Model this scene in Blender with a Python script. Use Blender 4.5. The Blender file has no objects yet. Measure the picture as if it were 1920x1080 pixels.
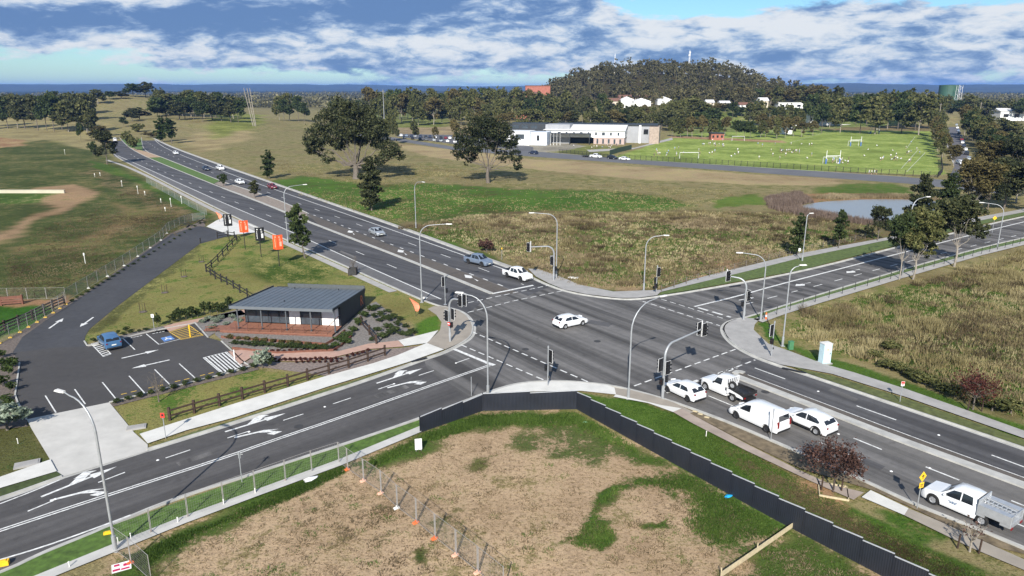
import bpy, bmesh, math, random
import numpy as np
from mathutils import Vector, Matrix, noise as mnoise
from mathutils.geometry import tessellate_polygon
R = math.radians
scene = bpy.context.scene
COL = scene.collection
# ------------------------------------------------------------------ camera
F, HC, TH = 1350.0, 28.0, R(15.53)
SN, CS = math.sin(TH), math.cos(TH)
cam_d = bpy.data.cameras.new('camera'); cam = bpy.data.objects.new('camera', cam_d); COL.objects.link(cam)
cam_d.sensor_width = 36; cam_d.lens = F / 1920 * 36; cam_d.clip_start = 0.5; cam_d.clip_end = 40000
cam.location = (0, 0, HC); cam.rotation_euler = (math.pi / 2 - TH, 0, 0); scene.camera = cam

def G(px, py, z=0.0):
    "point where the surveyed line of sight (px,py) meets the level z"
    u = (px - 960) / F; v = (py - 540) / F
    t = (HC - z) / (SN + v * CS)
    return Vector((u * t, (CS - v * SN) * t, z))
def PX(x, y, z=0.0):
    d = y * CS + (HC - z) * SN
    return 960 + F * x / d, 540 + F * (-y * SN + (HC - z) * CS) / d
def hill(x, y, cx, cy, sx, sy, h, p=2.0):
    r = np.sqrt(((x - cx) / sx) ** 2 + ((y - cy) / sy) ** 2)
    return h * np.exp(-r ** p)
def terr(x, y):
    z = hill(x, y, 184, 950, 134, 172, 43, 3.3) + hill(x, y, 325, 960, 75, 130, 8)
    z = z + hill(x, y, 60, 880, 90, 120, 8) + hill(x, y, 430, 950, 150, 150, 7)
    z = z + hill(x, y, -415, 790, 95, 120, 17) + hill(x, y, -520, 880, 160, 130, 8)
    z = z + hill(x, y, -250, 560, 90, 70, 5.0) + hill(x, y, -330, 700, 120, 90, 5)
    z = z + hill(x, y, 150, 660, 75, 75, 13.5, 4) + hill(x, y, 300, 645, 95, 65, 10, 4)
    return z
def WP(px, y, dz=0.0):
    "ground point on bearing px at forward distance y"
    z = 0.0
    for _ in range(3):
        d = y * CS + (HC - z) * SN
        x = (px - 960) / F * d
        z = float(terr(x, y))
    return Vector((x, y, z + dz))
def ztop(y, py):
    v = (py - 540) / F
    return HC - y * (SN + v * CS) / (CS - v * SN)
def HGT(bx, by, ty):
    return ztop(G(bx, by).y, ty)

# ------------------------------------------------------------------ tags
def tag(o, label=None, cat=None, group=None, kind=None):
    if label: o['label'] = label
    if cat: o['category'] = cat
    if group: o['group'] = group
    if kind: o['kind'] = kind
    return o
def empty(name, loc=(0, 0, 0), rz=0.0, label=None, cat=None, group=None):
    o = bpy.data.objects.new(name, None); COL.objects.link(o)
    o.location = loc; o.rotation_euler = (0, 0, rz); o.empty_display_size = 0.2
    return tag(o, label, cat, group)
def link(name, me, parent=None, loc=(0, 0, 0), rz=0.0):
    o = bpy.data.objects.new(name, me); COL.objects.link(o)
    o.location = loc; o.rotation_euler = (0, 0, rz)
    if parent is not None: o.parent = parent
    return o
def copy_tree(o, parent=None):
    c = o.copy(); COL.objects.link(c); c.parent = parent
    for ch in list(o.children): copy_tree(ch, c)
    return c
ORD = ['first', 'second', 'third', 'fourth', 'fifth', 'sixth', 'seventh', 'eighth', 'ninth', 'tenth', 'eleventh', 'twelfth', 'thirteenth',
       'fourteenth', 'fifteenth', 'sixteenth', 'seventeenth', 'eighteenth', 'nineteenth', 'twentieth', 'twenty-first', 'twenty-second',
       'twenty-third', 'twenty-fourth', 'twenty-fifth', 'twenty-sixth', 'twenty-seventh', 'twenty-eighth', 'twenty-ninth', 'thirtieth',
       'thirty-first', 'thirty-second', 'thirty-third', 'thirty-fourth', 'thirty-fifth', 'thirty-sixth']

# ------------------------------------------------------------------ mesh builder
class MB:
    def __init__(s): s.v = []; s.f = []; s.mi = []; s.m = 0
    def add(s, vs, fs):
        b = len(s.v); s.v += [tuple(p) for p in vs]
        s.f += [tuple(b + i for i in f) for f in fs]; s.mi += [s.m] * len(fs); return s
    def box(s, c, d, rz=0.0, rot=None):
        x, y, z = d[0] / 2, d[1] / 2, d[2] / 2
        P = [Vector(p) for p in ((-x, -y, -z), (x, -y, -z), (x, y, -z), (-x, y, -z), (-x, -y, z), (x, -y, z), (x, y, z), (-x, y, z))]
        m = rot if rot is not None else Matrix.Rotation(rz, 3, 'Z')
        return s.add([m @ p + Vector(c) for p in P], [(0, 3, 2, 1), (4, 5, 6, 7), (0, 1, 5, 4), (1, 2, 6, 5), (2, 3, 7, 6), (3, 0, 4, 7)])
    def beam(s, p, q, w, h, up=(0, 0, 1)):
        p = Vector(p); q = Vector(q); d = (q - p)
        L = d.length
        if L < 1e-6: return s
        d /= L; u = Vector(up)
        if abs(d.dot(u)) > .98: u = Vector((1, 0, 0))
        a = d.cross(u).normalized() * (w / 2); b = a.normalized().cross(d) * (h / 2)
        vs = [p - a - b, p + a - b, p + a + b, p - a + b, q - a - b, q + a - b, q + a + b, q - a + b]
        return s.add(vs, [(0, 1, 2, 3), (7, 6, 5, 4), (0, 4, 5, 1), (1, 5, 6, 2), (2, 6, 7, 3), (3, 7, 4, 0)])
    def tube(s, pts, r, n=8, cap=True):
        pts = [Vector(p) for p in pts]; k = len(pts)
        rs = r if isinstance(r, (list, tuple)) else [r] * k
        vs = []; prev = None
        for i in range(k):
            t = (pts[min(i + 1, k - 1)] - pts[max(i - 1, 0)]).normalized()
            if prev is None:
                a = t.orthogonal().normalized()
            else:
                a = (prev - t * prev.dot(t))
                a = a.normalized() if a.length > 1e-6 else t.orthogonal().normalized()
            prev = a; b = t.cross(a)
            for j in range(n):
                g = 2 * math.pi * j / n
                vs.append(pts[i] + (a * math.cos(g) + b * math.sin(g)) * rs[i])
        fs = []
        for i in range(k - 1):
            for j in range(n):
                j2 = (j + 1) % n
                fs.append((i * n + j, i * n + j2, (i + 1) * n + j2, (i + 1) * n + j))
        if cap:
            fs.append(tuple(range(n - 1, -1, -1))); fs.append(tuple((k - 1) * n + j for j in range(n)))
        return s.add(vs, fs)
    def prism(s, poly, z0, z1):
        n = len(poly)
        vs = [(p[0], p[1], z0) for p in poly] + [(p[0], p[1], z1) for p in poly]
        tri = tessellate_polygon([[Vector((p[0], p[1], 0)) for p in poly]])
        fs = []
        for t in tri:
            a, b, c = [Vector((poly[i][0], poly[i][1])) for i in t]
            if (b - a).cross(c - a) < 0: t = (t[0], t[2], t[1])
            fs.append(tuple(i + n for i in t)); fs.append((t[0], t[2], t[1]))
        area = sum(poly[i][0] * poly[(i + 1) % n][1] - poly[(i + 1) % n][0] * poly[i][1] for i in range(n))
        for i in range(n):
            j = (i + 1) % n
            fs.append((i, j, n + j, n + i) if area > 0 else (j, i, n + i, n + j))
        return s.add(vs, fs)
    def flat(s, poly, z):
        vs = [(p[0], p[1], z) for p in poly]
        for t in tessellate_polygon([[Vector((p[0], p[1], 0)) for p in poly]]):
            a, b, c = [Vector((poly[i][0], poly[i][1])) for i in t]
            if (b - a).cross(c - a) < 0: t = (t[0], t[2], t[1])
            s.add([vs[i] for i in t], [(0, 1, 2)])
        return s
    def lathe(s, prof, c, axis='z', n=20):
        "prof: list of (radius, height along axis)"
        vs = []
        for (r, h) in prof:
            for j in range(n):
                g = 2 * math.pi * j / n; x, y = r * math.cos(g), r * math.sin(g)
                p = (x, y, h) if axis == 'z' else ((x, h, y) if axis == 'y' else (h, x, y))
                vs.append((p[0] + c[0], p[1] + c[1], p[2] + c[2]))
        fs = []
        for i in range(len(prof) - 1):
            for j in range(n):
                k = (j + 1) % n
                f = (i * n + j, i * n + k, (i + 1) * n + k, (i + 1) * n + j)
                fs.append(f[::-1] if axis == 'y' else f)
        return s.add(vs, fs)
    def mesh(s, name, mats, smooth=None):
        me = bpy.data.meshes.new(name)
        me.from_pydata(s.v, [], s.f)
        for m in (mats if isinstance(mats, (list, tuple)) else [mats]): me.materials.append(m)
        if any(s.mi): me.polygons.foreach_set('material_index', s.mi)
        if smooth:
            bm = bmesh.new(); bm.from_mesh(me)
            bmesh.ops.recalc_face_normals(bm, faces=bm.faces)
            for f in bm.faces: f.smooth = True
            for e in bm.edges:
                if len(e.link_faces) == 2 and e.calc_face_angle(0) > R(smooth): e.smooth = False
            bm.to_mesh(me); bm.free()
        me.update(); return me
    def build(s, name, mats, parent=None, loc=(0, 0, 0), rz=0.0, smooth=None):
        return link(name, s.mesh(name, mats, smooth), parent, loc, rz)

def np_mesh(name, V, nper, mats, mi=None):
    "V: (N*nper,3) array of separate faces with nper corners"
    n = len(V); nf = n // nper
    me = bpy.data.meshes.new(name)
    me.vertices.add(n); me.vertices.foreach_set('co', np.ascontiguousarray(V, dtype=np.float32).ravel())
    me.loops.add(n); me.loops.foreach_set('vertex_index', np.arange(n, dtype=np.int32))
    me.polygons.add(nf); me.polygons.foreach_set('loop_start', np.arange(0, n, nper, dtype=np.int32))
    for m in (mats if isinstance(mats, (list, tuple)) else [mats]): me.materials.append(m)
    if mi is not None: me.polygons.foreach_set('material_index', np.asarray(mi, dtype=np.int32))
    me.update(calc_edges=True); return me

# ------------------------------------------------------------------ materials
def nmat(name):
    m = bpy.data.materials.new(name); m.use_nodes = True
    nt = m.node_tree; b = nt.nodes['Principled BSDF']
    return m, nt, b
def N(nt, kind, **kw):
    n = nt.nodes.new(kind)
    for k, v in kw.items():
        if k in n.inputs.keys(): n.inputs[k].default_value = v
        else: setattr(n, k, v)
    return n
def L(nt, a, b): nt.links.new(a, b)
def ramp(nt, fac, stops):
    r = nt.nodes.new('ShaderNodeValToRGB'); e = r.color_ramp.elements
    while len(e) < len(stops): e.new(0.5)
    for i, (p, c) in enumerate(stops): e[i].position = p; e[i].color = (*c, 1) if len(c) == 3 else c
    L(nt, fac, r.inputs[0]); return r.outputs[0]
def noise_n(nt, vec, scale, detail=4, rough=.55):
    n = N(nt, 'ShaderNodeTexNoise'); n.inputs['Scale'].default_value = scale
    n.inputs['Detail'].default_value = detail; n.inputs['Roughness'].default_value = rough
    if vec is not None: L(nt, vec, n.inputs['Vector'])
    return n.outputs['Fac']
def math_n(nt, op, a, b=None, c=None, clamp=False):
    n = N(nt, 'ShaderNodeMath'); n.operation = op; n.use_clamp = clamp
    for i, x in enumerate((a, b, c)):
        if x is None: continue
        if hasattr(x, 'is_linked'): L(nt, x, n.inputs[i])
        else: n.inputs[i].default_value = x
    return n.outputs[0]
def mixc(nt, fac, a, b, mode='MIX'):
    n = N(nt, 'ShaderNodeMix'); n.data_type = 'RGBA'; n.blend_type = mode
    for i, x in ((0, fac), (6, a), (7, b)):
        if hasattr(x, 'is_linked'): L(nt, x, n.inputs[i])
        else: n.inputs[i].default_value = x if i == 0 else (*x, 1) if len(x) == 3 else x
    return n.outputs[2]
def simple(name, col, rough=.6, var=.12, scale=3.0, metal=0.0, coat=0.0, bump=0.0, spec=.5, var2=None):
    "a coloured material with procedural unevenness"
    m, nt, b = nmat(name)
    tc = N(nt, 'ShaderNodeTexCoord')
    f = noise_n(nt, tc.outputs['Object'], scale, 5, .6)
    lo = tuple(max(0, c * (1 - var)) for c in col); hi = tuple(min(1, c * (1 + var)) for c in (var2 or col))
    L(nt, ramp(nt, f, [(.3, lo), (.7, hi)]), b.inputs['Base Color'])
    b.inputs['Roughness'].default_value = rough; b.inputs['Metallic'].default_value = metal
    b.inputs['Coat Weight'].default_value = coat; b.inputs['Specular IOR Level'].default_value = spec
    if bump:
        bp = N(nt, 'ShaderNodeBump'); bp.inputs['Strength'].default_value = bump; bp.inputs['Distance'].default_value = .05
        L(nt, f, bp.inputs['Height']); L(nt, bp.outputs[0], b.inputs['Normal'])
    return m
def island(name, stops, rough=.75, transl=.25, clump=.35, cscale=.5, spec=.2):
    "foliage: colour differs from leaf to leaf and in clumps"
    m, nt, b = nmat(name)
    geo = N(nt, 'ShaderNodeNewGeometry'); tc = N(nt, 'ShaderNodeTexCoord'); oi = N(nt, 'ShaderNodeObjectInfo')
    cl = noise_n(nt, tc.outputs['Object'], cscale, 3)
    a = math_n(nt, 'MULTIPLY', geo.outputs['Random Per Island'], 1 - clump)
    f = math_n(nt, 'MULTIPLY_ADD', cl, clump, a)
    f = math_n(nt, 'ADD', f, math_n(nt, 'MULTIPLY', math_n(nt, 'SUBTRACT', oi.outputs['Random'], .5), .22), clamp=True)
    c = ramp(nt, f, stops)
    L(nt, c, b.inputs['Base Color']); b.inputs['Roughness'].default_value = rough
    b.inputs['Specular IOR Level'].default_value = spec
    if transl:
        t = N(nt, 'ShaderNodeBsdfTranslucent'); L(nt, c, t.inputs[0])
        mx = N(nt, 'ShaderNodeMixShader'); mx.inputs[0].default_value = transl
        L(nt, b.outputs[0], mx.inputs[1]); L(nt, t.outputs[0], mx.inputs[2])
        L(nt, mx.outputs[0], nt.nodes['Material Output'].inputs[0])
    return m
def asphalt(name, base, ang=None, streak=0.0, var=.18, brown=0.0):
    m, nt, b = nmat(name)
    tc = N(nt, 'ShaderNodeTexCoord'); co = tc.outputs['Object']
    n1 = noise_n(nt, co, .12, 5, .6); n2 = noise_n(nt, co, 1.3, 5, .65); n3 = noise_n(nt, co, 22, 2)
    f = math_n(nt, 'ADD', math_n(nt, 'MULTIPLY', n1, .5), math_n(nt, 'MULTIPLY', n2, .5))
    lo = tuple(c * (1 - var) for c in base); hi = tuple(c * (1 + var) for c in base)
    c = ramp(nt, f, [(.35, lo), (.65, hi)])
    if streak:
        mp = N(nt, 'ShaderNodeMapping'); mp.inputs['Rotation'].default_value = (0, 0, -ang)
        mp2 = N(nt, 'ShaderNodeMapping'); mp2.inputs['Scale'].default_value = (.012, .55, 1)
        L(nt, co, mp.inputs[0]); L(nt, mp.outputs[0], mp2.inputs[0])
        s = noise_n(nt, mp2.outputs[0], 1.0, 4, .6)
        sc = ramp(nt, s, [(.38, (1 - streak,) * 3), (.62, (1.12,) * 3)])
        c = mixc(nt, 1.0, c, sc, 'MULTIPLY')
    g = ramp(nt, n3, [(.3, (.86,) * 3), (.7, (1.14,) * 3)])
    st = ramp(nt, noise_n(nt, co, .55, 6, .7), [(.30, (.74,) * 3), (.40, (1,) * 3), (.62, (1,) * 3), (.72, (1.16, 1.15, 1.12))])
    c = mixc(nt, 1.0, c, st, 'MULTIPLY')
    c = mixc(nt, 1.0, c, g, 'MULTIPLY')
    L(nt, c, b.inputs['Base Color']); b.inputs['Roughness'].default_value = .85; b.inputs['Specular IOR Level'].default_value = .25
    return m
def emit(name, col, s=1.0):
    m, nt, b = nmat(name); b.inputs['Base Color'].default_value = (*col, 1)
    b.inputs['Emission Color'].default_value = (*col, 1); b.inputs['Emission Strength'].default_value = s; return m

M = {}
M['road'] = asphalt('asphalt_grey', (.145, .139, .134), ang=math.atan2(-13.4, 9.4), streak=.58)
M['road_dark'] = asphalt('asphalt_dark', (.088, .086, .088), ang=math.atan2(-13.4, 9.4), streak=.38)
M['road_nw'] = asphalt('asphalt_dark_nw', (.086, .085, .089), ang=math.atan2(-.7, .83), streak=.34)
M['road_new'] = asphalt('asphalt_new', (.094, .090, .089), ang=math.atan2(10.7, 11.1), streak=.28)
M['road_brown'] = asphalt('asphalt_brown', (.105, .092, .08), var=.2)
M['road_turn'] = asphalt('asphalt_worn_turn', (.15, .143, .135), ang=math.atan2(-13.4, 9.4), streak=.25)
M['shoulder'] = asphalt('asphalt_shoulder', (.135, .132, .132))
M['carpark'] = asphalt('asphalt_car_park', (.066, .063, .062), var=.14)
M['drive'] = asphalt('asphalt_driveway', (.06, .061, .066), var=.2)
M['conc'] = simple('concrete_new', (.60, .59, .55), .85, .10, .7, bump=.05)
M['conc_old'] = simple('concrete_aged', (.36, .345, .32), .9, .16, .6)
M['conc_grey'] = simple('concrete_path_grey', (.33, .32, .305), .9, .14, .8)
M['conc_kerb'] = simple('concrete_kerb', (.40, .395, .37), .9, .2, .9)
M['conc_brown'] = simple('concrete_tan', (.30, .265, .22), .9, .12, .7)
M['path_pink'] = simple('paving_pink', (.42, .27, .21), .9, .12, 1.5)
M['white_line'] = simple('line_paint_white', (.62, .62, .60), .75, .32, 3.5, var2=(.66, .66, .64))
M['yellow_line'] = simple('line_paint_yellow', (.62, .40, .06), .7, .14, 3)
M['blue_line'] = simple('line_paint_blue', (.10, .22, .50), .7, .2, 4)
M['mulch'] = simple('mulch', (.13, .105, .088), .95, .5, 5, bump=.4)
M['mulch_grey'] = simple('pebble_mulch', (.18, .165, .152), .95, .4, 4, bump=.4)
M['dirt'] = simple('bare_earth', (.36, .25, .16), .95, .22, .8, bump=.2)
M['galv'] = simple('galvanised_steel', (.37, .385, .40), .45, .1, 6, metal=.35)
M['black'] = simple('black_powdercoat', (.013, .013, .015), .5, .3, 8)
M['lens'] = simple('dark_lens', (.03, .02, .02), .2, .2, 8)
M['white'] = simple('white_paint', (.78, .78, .77), .45, .05, 2)
M['offwhite'] = simple('offwhite_panel', (.62, .61, .58), .6, .1, 1)
M['timber'] = simple('dark_timber', (.045, .026, .017), .85, .35, 5)
M['timber_black'] = simple('black_timber', (.016, .015, .015), .8, .35, 5)
M['timber_red'] = simple('red_timber', (.16, .065, .042), .8, .25, 4)
M['timber_pale'] = simple('pale_timber', (.50, .42, .27), .85, .2, 4)
M['deck'] = simple('deck_boards', (.24, .105, .065), .7, .2, 3)
M['navy'] = simple('navy_sheet', (.019, .022, .031), .45, .35, .35)
M['navy_cap'] = simple('fence_capping', (.42, .43, .45), .5, .1, 3)
M['orange'] = simple('orange_plastic', (.72, .16, .05), .55, .15, 5)
M['orange_pale'] = simple('faded_orange_plastic', (.74, .42, .30), .6, .15, 5)
M['orange_sign'] = simple('orange_sign', (.85, .10, .025), .5, .06, 2)
M['orange_flag'] = simple('orange_cloth', (.80, .22, .12), .7, .2, 2)
M['yellow'] = simple('yellow_sign', (.85, .50, .02), .5, .08, 3)
M['red'] = simple('red_sign', (.65, .04, .03), .5, .1, 3)
M['roof_grey'] = simple('roof_blue_grey', (.115, .135, .155), .55, .1, .6)
M['wall_dark'] = simple('charcoal_cladding', (.022, .028, .034), .6, .2, 1)
M['glass'] = simple('dark_glass', (.015, .018, .022), .06, .3, 2, spec=.8)
M['glass_blue'] = simple('window_glass', (.05, .065, .08), .08, .3, 1.5, spec=.8)
M['bark'] = simple('bark_grey', (.13, .11, .09), .9, .35, 2.5, bump=.3)
M['bark_pale'] = simple('bark_pale', (.27, .24, .20), .85, .3, 1.5)
M['bark_dark'] = simple('bark_dark', (.06, .045, .035), .9, .35, 4)
M['stake'] = simple('stake_white', (.75, .74, .68), .6, .1, 6)
M['litter'] = simple('white_plastic', (.78, .78, .78), .5, .1, 8)
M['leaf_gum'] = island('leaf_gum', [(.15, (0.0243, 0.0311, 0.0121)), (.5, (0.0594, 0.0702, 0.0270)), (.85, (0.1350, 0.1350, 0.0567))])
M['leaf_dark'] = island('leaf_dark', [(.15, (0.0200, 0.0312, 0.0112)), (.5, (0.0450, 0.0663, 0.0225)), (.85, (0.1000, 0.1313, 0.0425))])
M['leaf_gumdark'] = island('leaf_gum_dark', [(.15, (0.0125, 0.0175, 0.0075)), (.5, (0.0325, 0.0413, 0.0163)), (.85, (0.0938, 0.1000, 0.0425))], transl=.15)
M['leaf_olive'] = island('leaf_olive', [(.15, (0.0390, 0.0481, 0.0156)), (.5, (0.0936, 0.1040, 0.0351)), (.85, (0.1950, 0.1885, 0.0715))])
M['leaf_rust'] = island('leaf_rust_green', [(.15, (0.0500, 0.0425, 0.0163)), (.5, (0.1063, 0.0938, 0.0350)), (.85, (0.2000, 0.1625, 0.0650))])
M['leaf_green'] = island('leaf_green', [(.15, (.022, .036, .010)), (.5, (.050, .078, .022)), (.85, (.10, .14, .04))])
M['leaf_red'] = island('leaf_red_brown', [(.15, (.032, .017, .013)), (.5, (.085, .045, .035)), (.85, (.16, .09, .07))])
M['leaf_blue'] = island('leaf_silver', [(.15, (.12, .15, .10)), (.5, (.22, .27, .20)), (.85, (.36, .41, .32))])
M['leaf_maroon'] = island('leaf_maroon', [(.15, (.03, .010, .009)), (.5, (.075, .022, .018)), (.85, (.13, .05, .035))])
M['straw'] = island('straw_grass', [(.28, (.11, .092, .040)), (.5, (.29, .245, .115)), (.72, (.50, .43, .25))], clump=.78, cscale=.10)
M['weed'] = island('brown_weeds', [(.28, (.055, .042, .022)), (.5, (.17, .132, .072)), (.72, (.37, .30, .185))], clump=.85, cscale=.085)
M['grass'] = island('green_grass', [(.25, (.022, .048, .008)), (.5, (.062, .115, .018)), (.75, (.12, .19, .04))], clump=.5, cscale=.3)
M['reed'] = island('reeds', [(.1, (.10, .07, .055)), (.5, (.20, .15, .12)), (.9, (.33, .26, .2))], clump=.4, cscale=.2)
# ------------------------------------------------------------------ sky, sun, exposure
SUN_EL, SUN_AZ = R(32), R(9)
wd = bpy.data.worlds.new('World'); scene.world = wd; wd.use_nodes = True
def build_world():
    nt = wd.node_tree
    for n in list(nt.nodes): nt.nodes.remove(n)
    out = N(nt, 'ShaderNodeOutputWorld')
    sky = N(nt, 'ShaderNodeTexSky'); sky.sky_type = 'NISHITA'; sky.sun_disc = False
    sky.sun_elevation = SUN_EL
    sky.sun_rotation = math.atan2(-math.sin(SUN_AZ), -math.cos(SUN_AZ))
    sky.air_density = 1.0; sky.dust_density = .3; sky.ozone_density = 3.0
    bg = N(nt, 'ShaderNodeBackground'); bg.inputs[1].default_value = .075
    tint = mixc(nt, 1.0, sky.outputs[0], (.68, .92, 1.06), 'MULTIPLY')
    L(nt, tint, bg.inputs[0])
    tc = N(nt, 'ShaderNodeTexCoord'); d = tc.outputs['Generated']
    sp = N(nt, 'ShaderNodeSeparateXYZ'); L(nt, d, sp.inputs[0])
    x, y, z = sp.outputs
    az = math_n(nt, 'ARCTAN2', x, y)                       # bearing, radians
    el = math_n(nt, 'ARCSINE', z)
    cv = N(nt, 'ShaderNodeCombineXYZ'); L(nt, math_n(nt, 'MULTIPLY', az, 5.0), cv.inputs[0]); L(nt, math_n(nt, 'MULTIPLY', el, 15.0), cv.inputs[1])
    def nz(loc, sc, det, ro, dist):
        mp = N(nt, 'ShaderNodeMapping'); mp.inputs['Location'].default_value = loc; L(nt, cv.outputs[0], mp.inputs[0])
        q = N(nt, 'ShaderNodeTexNoise'); q.inputs['Scale'].default_value = sc; q.inputs['Detail'].default_value = det; q.inputs['Roughness'].default_value = ro; q.inputs['Distortion'].default_value = dist
        L(nt, mp.outputs[0], q.inputs['Vector']); return q.outputs['Fac']
    n1 = nz((0, 0, 0), 1.1, 8, .58, .25); n2 = nz((3.1, 1.7, .6), 2.3, 8, .6, .3); n3 = nz((7.1, 4.2, 2.6), .6, 6, .55, .2); n4 = nz((1.3, 9.2, 4.6), 5.2, 7, .62, .4)
    def blob(a0, e0, sa, se, amp):
        "a cloud bank (or a gap) at a bearing and height above the horizon, degrees"
        da = math_n(nt, 'DIVIDE', math_n(nt, 'SUBTRACT', az, R(a0)), R(sa))
        de = math_n(nt, 'DIVIDE', math_n(nt, 'SUBTRACT', el, R(e0)), R(se))
        r2 = math_n(nt, 'ADD', math_n(nt, 'MULTIPLY', da, da), math_n(nt, 'MULTIPLY', de, de))
        return math_n(nt, 'MULTIPLY', math_n(nt, 'EXPONENT', math_n(nt, 'MULTIPLY', r2, -1.0)), amp)
    def tot(lst):
        s = lst[0]
        for q in lst[1:]: s = math_n(nt, 'ADD', s, q)
        return s
    # how much cloud
    cov = tot([math_n(nt, 'MULTIPLY', n1, 1.0), math_n(nt, 'MULTIPLY', n2, .62), math_n(nt, 'MULTIPLY', math_n(nt, 'SUBTRACT', n4, .5), .55),
               blob(-20, 4.6, 22, 2.2, .38), blob(-2, 2.8, 22, 1.5, .24), blob(22, 3.2, 16, 2.0, .40), blob(14, 1.6, 22, 1.1, .15), blob(5, 5.3, 8, 1.4, .2),
               blob(24, 7.4, 14, .8, .35), blob(-12, 6.5, 20, 1.5, .2),
               blob(-30, 1.0, 15, .7, -.22), blob(-12, .8, 16, .8, -.16), blob(15.5, 5.85, 8, .8, -.55), blob(33, 5.8, 6, .6, -.28)])
    cm = N(nt, 'ShaderNodeMapRange'); cm.interpolation_type = 'SMOOTHSTEP'
    L(nt, cov, cm.inputs[0]); cm.inputs[1].default_value = .74; cm.inputs[2].default_value = .93
    # how dark the underside is
    dk = tot([math_n(nt, 'MULTIPLY', math_n(nt, 'SUBTRACT', n2, .5), 3.7), math_n(nt, 'MULTIPLY', math_n(nt, 'SUBTRACT', n4, .5), -2.7), math_n(nt, 'MULTIPLY', math_n(nt, 'SUBTRACT', n3, .5), 1.2),
              blob(-19, 4.75, 13, .95, .95), blob(-34, 4.3, 8, .7, .75), blob(-6, 5.7, 12, 1.0, .7), blob(-20, 6.9, 10, .5, .25), blob(24, 7.3, 13, .6, .55), blob(-3, 2.2, 12, .5, .25), blob(30, 3.4, 9, .8, .3), blob(20, 2.2, 16, .6, .25),
              blob(-32, 5.9, 6.5, .75, -1.2), blob(20, 4.4, 12, .8, -.5), blob(7, 5.2, 5, 1.0, -.35), blob(-8, 3.3, 9, .6, -.3)])
    dm = N(nt, 'ShaderNodeMapRange'); dm.interpolation_type = 'SMOOTHSTEP'
    L(nt, dk, dm.inputs[0]); dm.inputs[1].default_value = -.62; dm.inputs[2].default_value = .80
    cc = ramp(nt, dm.outputs[0], [(0, (.50, .51, .53)), (.35, (.34, .39, .47)), (.65, (.185, .255, .39)), (1, (.075, .135, .28))])
    cb = N(nt, 'ShaderNodeBackground'); cb.inputs[1].default_value = 1.0; L(nt, cc, cb.inputs[0])
    ms = N(nt, 'ShaderNodeMixShader')
    L(nt, math_n(nt, 'MULTIPLY', cm.outputs[0], .93), ms.inputs[0]); L(nt, bg.outputs[0], ms.inputs[1]); L(nt, cb.outputs[0], ms.inputs[2])
    L(nt, ms.outputs[0], out.inputs[0])
build_world()
sd = bpy.data.lights.new('sun', 'SUN'); sun = bpy.data.objects.new('sun', sd); COL.objects.link(sun)
sd.energy = 4.5; sd.angle = R(.5); sd.color = (1, .945, .86)
to_sun = Vector((-math.sin(SUN_AZ) * math.cos(SUN_EL), -math.cos(SUN_AZ) * math.cos(SUN_EL), math.sin(SUN_EL)))
sun.rotation_euler = to_sun.to_track_quat('Z', 'Y').to_euler()
sun.location = to_sun * 200
scene.view_settings.view_transform = 'Standard'; scene.view_settings.look = 'None'
scene.view_settings.exposure = .70; scene.view_settings.gamma = 1
scene.cycles.max_bounces = 6; scene.cycles.transparent_max_bounces = 12; scene.cycles.volume_bounces = 0
scene.cycles.use_denoising = True

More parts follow.
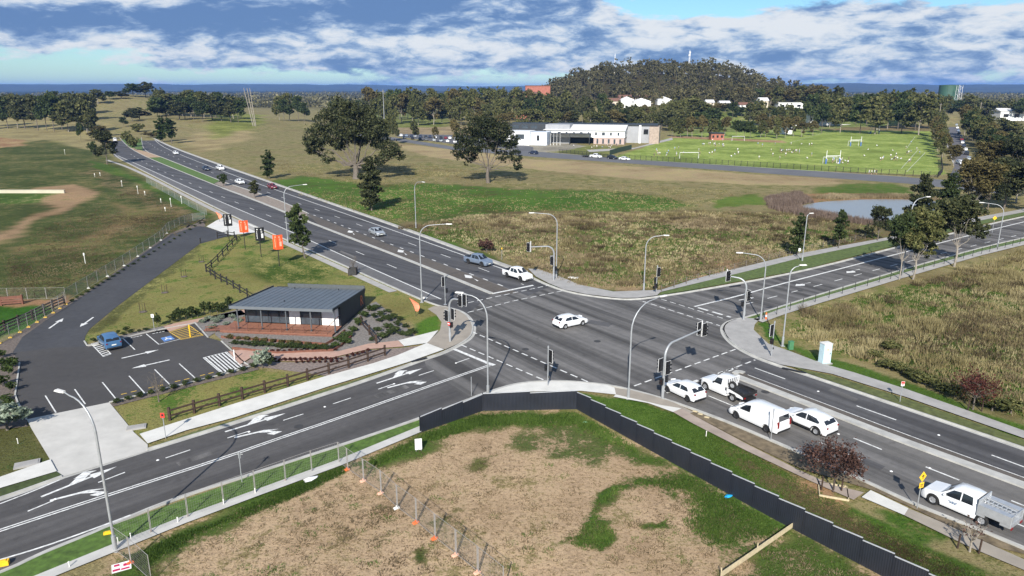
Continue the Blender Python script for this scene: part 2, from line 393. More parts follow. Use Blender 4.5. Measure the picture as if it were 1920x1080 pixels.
# ------------------------------------------------------------------ ground sheet
rng = np.random.default_rng(7)
DRY, OLIVE, GREEN, BRIGHT = (.265, .225, .115), (.105, .108, .038), (.058, .105, .018), (.075, .155, .020)
DGREEN, WEED, DIRT, RED, YEL = (.048, .070, .018), (.15, .115, .06), (.46, .335, .22), (.29, .17, .095), (.225, .21, .075)
FORE = (.030, .036, .016)
REG = [  # polygon (survey px), main colour, patch colour, patch share, edge softness in metres
 ([(-300, 238), (150, 236), (215, 300), (330, 372), (425, 405), (385, 425), (130, 560), (-400, 590)], (.062, .085, .023), (.13, .11, .048), .42, 4),
 ([(-300, 225), (100, 225), (200, 240), (190, 285), (90, 262), (-300, 300)], DRY, YEL, .3, 6),
 ([(-100, 250), (40, 262), (52, 272), (-20, 280), (-200, 285)], RED, DRY, .4, 3),
 ([(-100, 475), (20, 430), (90, 392), (30, 372), (70, 352), (140, 345), (192, 360), (140, 388), (60, 425), (-80, 500)], (.30, .2, .12), OLIVE, .3, 3),
 ([(215, 380), (265, 400), (255, 425), (190, 458), (120, 468), (0, 475), (0, 465), (150, 455), (215, 420)], (.24, .165, .085), OLIVE, .5, 3),
 ([(-100, 362), (100, 362), (80, 380), (-100, 385)], GREEN, DRY, .3, 2),
 ([(165, 300), (205, 308), (400, 402), (372, 410), (260, 345), (180, 318)], GREEN, OLIVE, .3, 1.5),
 ([(170, 310), (250, 345), (395, 415), (370, 425), (250, 375), (160, 325)], DGREEN, WEED, .5, 3),
 ([(-40, 566), (85, 568), (112, 588), (-60, 660)], (.035, .105, .012), GREEN, .3, 1),
 ([(-60, 560), (100, 560), (125, 552), (120, 575), (40, 575), (-60, 572)], RED, OLIVE, .3, 1),
 ([(150, 640), (215, 578), (375, 455), (430, 438), (497, 430), (600, 468), (745, 545), (835, 570), (815, 590), (828, 620), (770, 600), (690, 560), (500, 535), (440, 580), (230, 625)], YEL, GREEN, .38, 1),
 ([(150, 630), (212, 578), (370, 458), (380, 470), (250, 570), (200, 620)], OLIVE, YEL, .35, .7),
 ([(445, 485), (560, 480), (640, 500), (620, 530), (500, 520)], GREEN, YEL, .5, 3),
 ([(780, 605), (830, 590), (832, 625), (790, 640)], BRIGHT, GREEN, .3, 1),
 ([(205, 762), (480, 692), (560, 700), (720, 655), (790, 640), (640, 715), (440, 775), (260, 818)], YEL, GREEN, .4, .5),
 ([(-50, 800), (60, 800), (100, 865), (-50, 910)], OLIVE, DGREEN, .4, .5),
 # centre paddock
 ([(330, 262), (480, 232), (740, 258), (1010, 300), (1450, 330), (1600, 335), (1700, 345), (1640, 440), (1230, 548), (1060, 545), (700, 405), (480, 330)], DRY, OLIVE, .45, 5),
 ([(330, 262), (400, 245), (480, 250), (470, 262), (380, 285)], (.30, .24, .13), DRY, .4, 6),
 ([(390, 262), (400, 222), (500, 222), (500, 236), (440, 250)], (.17, .19, .05), YEL, .3, 8),
 ([(740, 268), (1000, 298), (1250, 316), (1450, 328), (1600, 338), (1560, 346), (1400, 346), (1200, 336), (1000, 318), (780, 290)], (.36, .275, .165), DRY, .45, 3),
 ([(480, 345), (560, 330), (700, 345), (900, 348), (1100, 356), (1240, 368), (1310, 390), (1100, 404), (850, 402), (720, 418), (600, 380)], OLIVE, (.065, .125, .02), .64, 5),
 ([(900, 376), (1080, 368), (1240, 372), (1290, 388), (1100, 398), (930, 394)], (.06, .125, .018), GREEN, .35, 3),
 ([(760, 400), (860, 402), (900, 430), (800, 425)], GREEN, OLIVE, .4, 3),
 ([(1335, 375), (1420, 362), (1430, 385), (1345, 390)], (.11, .16, .03), GREEN, .35, 2),
 ([(740, 420), (1000, 396), (1310, 394), (1500, 400), (1690, 420), (1660, 462), (1400, 505), (1230, 547), (1060, 542), (900, 470)], WEED, OLIVE, .38, 4),
 ([(1180, 425), (1320, 410), (1420, 430), (1310, 458), (1190, 450)], (.085, .06, .033), WEED, .4, 3),
 ([(830, 432), (980, 422), (1010, 448), (900, 462)], (.10, .07, .04), OLIVE, .4, 3),
 ([(1400, 440), (1560, 420), (1640, 430), (1500, 470)], (.12, .085, .045), OLIVE, .5, 3),
 ([(1185, 462), (1240, 440), (1300, 452), (1230, 480)], (.24, .19, .10), WEED, .4, 2),
 ([(940, 470), (1060, 462), (1120, 480), (1010, 500)], (.23, .18, .095), OLIVE, .4, 2.5),
 ([(1050, 500), (1130, 488), (1180, 505), (1130, 522), (1060, 520)], GREEN, OLIVE, .4, 2),
 ([(1285, 520), (1320, 500), (1392, 482), (1390, 500), (1300, 530)], (.33, .21, .125), WEED, .3, 1.5),
 ([(1090, 520), (1200, 530), (1190, 545), (1100, 540)], (.34, .25, .15), OLIVE, .4, 1),
 ([(680, 400), (900, 470), (1030, 530), (1230, 552), (1420, 505), (1680, 455), (1680, 462), (1420, 515), (1230, 560), (1030, 540), (870, 472), (660, 402)], OLIVE, GREEN, .5, 1),
 ([(1520, 356), (1600, 344), (1700, 346), (1700, 366), (1530, 366)], (.075, .13, .02), OLIVE, .4, 3),
 ([(1450, 372), (1520, 362), (1740, 366), (1740, 378), (1520, 382)], RED, OLIVE, .4, 2),
 # right paddock
 ([(1440, 625), (1500, 580), (1700, 527), (2200, 400), (2200, 900), (1920, 790), (1700, 705), (1530, 655)], (.26, .215, .105), (.12, .13, .04), .45, 2),
 ([(1640, 570), (1690, 552), (1790, 528), (1890, 535), (1910, 575), (1760, 585)], (.115, .155, .035), OLIVE, .35, 3),
 ([(1600, 640), (1700, 600), (1760, 640), (1720, 670)], OLIVE, GREEN, .5, 3),
 ([(1620, 655), (1760, 670), (1900, 740), (1900, 790), (1700, 700)], DGREEN, WEED, .4, 2),
 ([(1462, 640), (1500, 652), (1700, 715), (1920, 800), (1920, 830), (1690, 735), (1480, 668)], (.062, .115, .018), GREEN, .3, .5),
 ([(1478, 655), (1510, 668), (1540, 685), (1480, 672)], (.13, .12, .05), OLIVE, .4, .4),
 ([(1420, 605), (1440, 600), (1470, 640), (1440, 640)], (.05, .11, .015), GREEN, .3, .4),
 # school grounds
 ([(1150, 297), (1268, 252), (1500, 237), (1746, 240), (1768, 328), (1440, 318)], (.215, .29, .065), (.27, .31, .095), .42, 2),
 ([(1500, 234), (1745, 236), (1748, 246), (1500, 244)], (.22, .17, .09), OLIVE, .4, 2),
 ([(1255, 254), (1475, 264), (1475, 268), (1250, 258)], (.33, .22, .13), DRY, .3, 2),
 ([(1030, 284), (1060, 270), (1180, 276), (1150, 290), (1130, 297)], (.15, .17, .05), DRY, .35, 2),
 ([(940, 278), (1060, 262), (1100, 275), (1000, 290)], (.28, .26, .22), DRY, .3, 2),
 ([(1250, 226), (1480, 226), (1740, 222), (1740, 234), (1260, 252)], (.13, .18, .045), DRY, .4, 5),
 ([(1380, 205), (1720, 204), (1720, 226), (1380, 224)], (.15, .15, .06), DRY, .4, 8),
 ([(690, 204), (850, 204), (850, 236), (740, 250), (690, 240)], (.15, .175, .05), DRY, .3, 8),
 ([(740, 240), (930, 236), (940, 255), (760, 255)], (.27, .21, .13), DRY, .3, 4),
 ([(1795, 232), (1920, 215), (1920, 300), (1830, 300)], (.16, .14, .07), OLIVE, .4, 4),
 # construction lot
 ([(560, 905), (640, 868), (790, 812), (905, 770), (1080, 767), (1440, 967), (1650, 1075), (1800, 1150), (600, 1300), (100, 1300), (217, 1035), (400, 965)], DIRT, (.19, .155, .075), .36, .8),
 ([(217, 1035), (420, 955), (640, 868), (670, 872), (520, 950), (430, 985), (300, 1050), (280, 1120), (190, 1090)], DIRT, (.055, .095, .018), .72, 1.5),
 ([(640, 868), (790, 812), (905, 772), (1080, 770), (1260, 870), (1200, 880), (1080, 810), (960, 800), (860, 815), (800, 850), (700, 880)], DIRT, (.055, .10, .017), .72, 1.5),
 ([(950, 800), (1100, 800), (1200, 868), (1130, 880), (1020, 850), (940, 830)], DIRT, (.075, .10, .03), .6, 1.6),
 ([(1200, 880), (1290, 872), (1440, 965), (1480, 1000), (1400, 1020), (1330, 1030), (1280, 985), (1275, 930), (1215, 905)], DIRT, (.055, .10, .018), .62, 1.8),
 ([(1045, 1020), (1100, 970), (1100, 935), (1180, 898), (1270, 893), (1285, 935), (1230, 912), (1180, 915), (1165, 940), (1125, 950), (1120, 972), (1148, 990), (1140, 1005), (1160, 1022), (1110, 1035)], DIRT, (.05, .095, .016), .68, .9),
 ([(1210, 988), (1260, 970), (1265, 988), (1215, 998)], DIRT, (.05, .095, .015), .78, .5),
 ([(1360, 1100), (1480, 990), (1660, 1080), (1700, 1150), (1400, 1200)], DIRT, (.06, .095, .02), .68, 1.2),
 ([(860, 960), (890, 950), (880, 975), (760, 1000), (740, 1000), (830, 975)], DIRT, OLIVE, .6, 1.2),
 ([(770, 1035), (800, 1035), (790, 1055), (770, 1055)], DIRT, DGREEN, .75, .6),
 ([(850, 895), (880, 860), (960, 850), (900, 880)], DIRT, OLIVE, .6, 1.0),
 # verge between navy fence and main road
 ([(1080, 736), (1180, 748), (1270, 772), (1350, 812), (1470, 878), (1620, 960), (1920, 1112), (1920, 1180), (1720, 1112), (1440, 966), (1260, 868), (1100, 768)], (.058, .115, .016), GREEN, .3, .4),
 ([(1320, 815), (1440, 875), (1620, 960), (1920, 1105), (1920, 1160), (1700, 1060), (1540, 968), (1400, 885), (1330, 840)], (.075, .11, .022), (.20, .145, .08), .52, 1.4),
 ([(1480, 895), (1545, 905), (1590, 950), (1560, 968), (1500, 930)], (.30, .19, .11), OLIVE, .3, .5),
 ([(1640, 950), (1700, 960), (1790, 1010), (1700, 1010)], (.055, .11, .016), OLIVE, .35, .6),
]
def in_poly(px, py, poly):
    inside = np.zeros(px.shape, bool); n = len(poly)
    dmin = np.full(px.shape, 1e18)
    for i in range(n):
        x0, y0 = poly[i]; x1, y1 = poly[(i + 1) % n]
        c = ((y0 > py) != (y1 > py))
        with np.errstate(divide='ignore', invalid='ignore'):
            xi = (x1 - x0) * (py - y0) / (y1 - y0 + 1e-12) + x0
        inside ^= c & (px < xi)
        ex, ey = x1 - x0, y1 - y0; l2 = ex * ex + ey * ey + 1e-9
        t = np.clip(((px - x0) * ex + (py - y0) * ey) / l2, 0, 1)
        dx = px - x0 - t * ex; dy = py - y0 - t * ey
        dmin = np.minimum(dmin, dx * dx + dy * dy)
    d = np.sqrt(dmin)
    return np.where(inside, d, -d)
def wob(x, y, s, seed):
    a = np.sin(x / s * 1.3 + seed) + np.sin(y / s * 1.1 + seed * 2.3) + .7 * np.sin((x + y) / s * 2.3 + seed * .7) + .5 * np.sin((x - 1.7 * y) / s * 3.9 + seed * 1.9)
    return a / 3.2
def build_ground():
    near = np.geomspace(20, 1250, 830); far = np.geomspace(1250, 15500, 60)[1:]
    rad = np.concatenate([[.5, 6, 14], near, far]); nr = len(rad)
    fine = np.linspace(R(-41), R(41), 760)
    coarse = np.linspace(R(41), R(319), 70)[1:-1]
    ang = np.concatenate([fine, coarse]); na = len(ang)
    A, Q = np.meshgrid(ang, rad)
    X = np.sin(A) * Q; Y = np.cos(A) * Q
    Z = terr(X, Y)
    Z = Z - .02
    idx = np.arange(nr * na).reshape(nr, na)
    a = idx[:-1, :]; b = np.roll(idx, -1, axis=1)[:-1, :]; c = np.roll(idx, -1, axis=1)[1:, :]; d = idx[1:, :]
    faces = np.stack([a, d, c, b], -1).reshape(-1, 4)
    me = bpy.data.meshes.new('ground')
    nv, nf = nr * na, len(faces)
    me.vertices.add(nv); me.vertices.foreach_set('co', np.stack([X, Y, Z], -1).astype(np.float32).ravel())
    me.loops.add(nf * 4); me.loops.foreach_set('vertex_index', faces.astype(np.int32).ravel())
    me.polygons.add(nf); me.polygons.foreach_set('loop_start', np.arange(0, nf * 4, 4, dtype=np.int32))
    me.polygons.foreach_set('use_smooth', np.ones(nf, bool))
    me.update(calc_edges=True)
    x = X.ravel(); y = Y.ravel()
    ca = np.empty((nv, 3)); cb = np.empty((nv, 3)); mx = np.full(nv, .4)
    ca[:] = DRY; cb[:] = OLIVE
    far_m = np.clip((y - 900) / 500, 0, 1)[:, None]
    ca = ca * (1 - far_m) + np.array(FORE) * far_m; cb = cb * (1 - far_m) + np.array((.045, .05, .024)) * far_m
    for k, (poly, c1, c2, sh, soft) in enumerate(REG):
        P = [G(p[0], p[1]) for p in poly]; W = [(p.x, p.y) for p in P]
        xs = [p[0] for p in W]; ys = [p[1] for p in W]; m_ = soft * 3
        sel = np.where((x > min(xs) - m_) & (x < max(xs) + m_) & (y > min(ys) - m_) & (y < max(ys) + m_))[0]
        if not len(sel): continue
        wx = x[sel] + soft * 1.1 * wob(x[sel], y[sel], soft * 2.2, k); wy = y[sel] + soft * 1.1 * wob(y[sel], x[sel], soft * 2.0, k + 5)
        dd = in_poly(wx, wy, W)
        w = np.clip(dd / soft * .8 + .5, 0, 1); w = (w * w * (3 - 2 * w))[:, None]
        ca[sel] = ca[sel] * (1 - w) + np.array(c1) * w; cb[sel] = cb[sel] * (1 - w) + np.array(c2) * w
        mx[sel] = mx[sel] * (1 - w[:, 0]) + sh * w[:, 0]
    hm = np.clip(terr(x, y) / 12 - .4, 0, 1) * (x > -60)
    ca = ca * (1 - hm[:, None]) + np.array((.06, .05, .025)) * hm[:, None]; cb = cb * (1 - hm[:, None]) + np.array(FORE) * hm[:, None]
    for nm, arr in (('ca', ca), ('cb', cb)):
        at = me.attributes.new(nm, 'FLOAT_COLOR', 'POINT')
        at.data.foreach_set('color', np.concatenate([arr, np.ones((nv, 1))], 1).astype(np.float32).ravel())
    at = me.attributes.new('mx', 'FLOAT', 'POINT'); at.data.foreach_set('value', mx.astype(np.float32))
    m, nt, bs = nmat('ground_cover')
    A1 = N(nt, 'ShaderNodeAttribute', attribute_name='ca'); A2 = N(nt, 'ShaderNodeAttribute', attribute_name='cb'); A3 = N(nt, 'ShaderNodeAttribute', attribute_name='mx')
    tc = N(nt, 'ShaderNodeTexCoord'); co = tc.outputs['Object']
    n0 = noise_n(nt, co, .05, 6, .6); n1 = noise_n(nt, co, .33, 6, .62); n2 = noise_n(nt, co, 2.6, 5, .7); n3 = noise_n(nt, co, 9, 4, .7)
    t = math_n(nt, 'ADD', math_n(nt, 'MULTIPLY', n0, .22), math_n(nt, 'ADD', math_n(nt, 'MULTIPLY', n1, .34), math_n(nt, 'ADD', math_n(nt, 'MULTIPLY', n2, .26), math_n(nt, 'MULTIPLY', n3, .18))))
    # share -> threshold; the summed noise is roughly normal about .5
    th = math_n(nt, 'ADD', t, math_n(nt, 'MULTIPLY', math_n(nt, 'SUBTRACT', A3.outputs['Fac'], .5), .27))
    mr = N(nt, 'ShaderNodeMapRange'); mr.interpolation_type = 'SMOOTHSTEP'; L(nt, th, mr.inputs[0]); mr.inputs[1].default_value = .470; mr.inputs[2].default_value = .530
    c = mixc(nt, mr.outputs[0], A1.outputs['Color'], A2.outputs['Color'])
    g1 = ramp(nt, n2, [(.25, (.72,) * 3), (.5, (1.0,) * 3), (.75, (1.3,) * 3)]); g2 = ramp(nt, n3, [(.25, (.7,) * 3), (.75, (1.3,) * 3)])
    g0 = ramp(nt, n1, [(.3, (.80, .78, .74)), (.7, (1.2, 1.2, 1.16))])
    gl = ramp(nt, n0, [(.34, (.72, .70, .66)), (.5, (1, 1, 1)), (.66, (1.26, 1.24, 1.2))])
    sp_ = ramp(nt, noise_n(nt, co, 4.2, 3, .75), [(.36, (.55, .56, .46)), (.46, (1, 1, 1))])
    c = mixc(nt, 1.0, mixc(nt, 1.0, c, gl, 'MULTIPLY'), sp_, 'MULTIPLY')
    c = mixc(nt, 1.0, mixc(nt, 1.0, mixc(nt, 1.0, c, g0, 'MULTIPLY'), g1, 'MULTIPLY'), g2, 'MULTIPLY')
    L(nt, c, bs.inputs['Base Color']); bs.inputs['Roughness'].default_value = .95; bs.inputs['Specular IOR Level'].default_value = .1
    bp = N(nt, 'ShaderNodeBump'); bp.inputs['Strength'].default_value = .6; bp.inputs['Distance'].default_value = .12
    L(nt, math_n(nt, 'ADD', n3, math_n(nt, 'MULTIPLY', n2, 1.5)), bp.inputs['Height']); L(nt, bp.outputs[0], bs.inputs['Normal'])
    me.materials.append(m)
    tag(link('ground', me), kind='structure')
build_ground()

# ------------------------------------------------------------------ far hills
def far_hills(name, az0, az1, y0, y1, prof, seed):
    na, nr = 160, 14
    V = []; Fc = []
    for j in range(nr):
        t = j / (nr - 1); rad_ = y0 + (y1 - y0) * t
        sh = math.sin(math.pi * min(1, t * .62 + .0)) ** 1.2
        for i in range(na):
            a = R(az0 + (az1 - az0) * i / (na - 1)); x_, y_ = math.sin(a) * rad_, math.cos(a) * rad_
            nz = mnoise.fractal(Vector((x_ / 900 + seed, y_ / 900, 0)), 1.0, 2.0, 5)
            V.append((x_, y_, max(-4, (prof(math.degrees(a)) * (1 + .16 * nz) + 10 * nz) * sh - 3)))
    for j in range(nr - 1):
        for i in range(na - 1):
            Fc.append((j * na + i, j * na + i + 1, (j + 1) * na + i + 1, (j + 1) * na + i))
    b = MB(); b.v = V; b.f = Fc; b.mi = [0] * len(Fc)
    return tag(b.build(name, M['far_forest'], smooth=60), kind='structure')
M['far_forest'] = simple('far_forest', (.026, .034, .018), .95, .5, .004)
far_hills('far_hills', -46, 3, 7600, 11500, lambda a: 74 if a < -16 else 74 - (a + 16) * 1.5, 3.0)
far_hills('far_hills', 8, 46, 6200, 10000, lambda a: 66 + 10 * math.sin(a * .35), 9.0)
# ------------------------------------------------------------------ roads, kerbs, paths, markings
def sheet(name, pxs, z, m, parent=None, world=False):
    P = [(p[0], p[1]) for p in (pxs if world else [G(*q) for q in pxs])]
    b = MB().flat(P, z)
    return tag(b.build(name, m, parent), kind='structure')
def resample(P, step=2.0):
    out = [P[0]]
    for a, b in zip(P[:-1], P[1:]):
        n = max(1, int((b - a).length / step))
        for i in range(1, n + 1): out.append(a.lerp(b, i / n))
    return out
def smooth_poly(P, it=2):
    for _ in range(it):
        Q = [P[0]]
        for a, b in zip(P[:-1], P[1:]): Q += [a.lerp(b, .25), a.lerp(b, .75)]
        Q.append(P[-1]); P = Q
    return P
def wl(pxs, sm=2):
    P = [Vector((G(*q).x, G(*q).y)) for q in pxs]
    return smooth_poly(P, sm) if sm else P
def offset(P, d):
    "shift a world polyline to its left by d"
    out = []
    for i in range(len(P)):
        t = (P[min(i + 1, len(P) - 1)] - P[max(i - 1, 0)]).normalized()
        out.append(P[i] + Vector((-t.y, t.x)) * d)
    return out
def strip(P, w0, w1, z, b=None):
    "ribbon between the left offsets w0 and w1 of a polyline"
    b = b or MB(); A = offset(P, w0); B = offset(P, w1)
    vs = [(p.x, p.y, z) for p in A] + [(p.x, p.y, z) for p in B]; n = len(P)
    up = w1 > w0
    return b.add(vs, [(i, i + 1, n + i + 1, n + i) if up else (n + i, n + i + 1, i + 1, i) for i in range(n - 1)])
def bar(P, w0, w1, z0, z1, b=None):
    "raised ribbon (a kerb)"
    b = b or MB(); A = offset(P, min(w0, w1)); B = offset(P, max(w0, w1)); n = len(P)
    vs = [(p.x, p.y, z1) for p in A] + [(p.x, p.y, z1) for p in B] + [(p.x, p.y, z0) for p in A] + [(p.x, p.y, z0) for p in B]
    fs = []
    for i in range(n - 1):
        fs += [(i, i + 1, n + i + 1, n + i), (2 * n + i, 2 * n + i + 1, i + 1, i), (n + i, n + i + 1, 3 * n + i + 1, 3 * n + i)]
    fs += [(2 * n, 0, n, 3 * n), (n - 1, 3 * n - 1, 4 * n - 1, 2 * n - 1)]
    return b.add(vs, fs)

# edges of the asphalt, far to near
NW_L = [(196, 256), (205, 272), (214, 293), (258, 315), (425, 401), (550, 456), (660, 505), (745, 543), (815, 573)]
W_CURVE = [(815, 573), (855, 580), (874, 590), (886, 606), (888, 618), (884, 632), (866, 645), (830, 663)]
SW_T = [(830, 663), (795, 674), (700, 709), (560, 755), (440, 793), (397, 807), (277, 844), (117, 895), (0, 937), (-160, 985)]
SW_B = [(-160, 1128), (0, 1078), (90, 1034), (160, 1007), (212, 984), (325, 937), (480, 888), (655, 831), (787, 786), (875, 752)]
S_CURVE = [(875, 752), (905, 740), (960, 722), (995, 717), (1035, 715), (1075, 716), (1137, 722), (1185, 732), (1250, 750)]
SE_N = [(1250, 750), (1360, 790), (1440, 824), (1600, 893), (1715, 947), (1830, 992), (1920, 1029), (2060, 1090)]
SE_F = [(2100, 905), (1920, 842), (1815, 806), (1665, 755), (1512, 703), (1462, 687), (1417, 671)]
E_CURVE = [(1417, 671), (1382, 652), (1362, 635), (1354, 618), (1360, 607), (1378, 599), (1400, 596)]
NE_B = [(1400, 596), (1522, 557), (1688, 507), (1837, 465), (1920, 446), (2060, 414)]
NE_T = [(2060, 378), (1920, 406), (1841, 424), (1684, 463), (1500, 511), (1300, 547), (1232, 557)]
N_CURVE = [(1232, 557), (1195, 562), (1160, 562), (1100, 555), (1057, 546), (1020, 532), (1000, 522)]
NW_R = [(1000, 522), (970, 508), (875, 474), (760, 431), (645, 391), (480, 333), (405, 307), (326, 278), (300, 266), (280, 256)]
LOOP = NW_L + W_CURVE[1:] + SW_T[1:] + SW_B + S_CURVE[1:] + SE_N[1:] + SE_F + E_CURVE[1:] + NE_B[1:] + NE_T + N_CURVE[1:] + NW_R[1:]
road = sheet('road', LOOP, .004, M['road'])
# darker arms
MED_L = [(222, 256), (240, 276), (276, 296), (400, 346), (480, 377), (580, 418), (700, 464), (760, 487), (840, 519), (921, 552)]
sheet('road_surface', NW_L[:-1] + [(790, 562), (875, 590), (921, 552)] + MED_L[::-1][1:], .008, M['road_nw'], road)
TL = [(265, 256), (268, 283), (302, 294), (412, 339), (500, 366), (560, 392), (648, 427), (765, 471), (890, 517), (1000, 560)]
sheet('road_surface', TL[:9] + [(990, 555), (1030, 538)] + NW_R, .008, M['road_nw'], road)
sheet('road_surface', [(575, 400), (648, 428), (765, 472), (890, 518), (975, 550), (921, 552), (840, 519), (760, 487), (690, 459), (600, 424)], .009, M['road_brown'], road)
sheet('road_surface', SW_T[1:] + SW_B + [(880, 748), (850, 728), (822, 712), (800, 690)], .008, M['road_new'], road)
SEm = [(1380, 702), (1480, 740), (1565, 773), (1680, 818), (1920, 905), (2080, 965)]
sheet('road_surface', SE_F + [(1392, 672)] + SEm, .008, M['road_dark'], road)
sheet('road_surface', [(1330, 745), (1375, 706), (1480, 746), (1580, 787), (1690, 832), (1920, 920), (2040, 965), (2040, 1010), (1886, 938), (1696, 862), (1612, 829), (1490, 782)], .008, M['road_turn'], road)
sheet('road_surface', [(790, 562), (745, 543), (660, 505), (550, 456), (425, 401), (258, 315), (214, 293), (222, 292), (262, 309), (460, 398), (527, 426), (662, 488), (828, 561)], .012, M['shoulder'], road)

kb = MB()
for line in (NW_L + W_CURVE[1:] + SW_T[1:7],): 
    P = resample(wl(line)); bar(P, 0, -.16, 0, .13, kb); strip(P, 0, .34, .014, kb)
P = resample(wl(SW_T[7:])); bar(P, 0, -.16, 0, .13, kb); strip(P, 0, .34, .014, kb)
P = resample(wl(SW_T[6:8])); strip(P, -.5, .3, .0135, kb)
for line in (SW_B + S_CURVE[1:] + SE_N[1:], SE_F + E_CURVE[1:] + NE_B[1:], NE_T + N_CURVE[1:] + NW_R[1:]):
    P = resample(wl(line)); bar(P, 0, -.16, 0, .13, kb); strip(P, 0, .34, .014, kb)
# kerb fronts face the road: offsets above are to the right of travel, the asphalt lies to the left
tag(kb.build('kerb', M['conc_kerb']), kind='structure')
# medians
b = MB(); P = resample(wl([(418, 353), (480, 376), (580, 417), (700, 463), (760, 486), (840, 518), (922, 551)])); bar(P, -.3, .3, 0, .13, b)
bar(resample(wl(SEm)), -.95, -.05, 0, .13, b)
P = wl([(1378, 701), (1384, 697), (1395, 700)]); bar(P, -.3, .3, 0, .12, b)
P = resample(wl([(222, 256), (240, 276), (276, 296), (400, 346), (418, 353)])); bar(P, -.12, .12, 0, .13, b)
P = resample(wl([(265, 256), (268, 283), (302, 294), (412, 339), (430, 345), (515, 372), (575, 399)])); bar(P, -.12, .12, 0, .13, b)
tag(b.build('median_kerb', M['conc_kerb']), kind='structure')
P2 = resample(wl(SEm)); b = MB(); strip(P2, -.05, .9, .016, b); tag(b.build('median', M['road_brown']), kind='structure')
sheet('median', [(223, 257), (241, 276), (277, 296), (400, 345), (412, 339), (302, 295), (268, 284), (264, 257)], .05, simple('median_grass', (.075, .135, .022), .95, .35, 1.2))
sheet('median', [(241, 276), (277, 296), (302, 295), (283, 287)], .07, M['dirt'])
sheet('median', [(402, 345), (420, 352), (480, 375), (580, 416), (575, 400), (515, 373), (430, 346), (412, 340)], .06, simple('median_gravel', (.24, .20, .165), .95, .3, 1.5, bump=.2))

# paths
LZ = .13
sheet('footpath', [(262, 816), (440, 759), (615, 706), (700, 683), (745, 668), (800, 645), (833, 657), (765, 681), (615, 727), (440, 785), (350, 809), (277, 834)], LZ, M['conc'])
sheet('footpath', [(747, 640), (822, 621), (806, 640), (800, 645), (758, 651)], LZ, M['conc'])
sheet('footpath', [(802, 581), (812, 576), (835, 575), (856, 582), (873, 592), (885, 607), (887, 618), (883, 631), (866, 643), (835, 657), (800, 645), (806, 640), (825, 621), (828, 606), (818, 592)], LZ - .002, M['conc_brown'])
sheet('path', [(428, 660), (470, 655), (515, 658), (565, 662), (635, 660), (690, 646), (747, 640), (758, 651), (690, 656), (627, 671), (590, 677), (560, 679), (515, 678), (470, 672), (450, 685)], .10, M['path_pink'])
sheet('path', [(306, 612), (330, 606), (420, 588), (462, 580), (462, 590), (372, 605), (365, 606), (318, 622)], .03, M['path_pink'])
sheet('footpath', [(-60, 914), (0, 897), (95, 864), (107, 886), (0, 918), (-60, 937)], LZ, M['conc'])
sheet('crossover', [(50, 787), (205, 755), (252, 812), (277, 834), (277, 846), (117, 895), (107, 886), (95, 864), (60, 806)], .04, simple('concrete_crossover', (.49, .475, .44), .88, .12, .5))
sheet('crossover', [(387, 425), (405, 414), (428, 404), (445, 412), (500, 433), (470, 437), (432, 441)], .03, M['conc'])
# footpath along the lot
sheet('footpath', [(60, 1085), (215, 1022), (345, 970), (480, 921), (640, 862), (790, 800), (790, 812), (640, 875), (480, 934), (345, 985), (225, 1034), (100, 1085)], LZ, simple('concrete_lot_path', (.47, .46, .43), .88, .14, .7))
sheet('verge', [(-40, 1092), (90, 1038), (212, 987), (480, 891), (655, 834), (790, 788), (790, 800), (640, 862), (480, 921), (345, 970), (215, 1022), (60, 1085), (0, 1108)], .10, simple('verge_grass', (.068, .125, .018), .95, .4, 2.2, bump=.3))
sheet('verge', [(277, 842), (360, 812), (440, 789), (615, 730), (765, 684), (830, 660), (797, 671), (700, 706), (560, 753), (440, 791), (397, 805)], .08, simple('verge_thin_grass', (.10, .12, .04), .95, .4, 3))
sheet('verge', [(0, 918), (107, 886), (117, 893), (0, 933)], .08, simple('verge_dark_grass', (.045, .065, .016), .95, .4, 3))
# south corner and the path along the main road, near side
sheet('footpath', [(905, 741), (960, 724), (995, 719), (1035, 717), (1075, 718), (1137, 724), (1152, 729), (1155, 742), (1090, 735), (1020, 736), (930, 738)], LZ, M['conc'])
sheet('footpath', [(1152, 729), (1185, 734), (1250, 751), (1270, 760), (1300, 775), (1290, 778), (1240, 764), (1155, 742)], LZ - .002, M['conc_brown'])
sheet('footpath', [(1155, 742), (1240, 762), (1278, 768), (1262, 775), (1215, 758), (1150, 746)], LZ + .004, M['conc'])
sheet('footpath', [(1278, 768), (1300, 781), (1400, 835), (1500, 885), (1560, 912), (1620, 926), (1600, 940), (1520, 905), (1400, 848), (1300, 797), (1262, 775)], LZ, simple('concrete_stained', (.33, .27, .225), .9, .2, .7))
sheet('footpath', [(1632, 922), (1703, 956), (1695, 969), (1615, 935)], LZ + .006, M['conc'])
sheet('footpath', [(1703, 956), (1760, 980), (1870, 1030), (1960, 1070), (1950, 1085), (1820, 1030), (1695, 969)], LZ, M['conc_brown'])
sheet('verge', [(1262, 757), (1360, 794), (1440, 828), (1600, 897), (1715, 951), (1830, 996), (1960, 1052), (1870, 1028), (1760, 978), (1640, 922), (1500, 880), (1400, 832), (1300, 780)], .09, simple('verge_brown', (.15, .115, .07), .95, .45, 1.4, bump=.2))
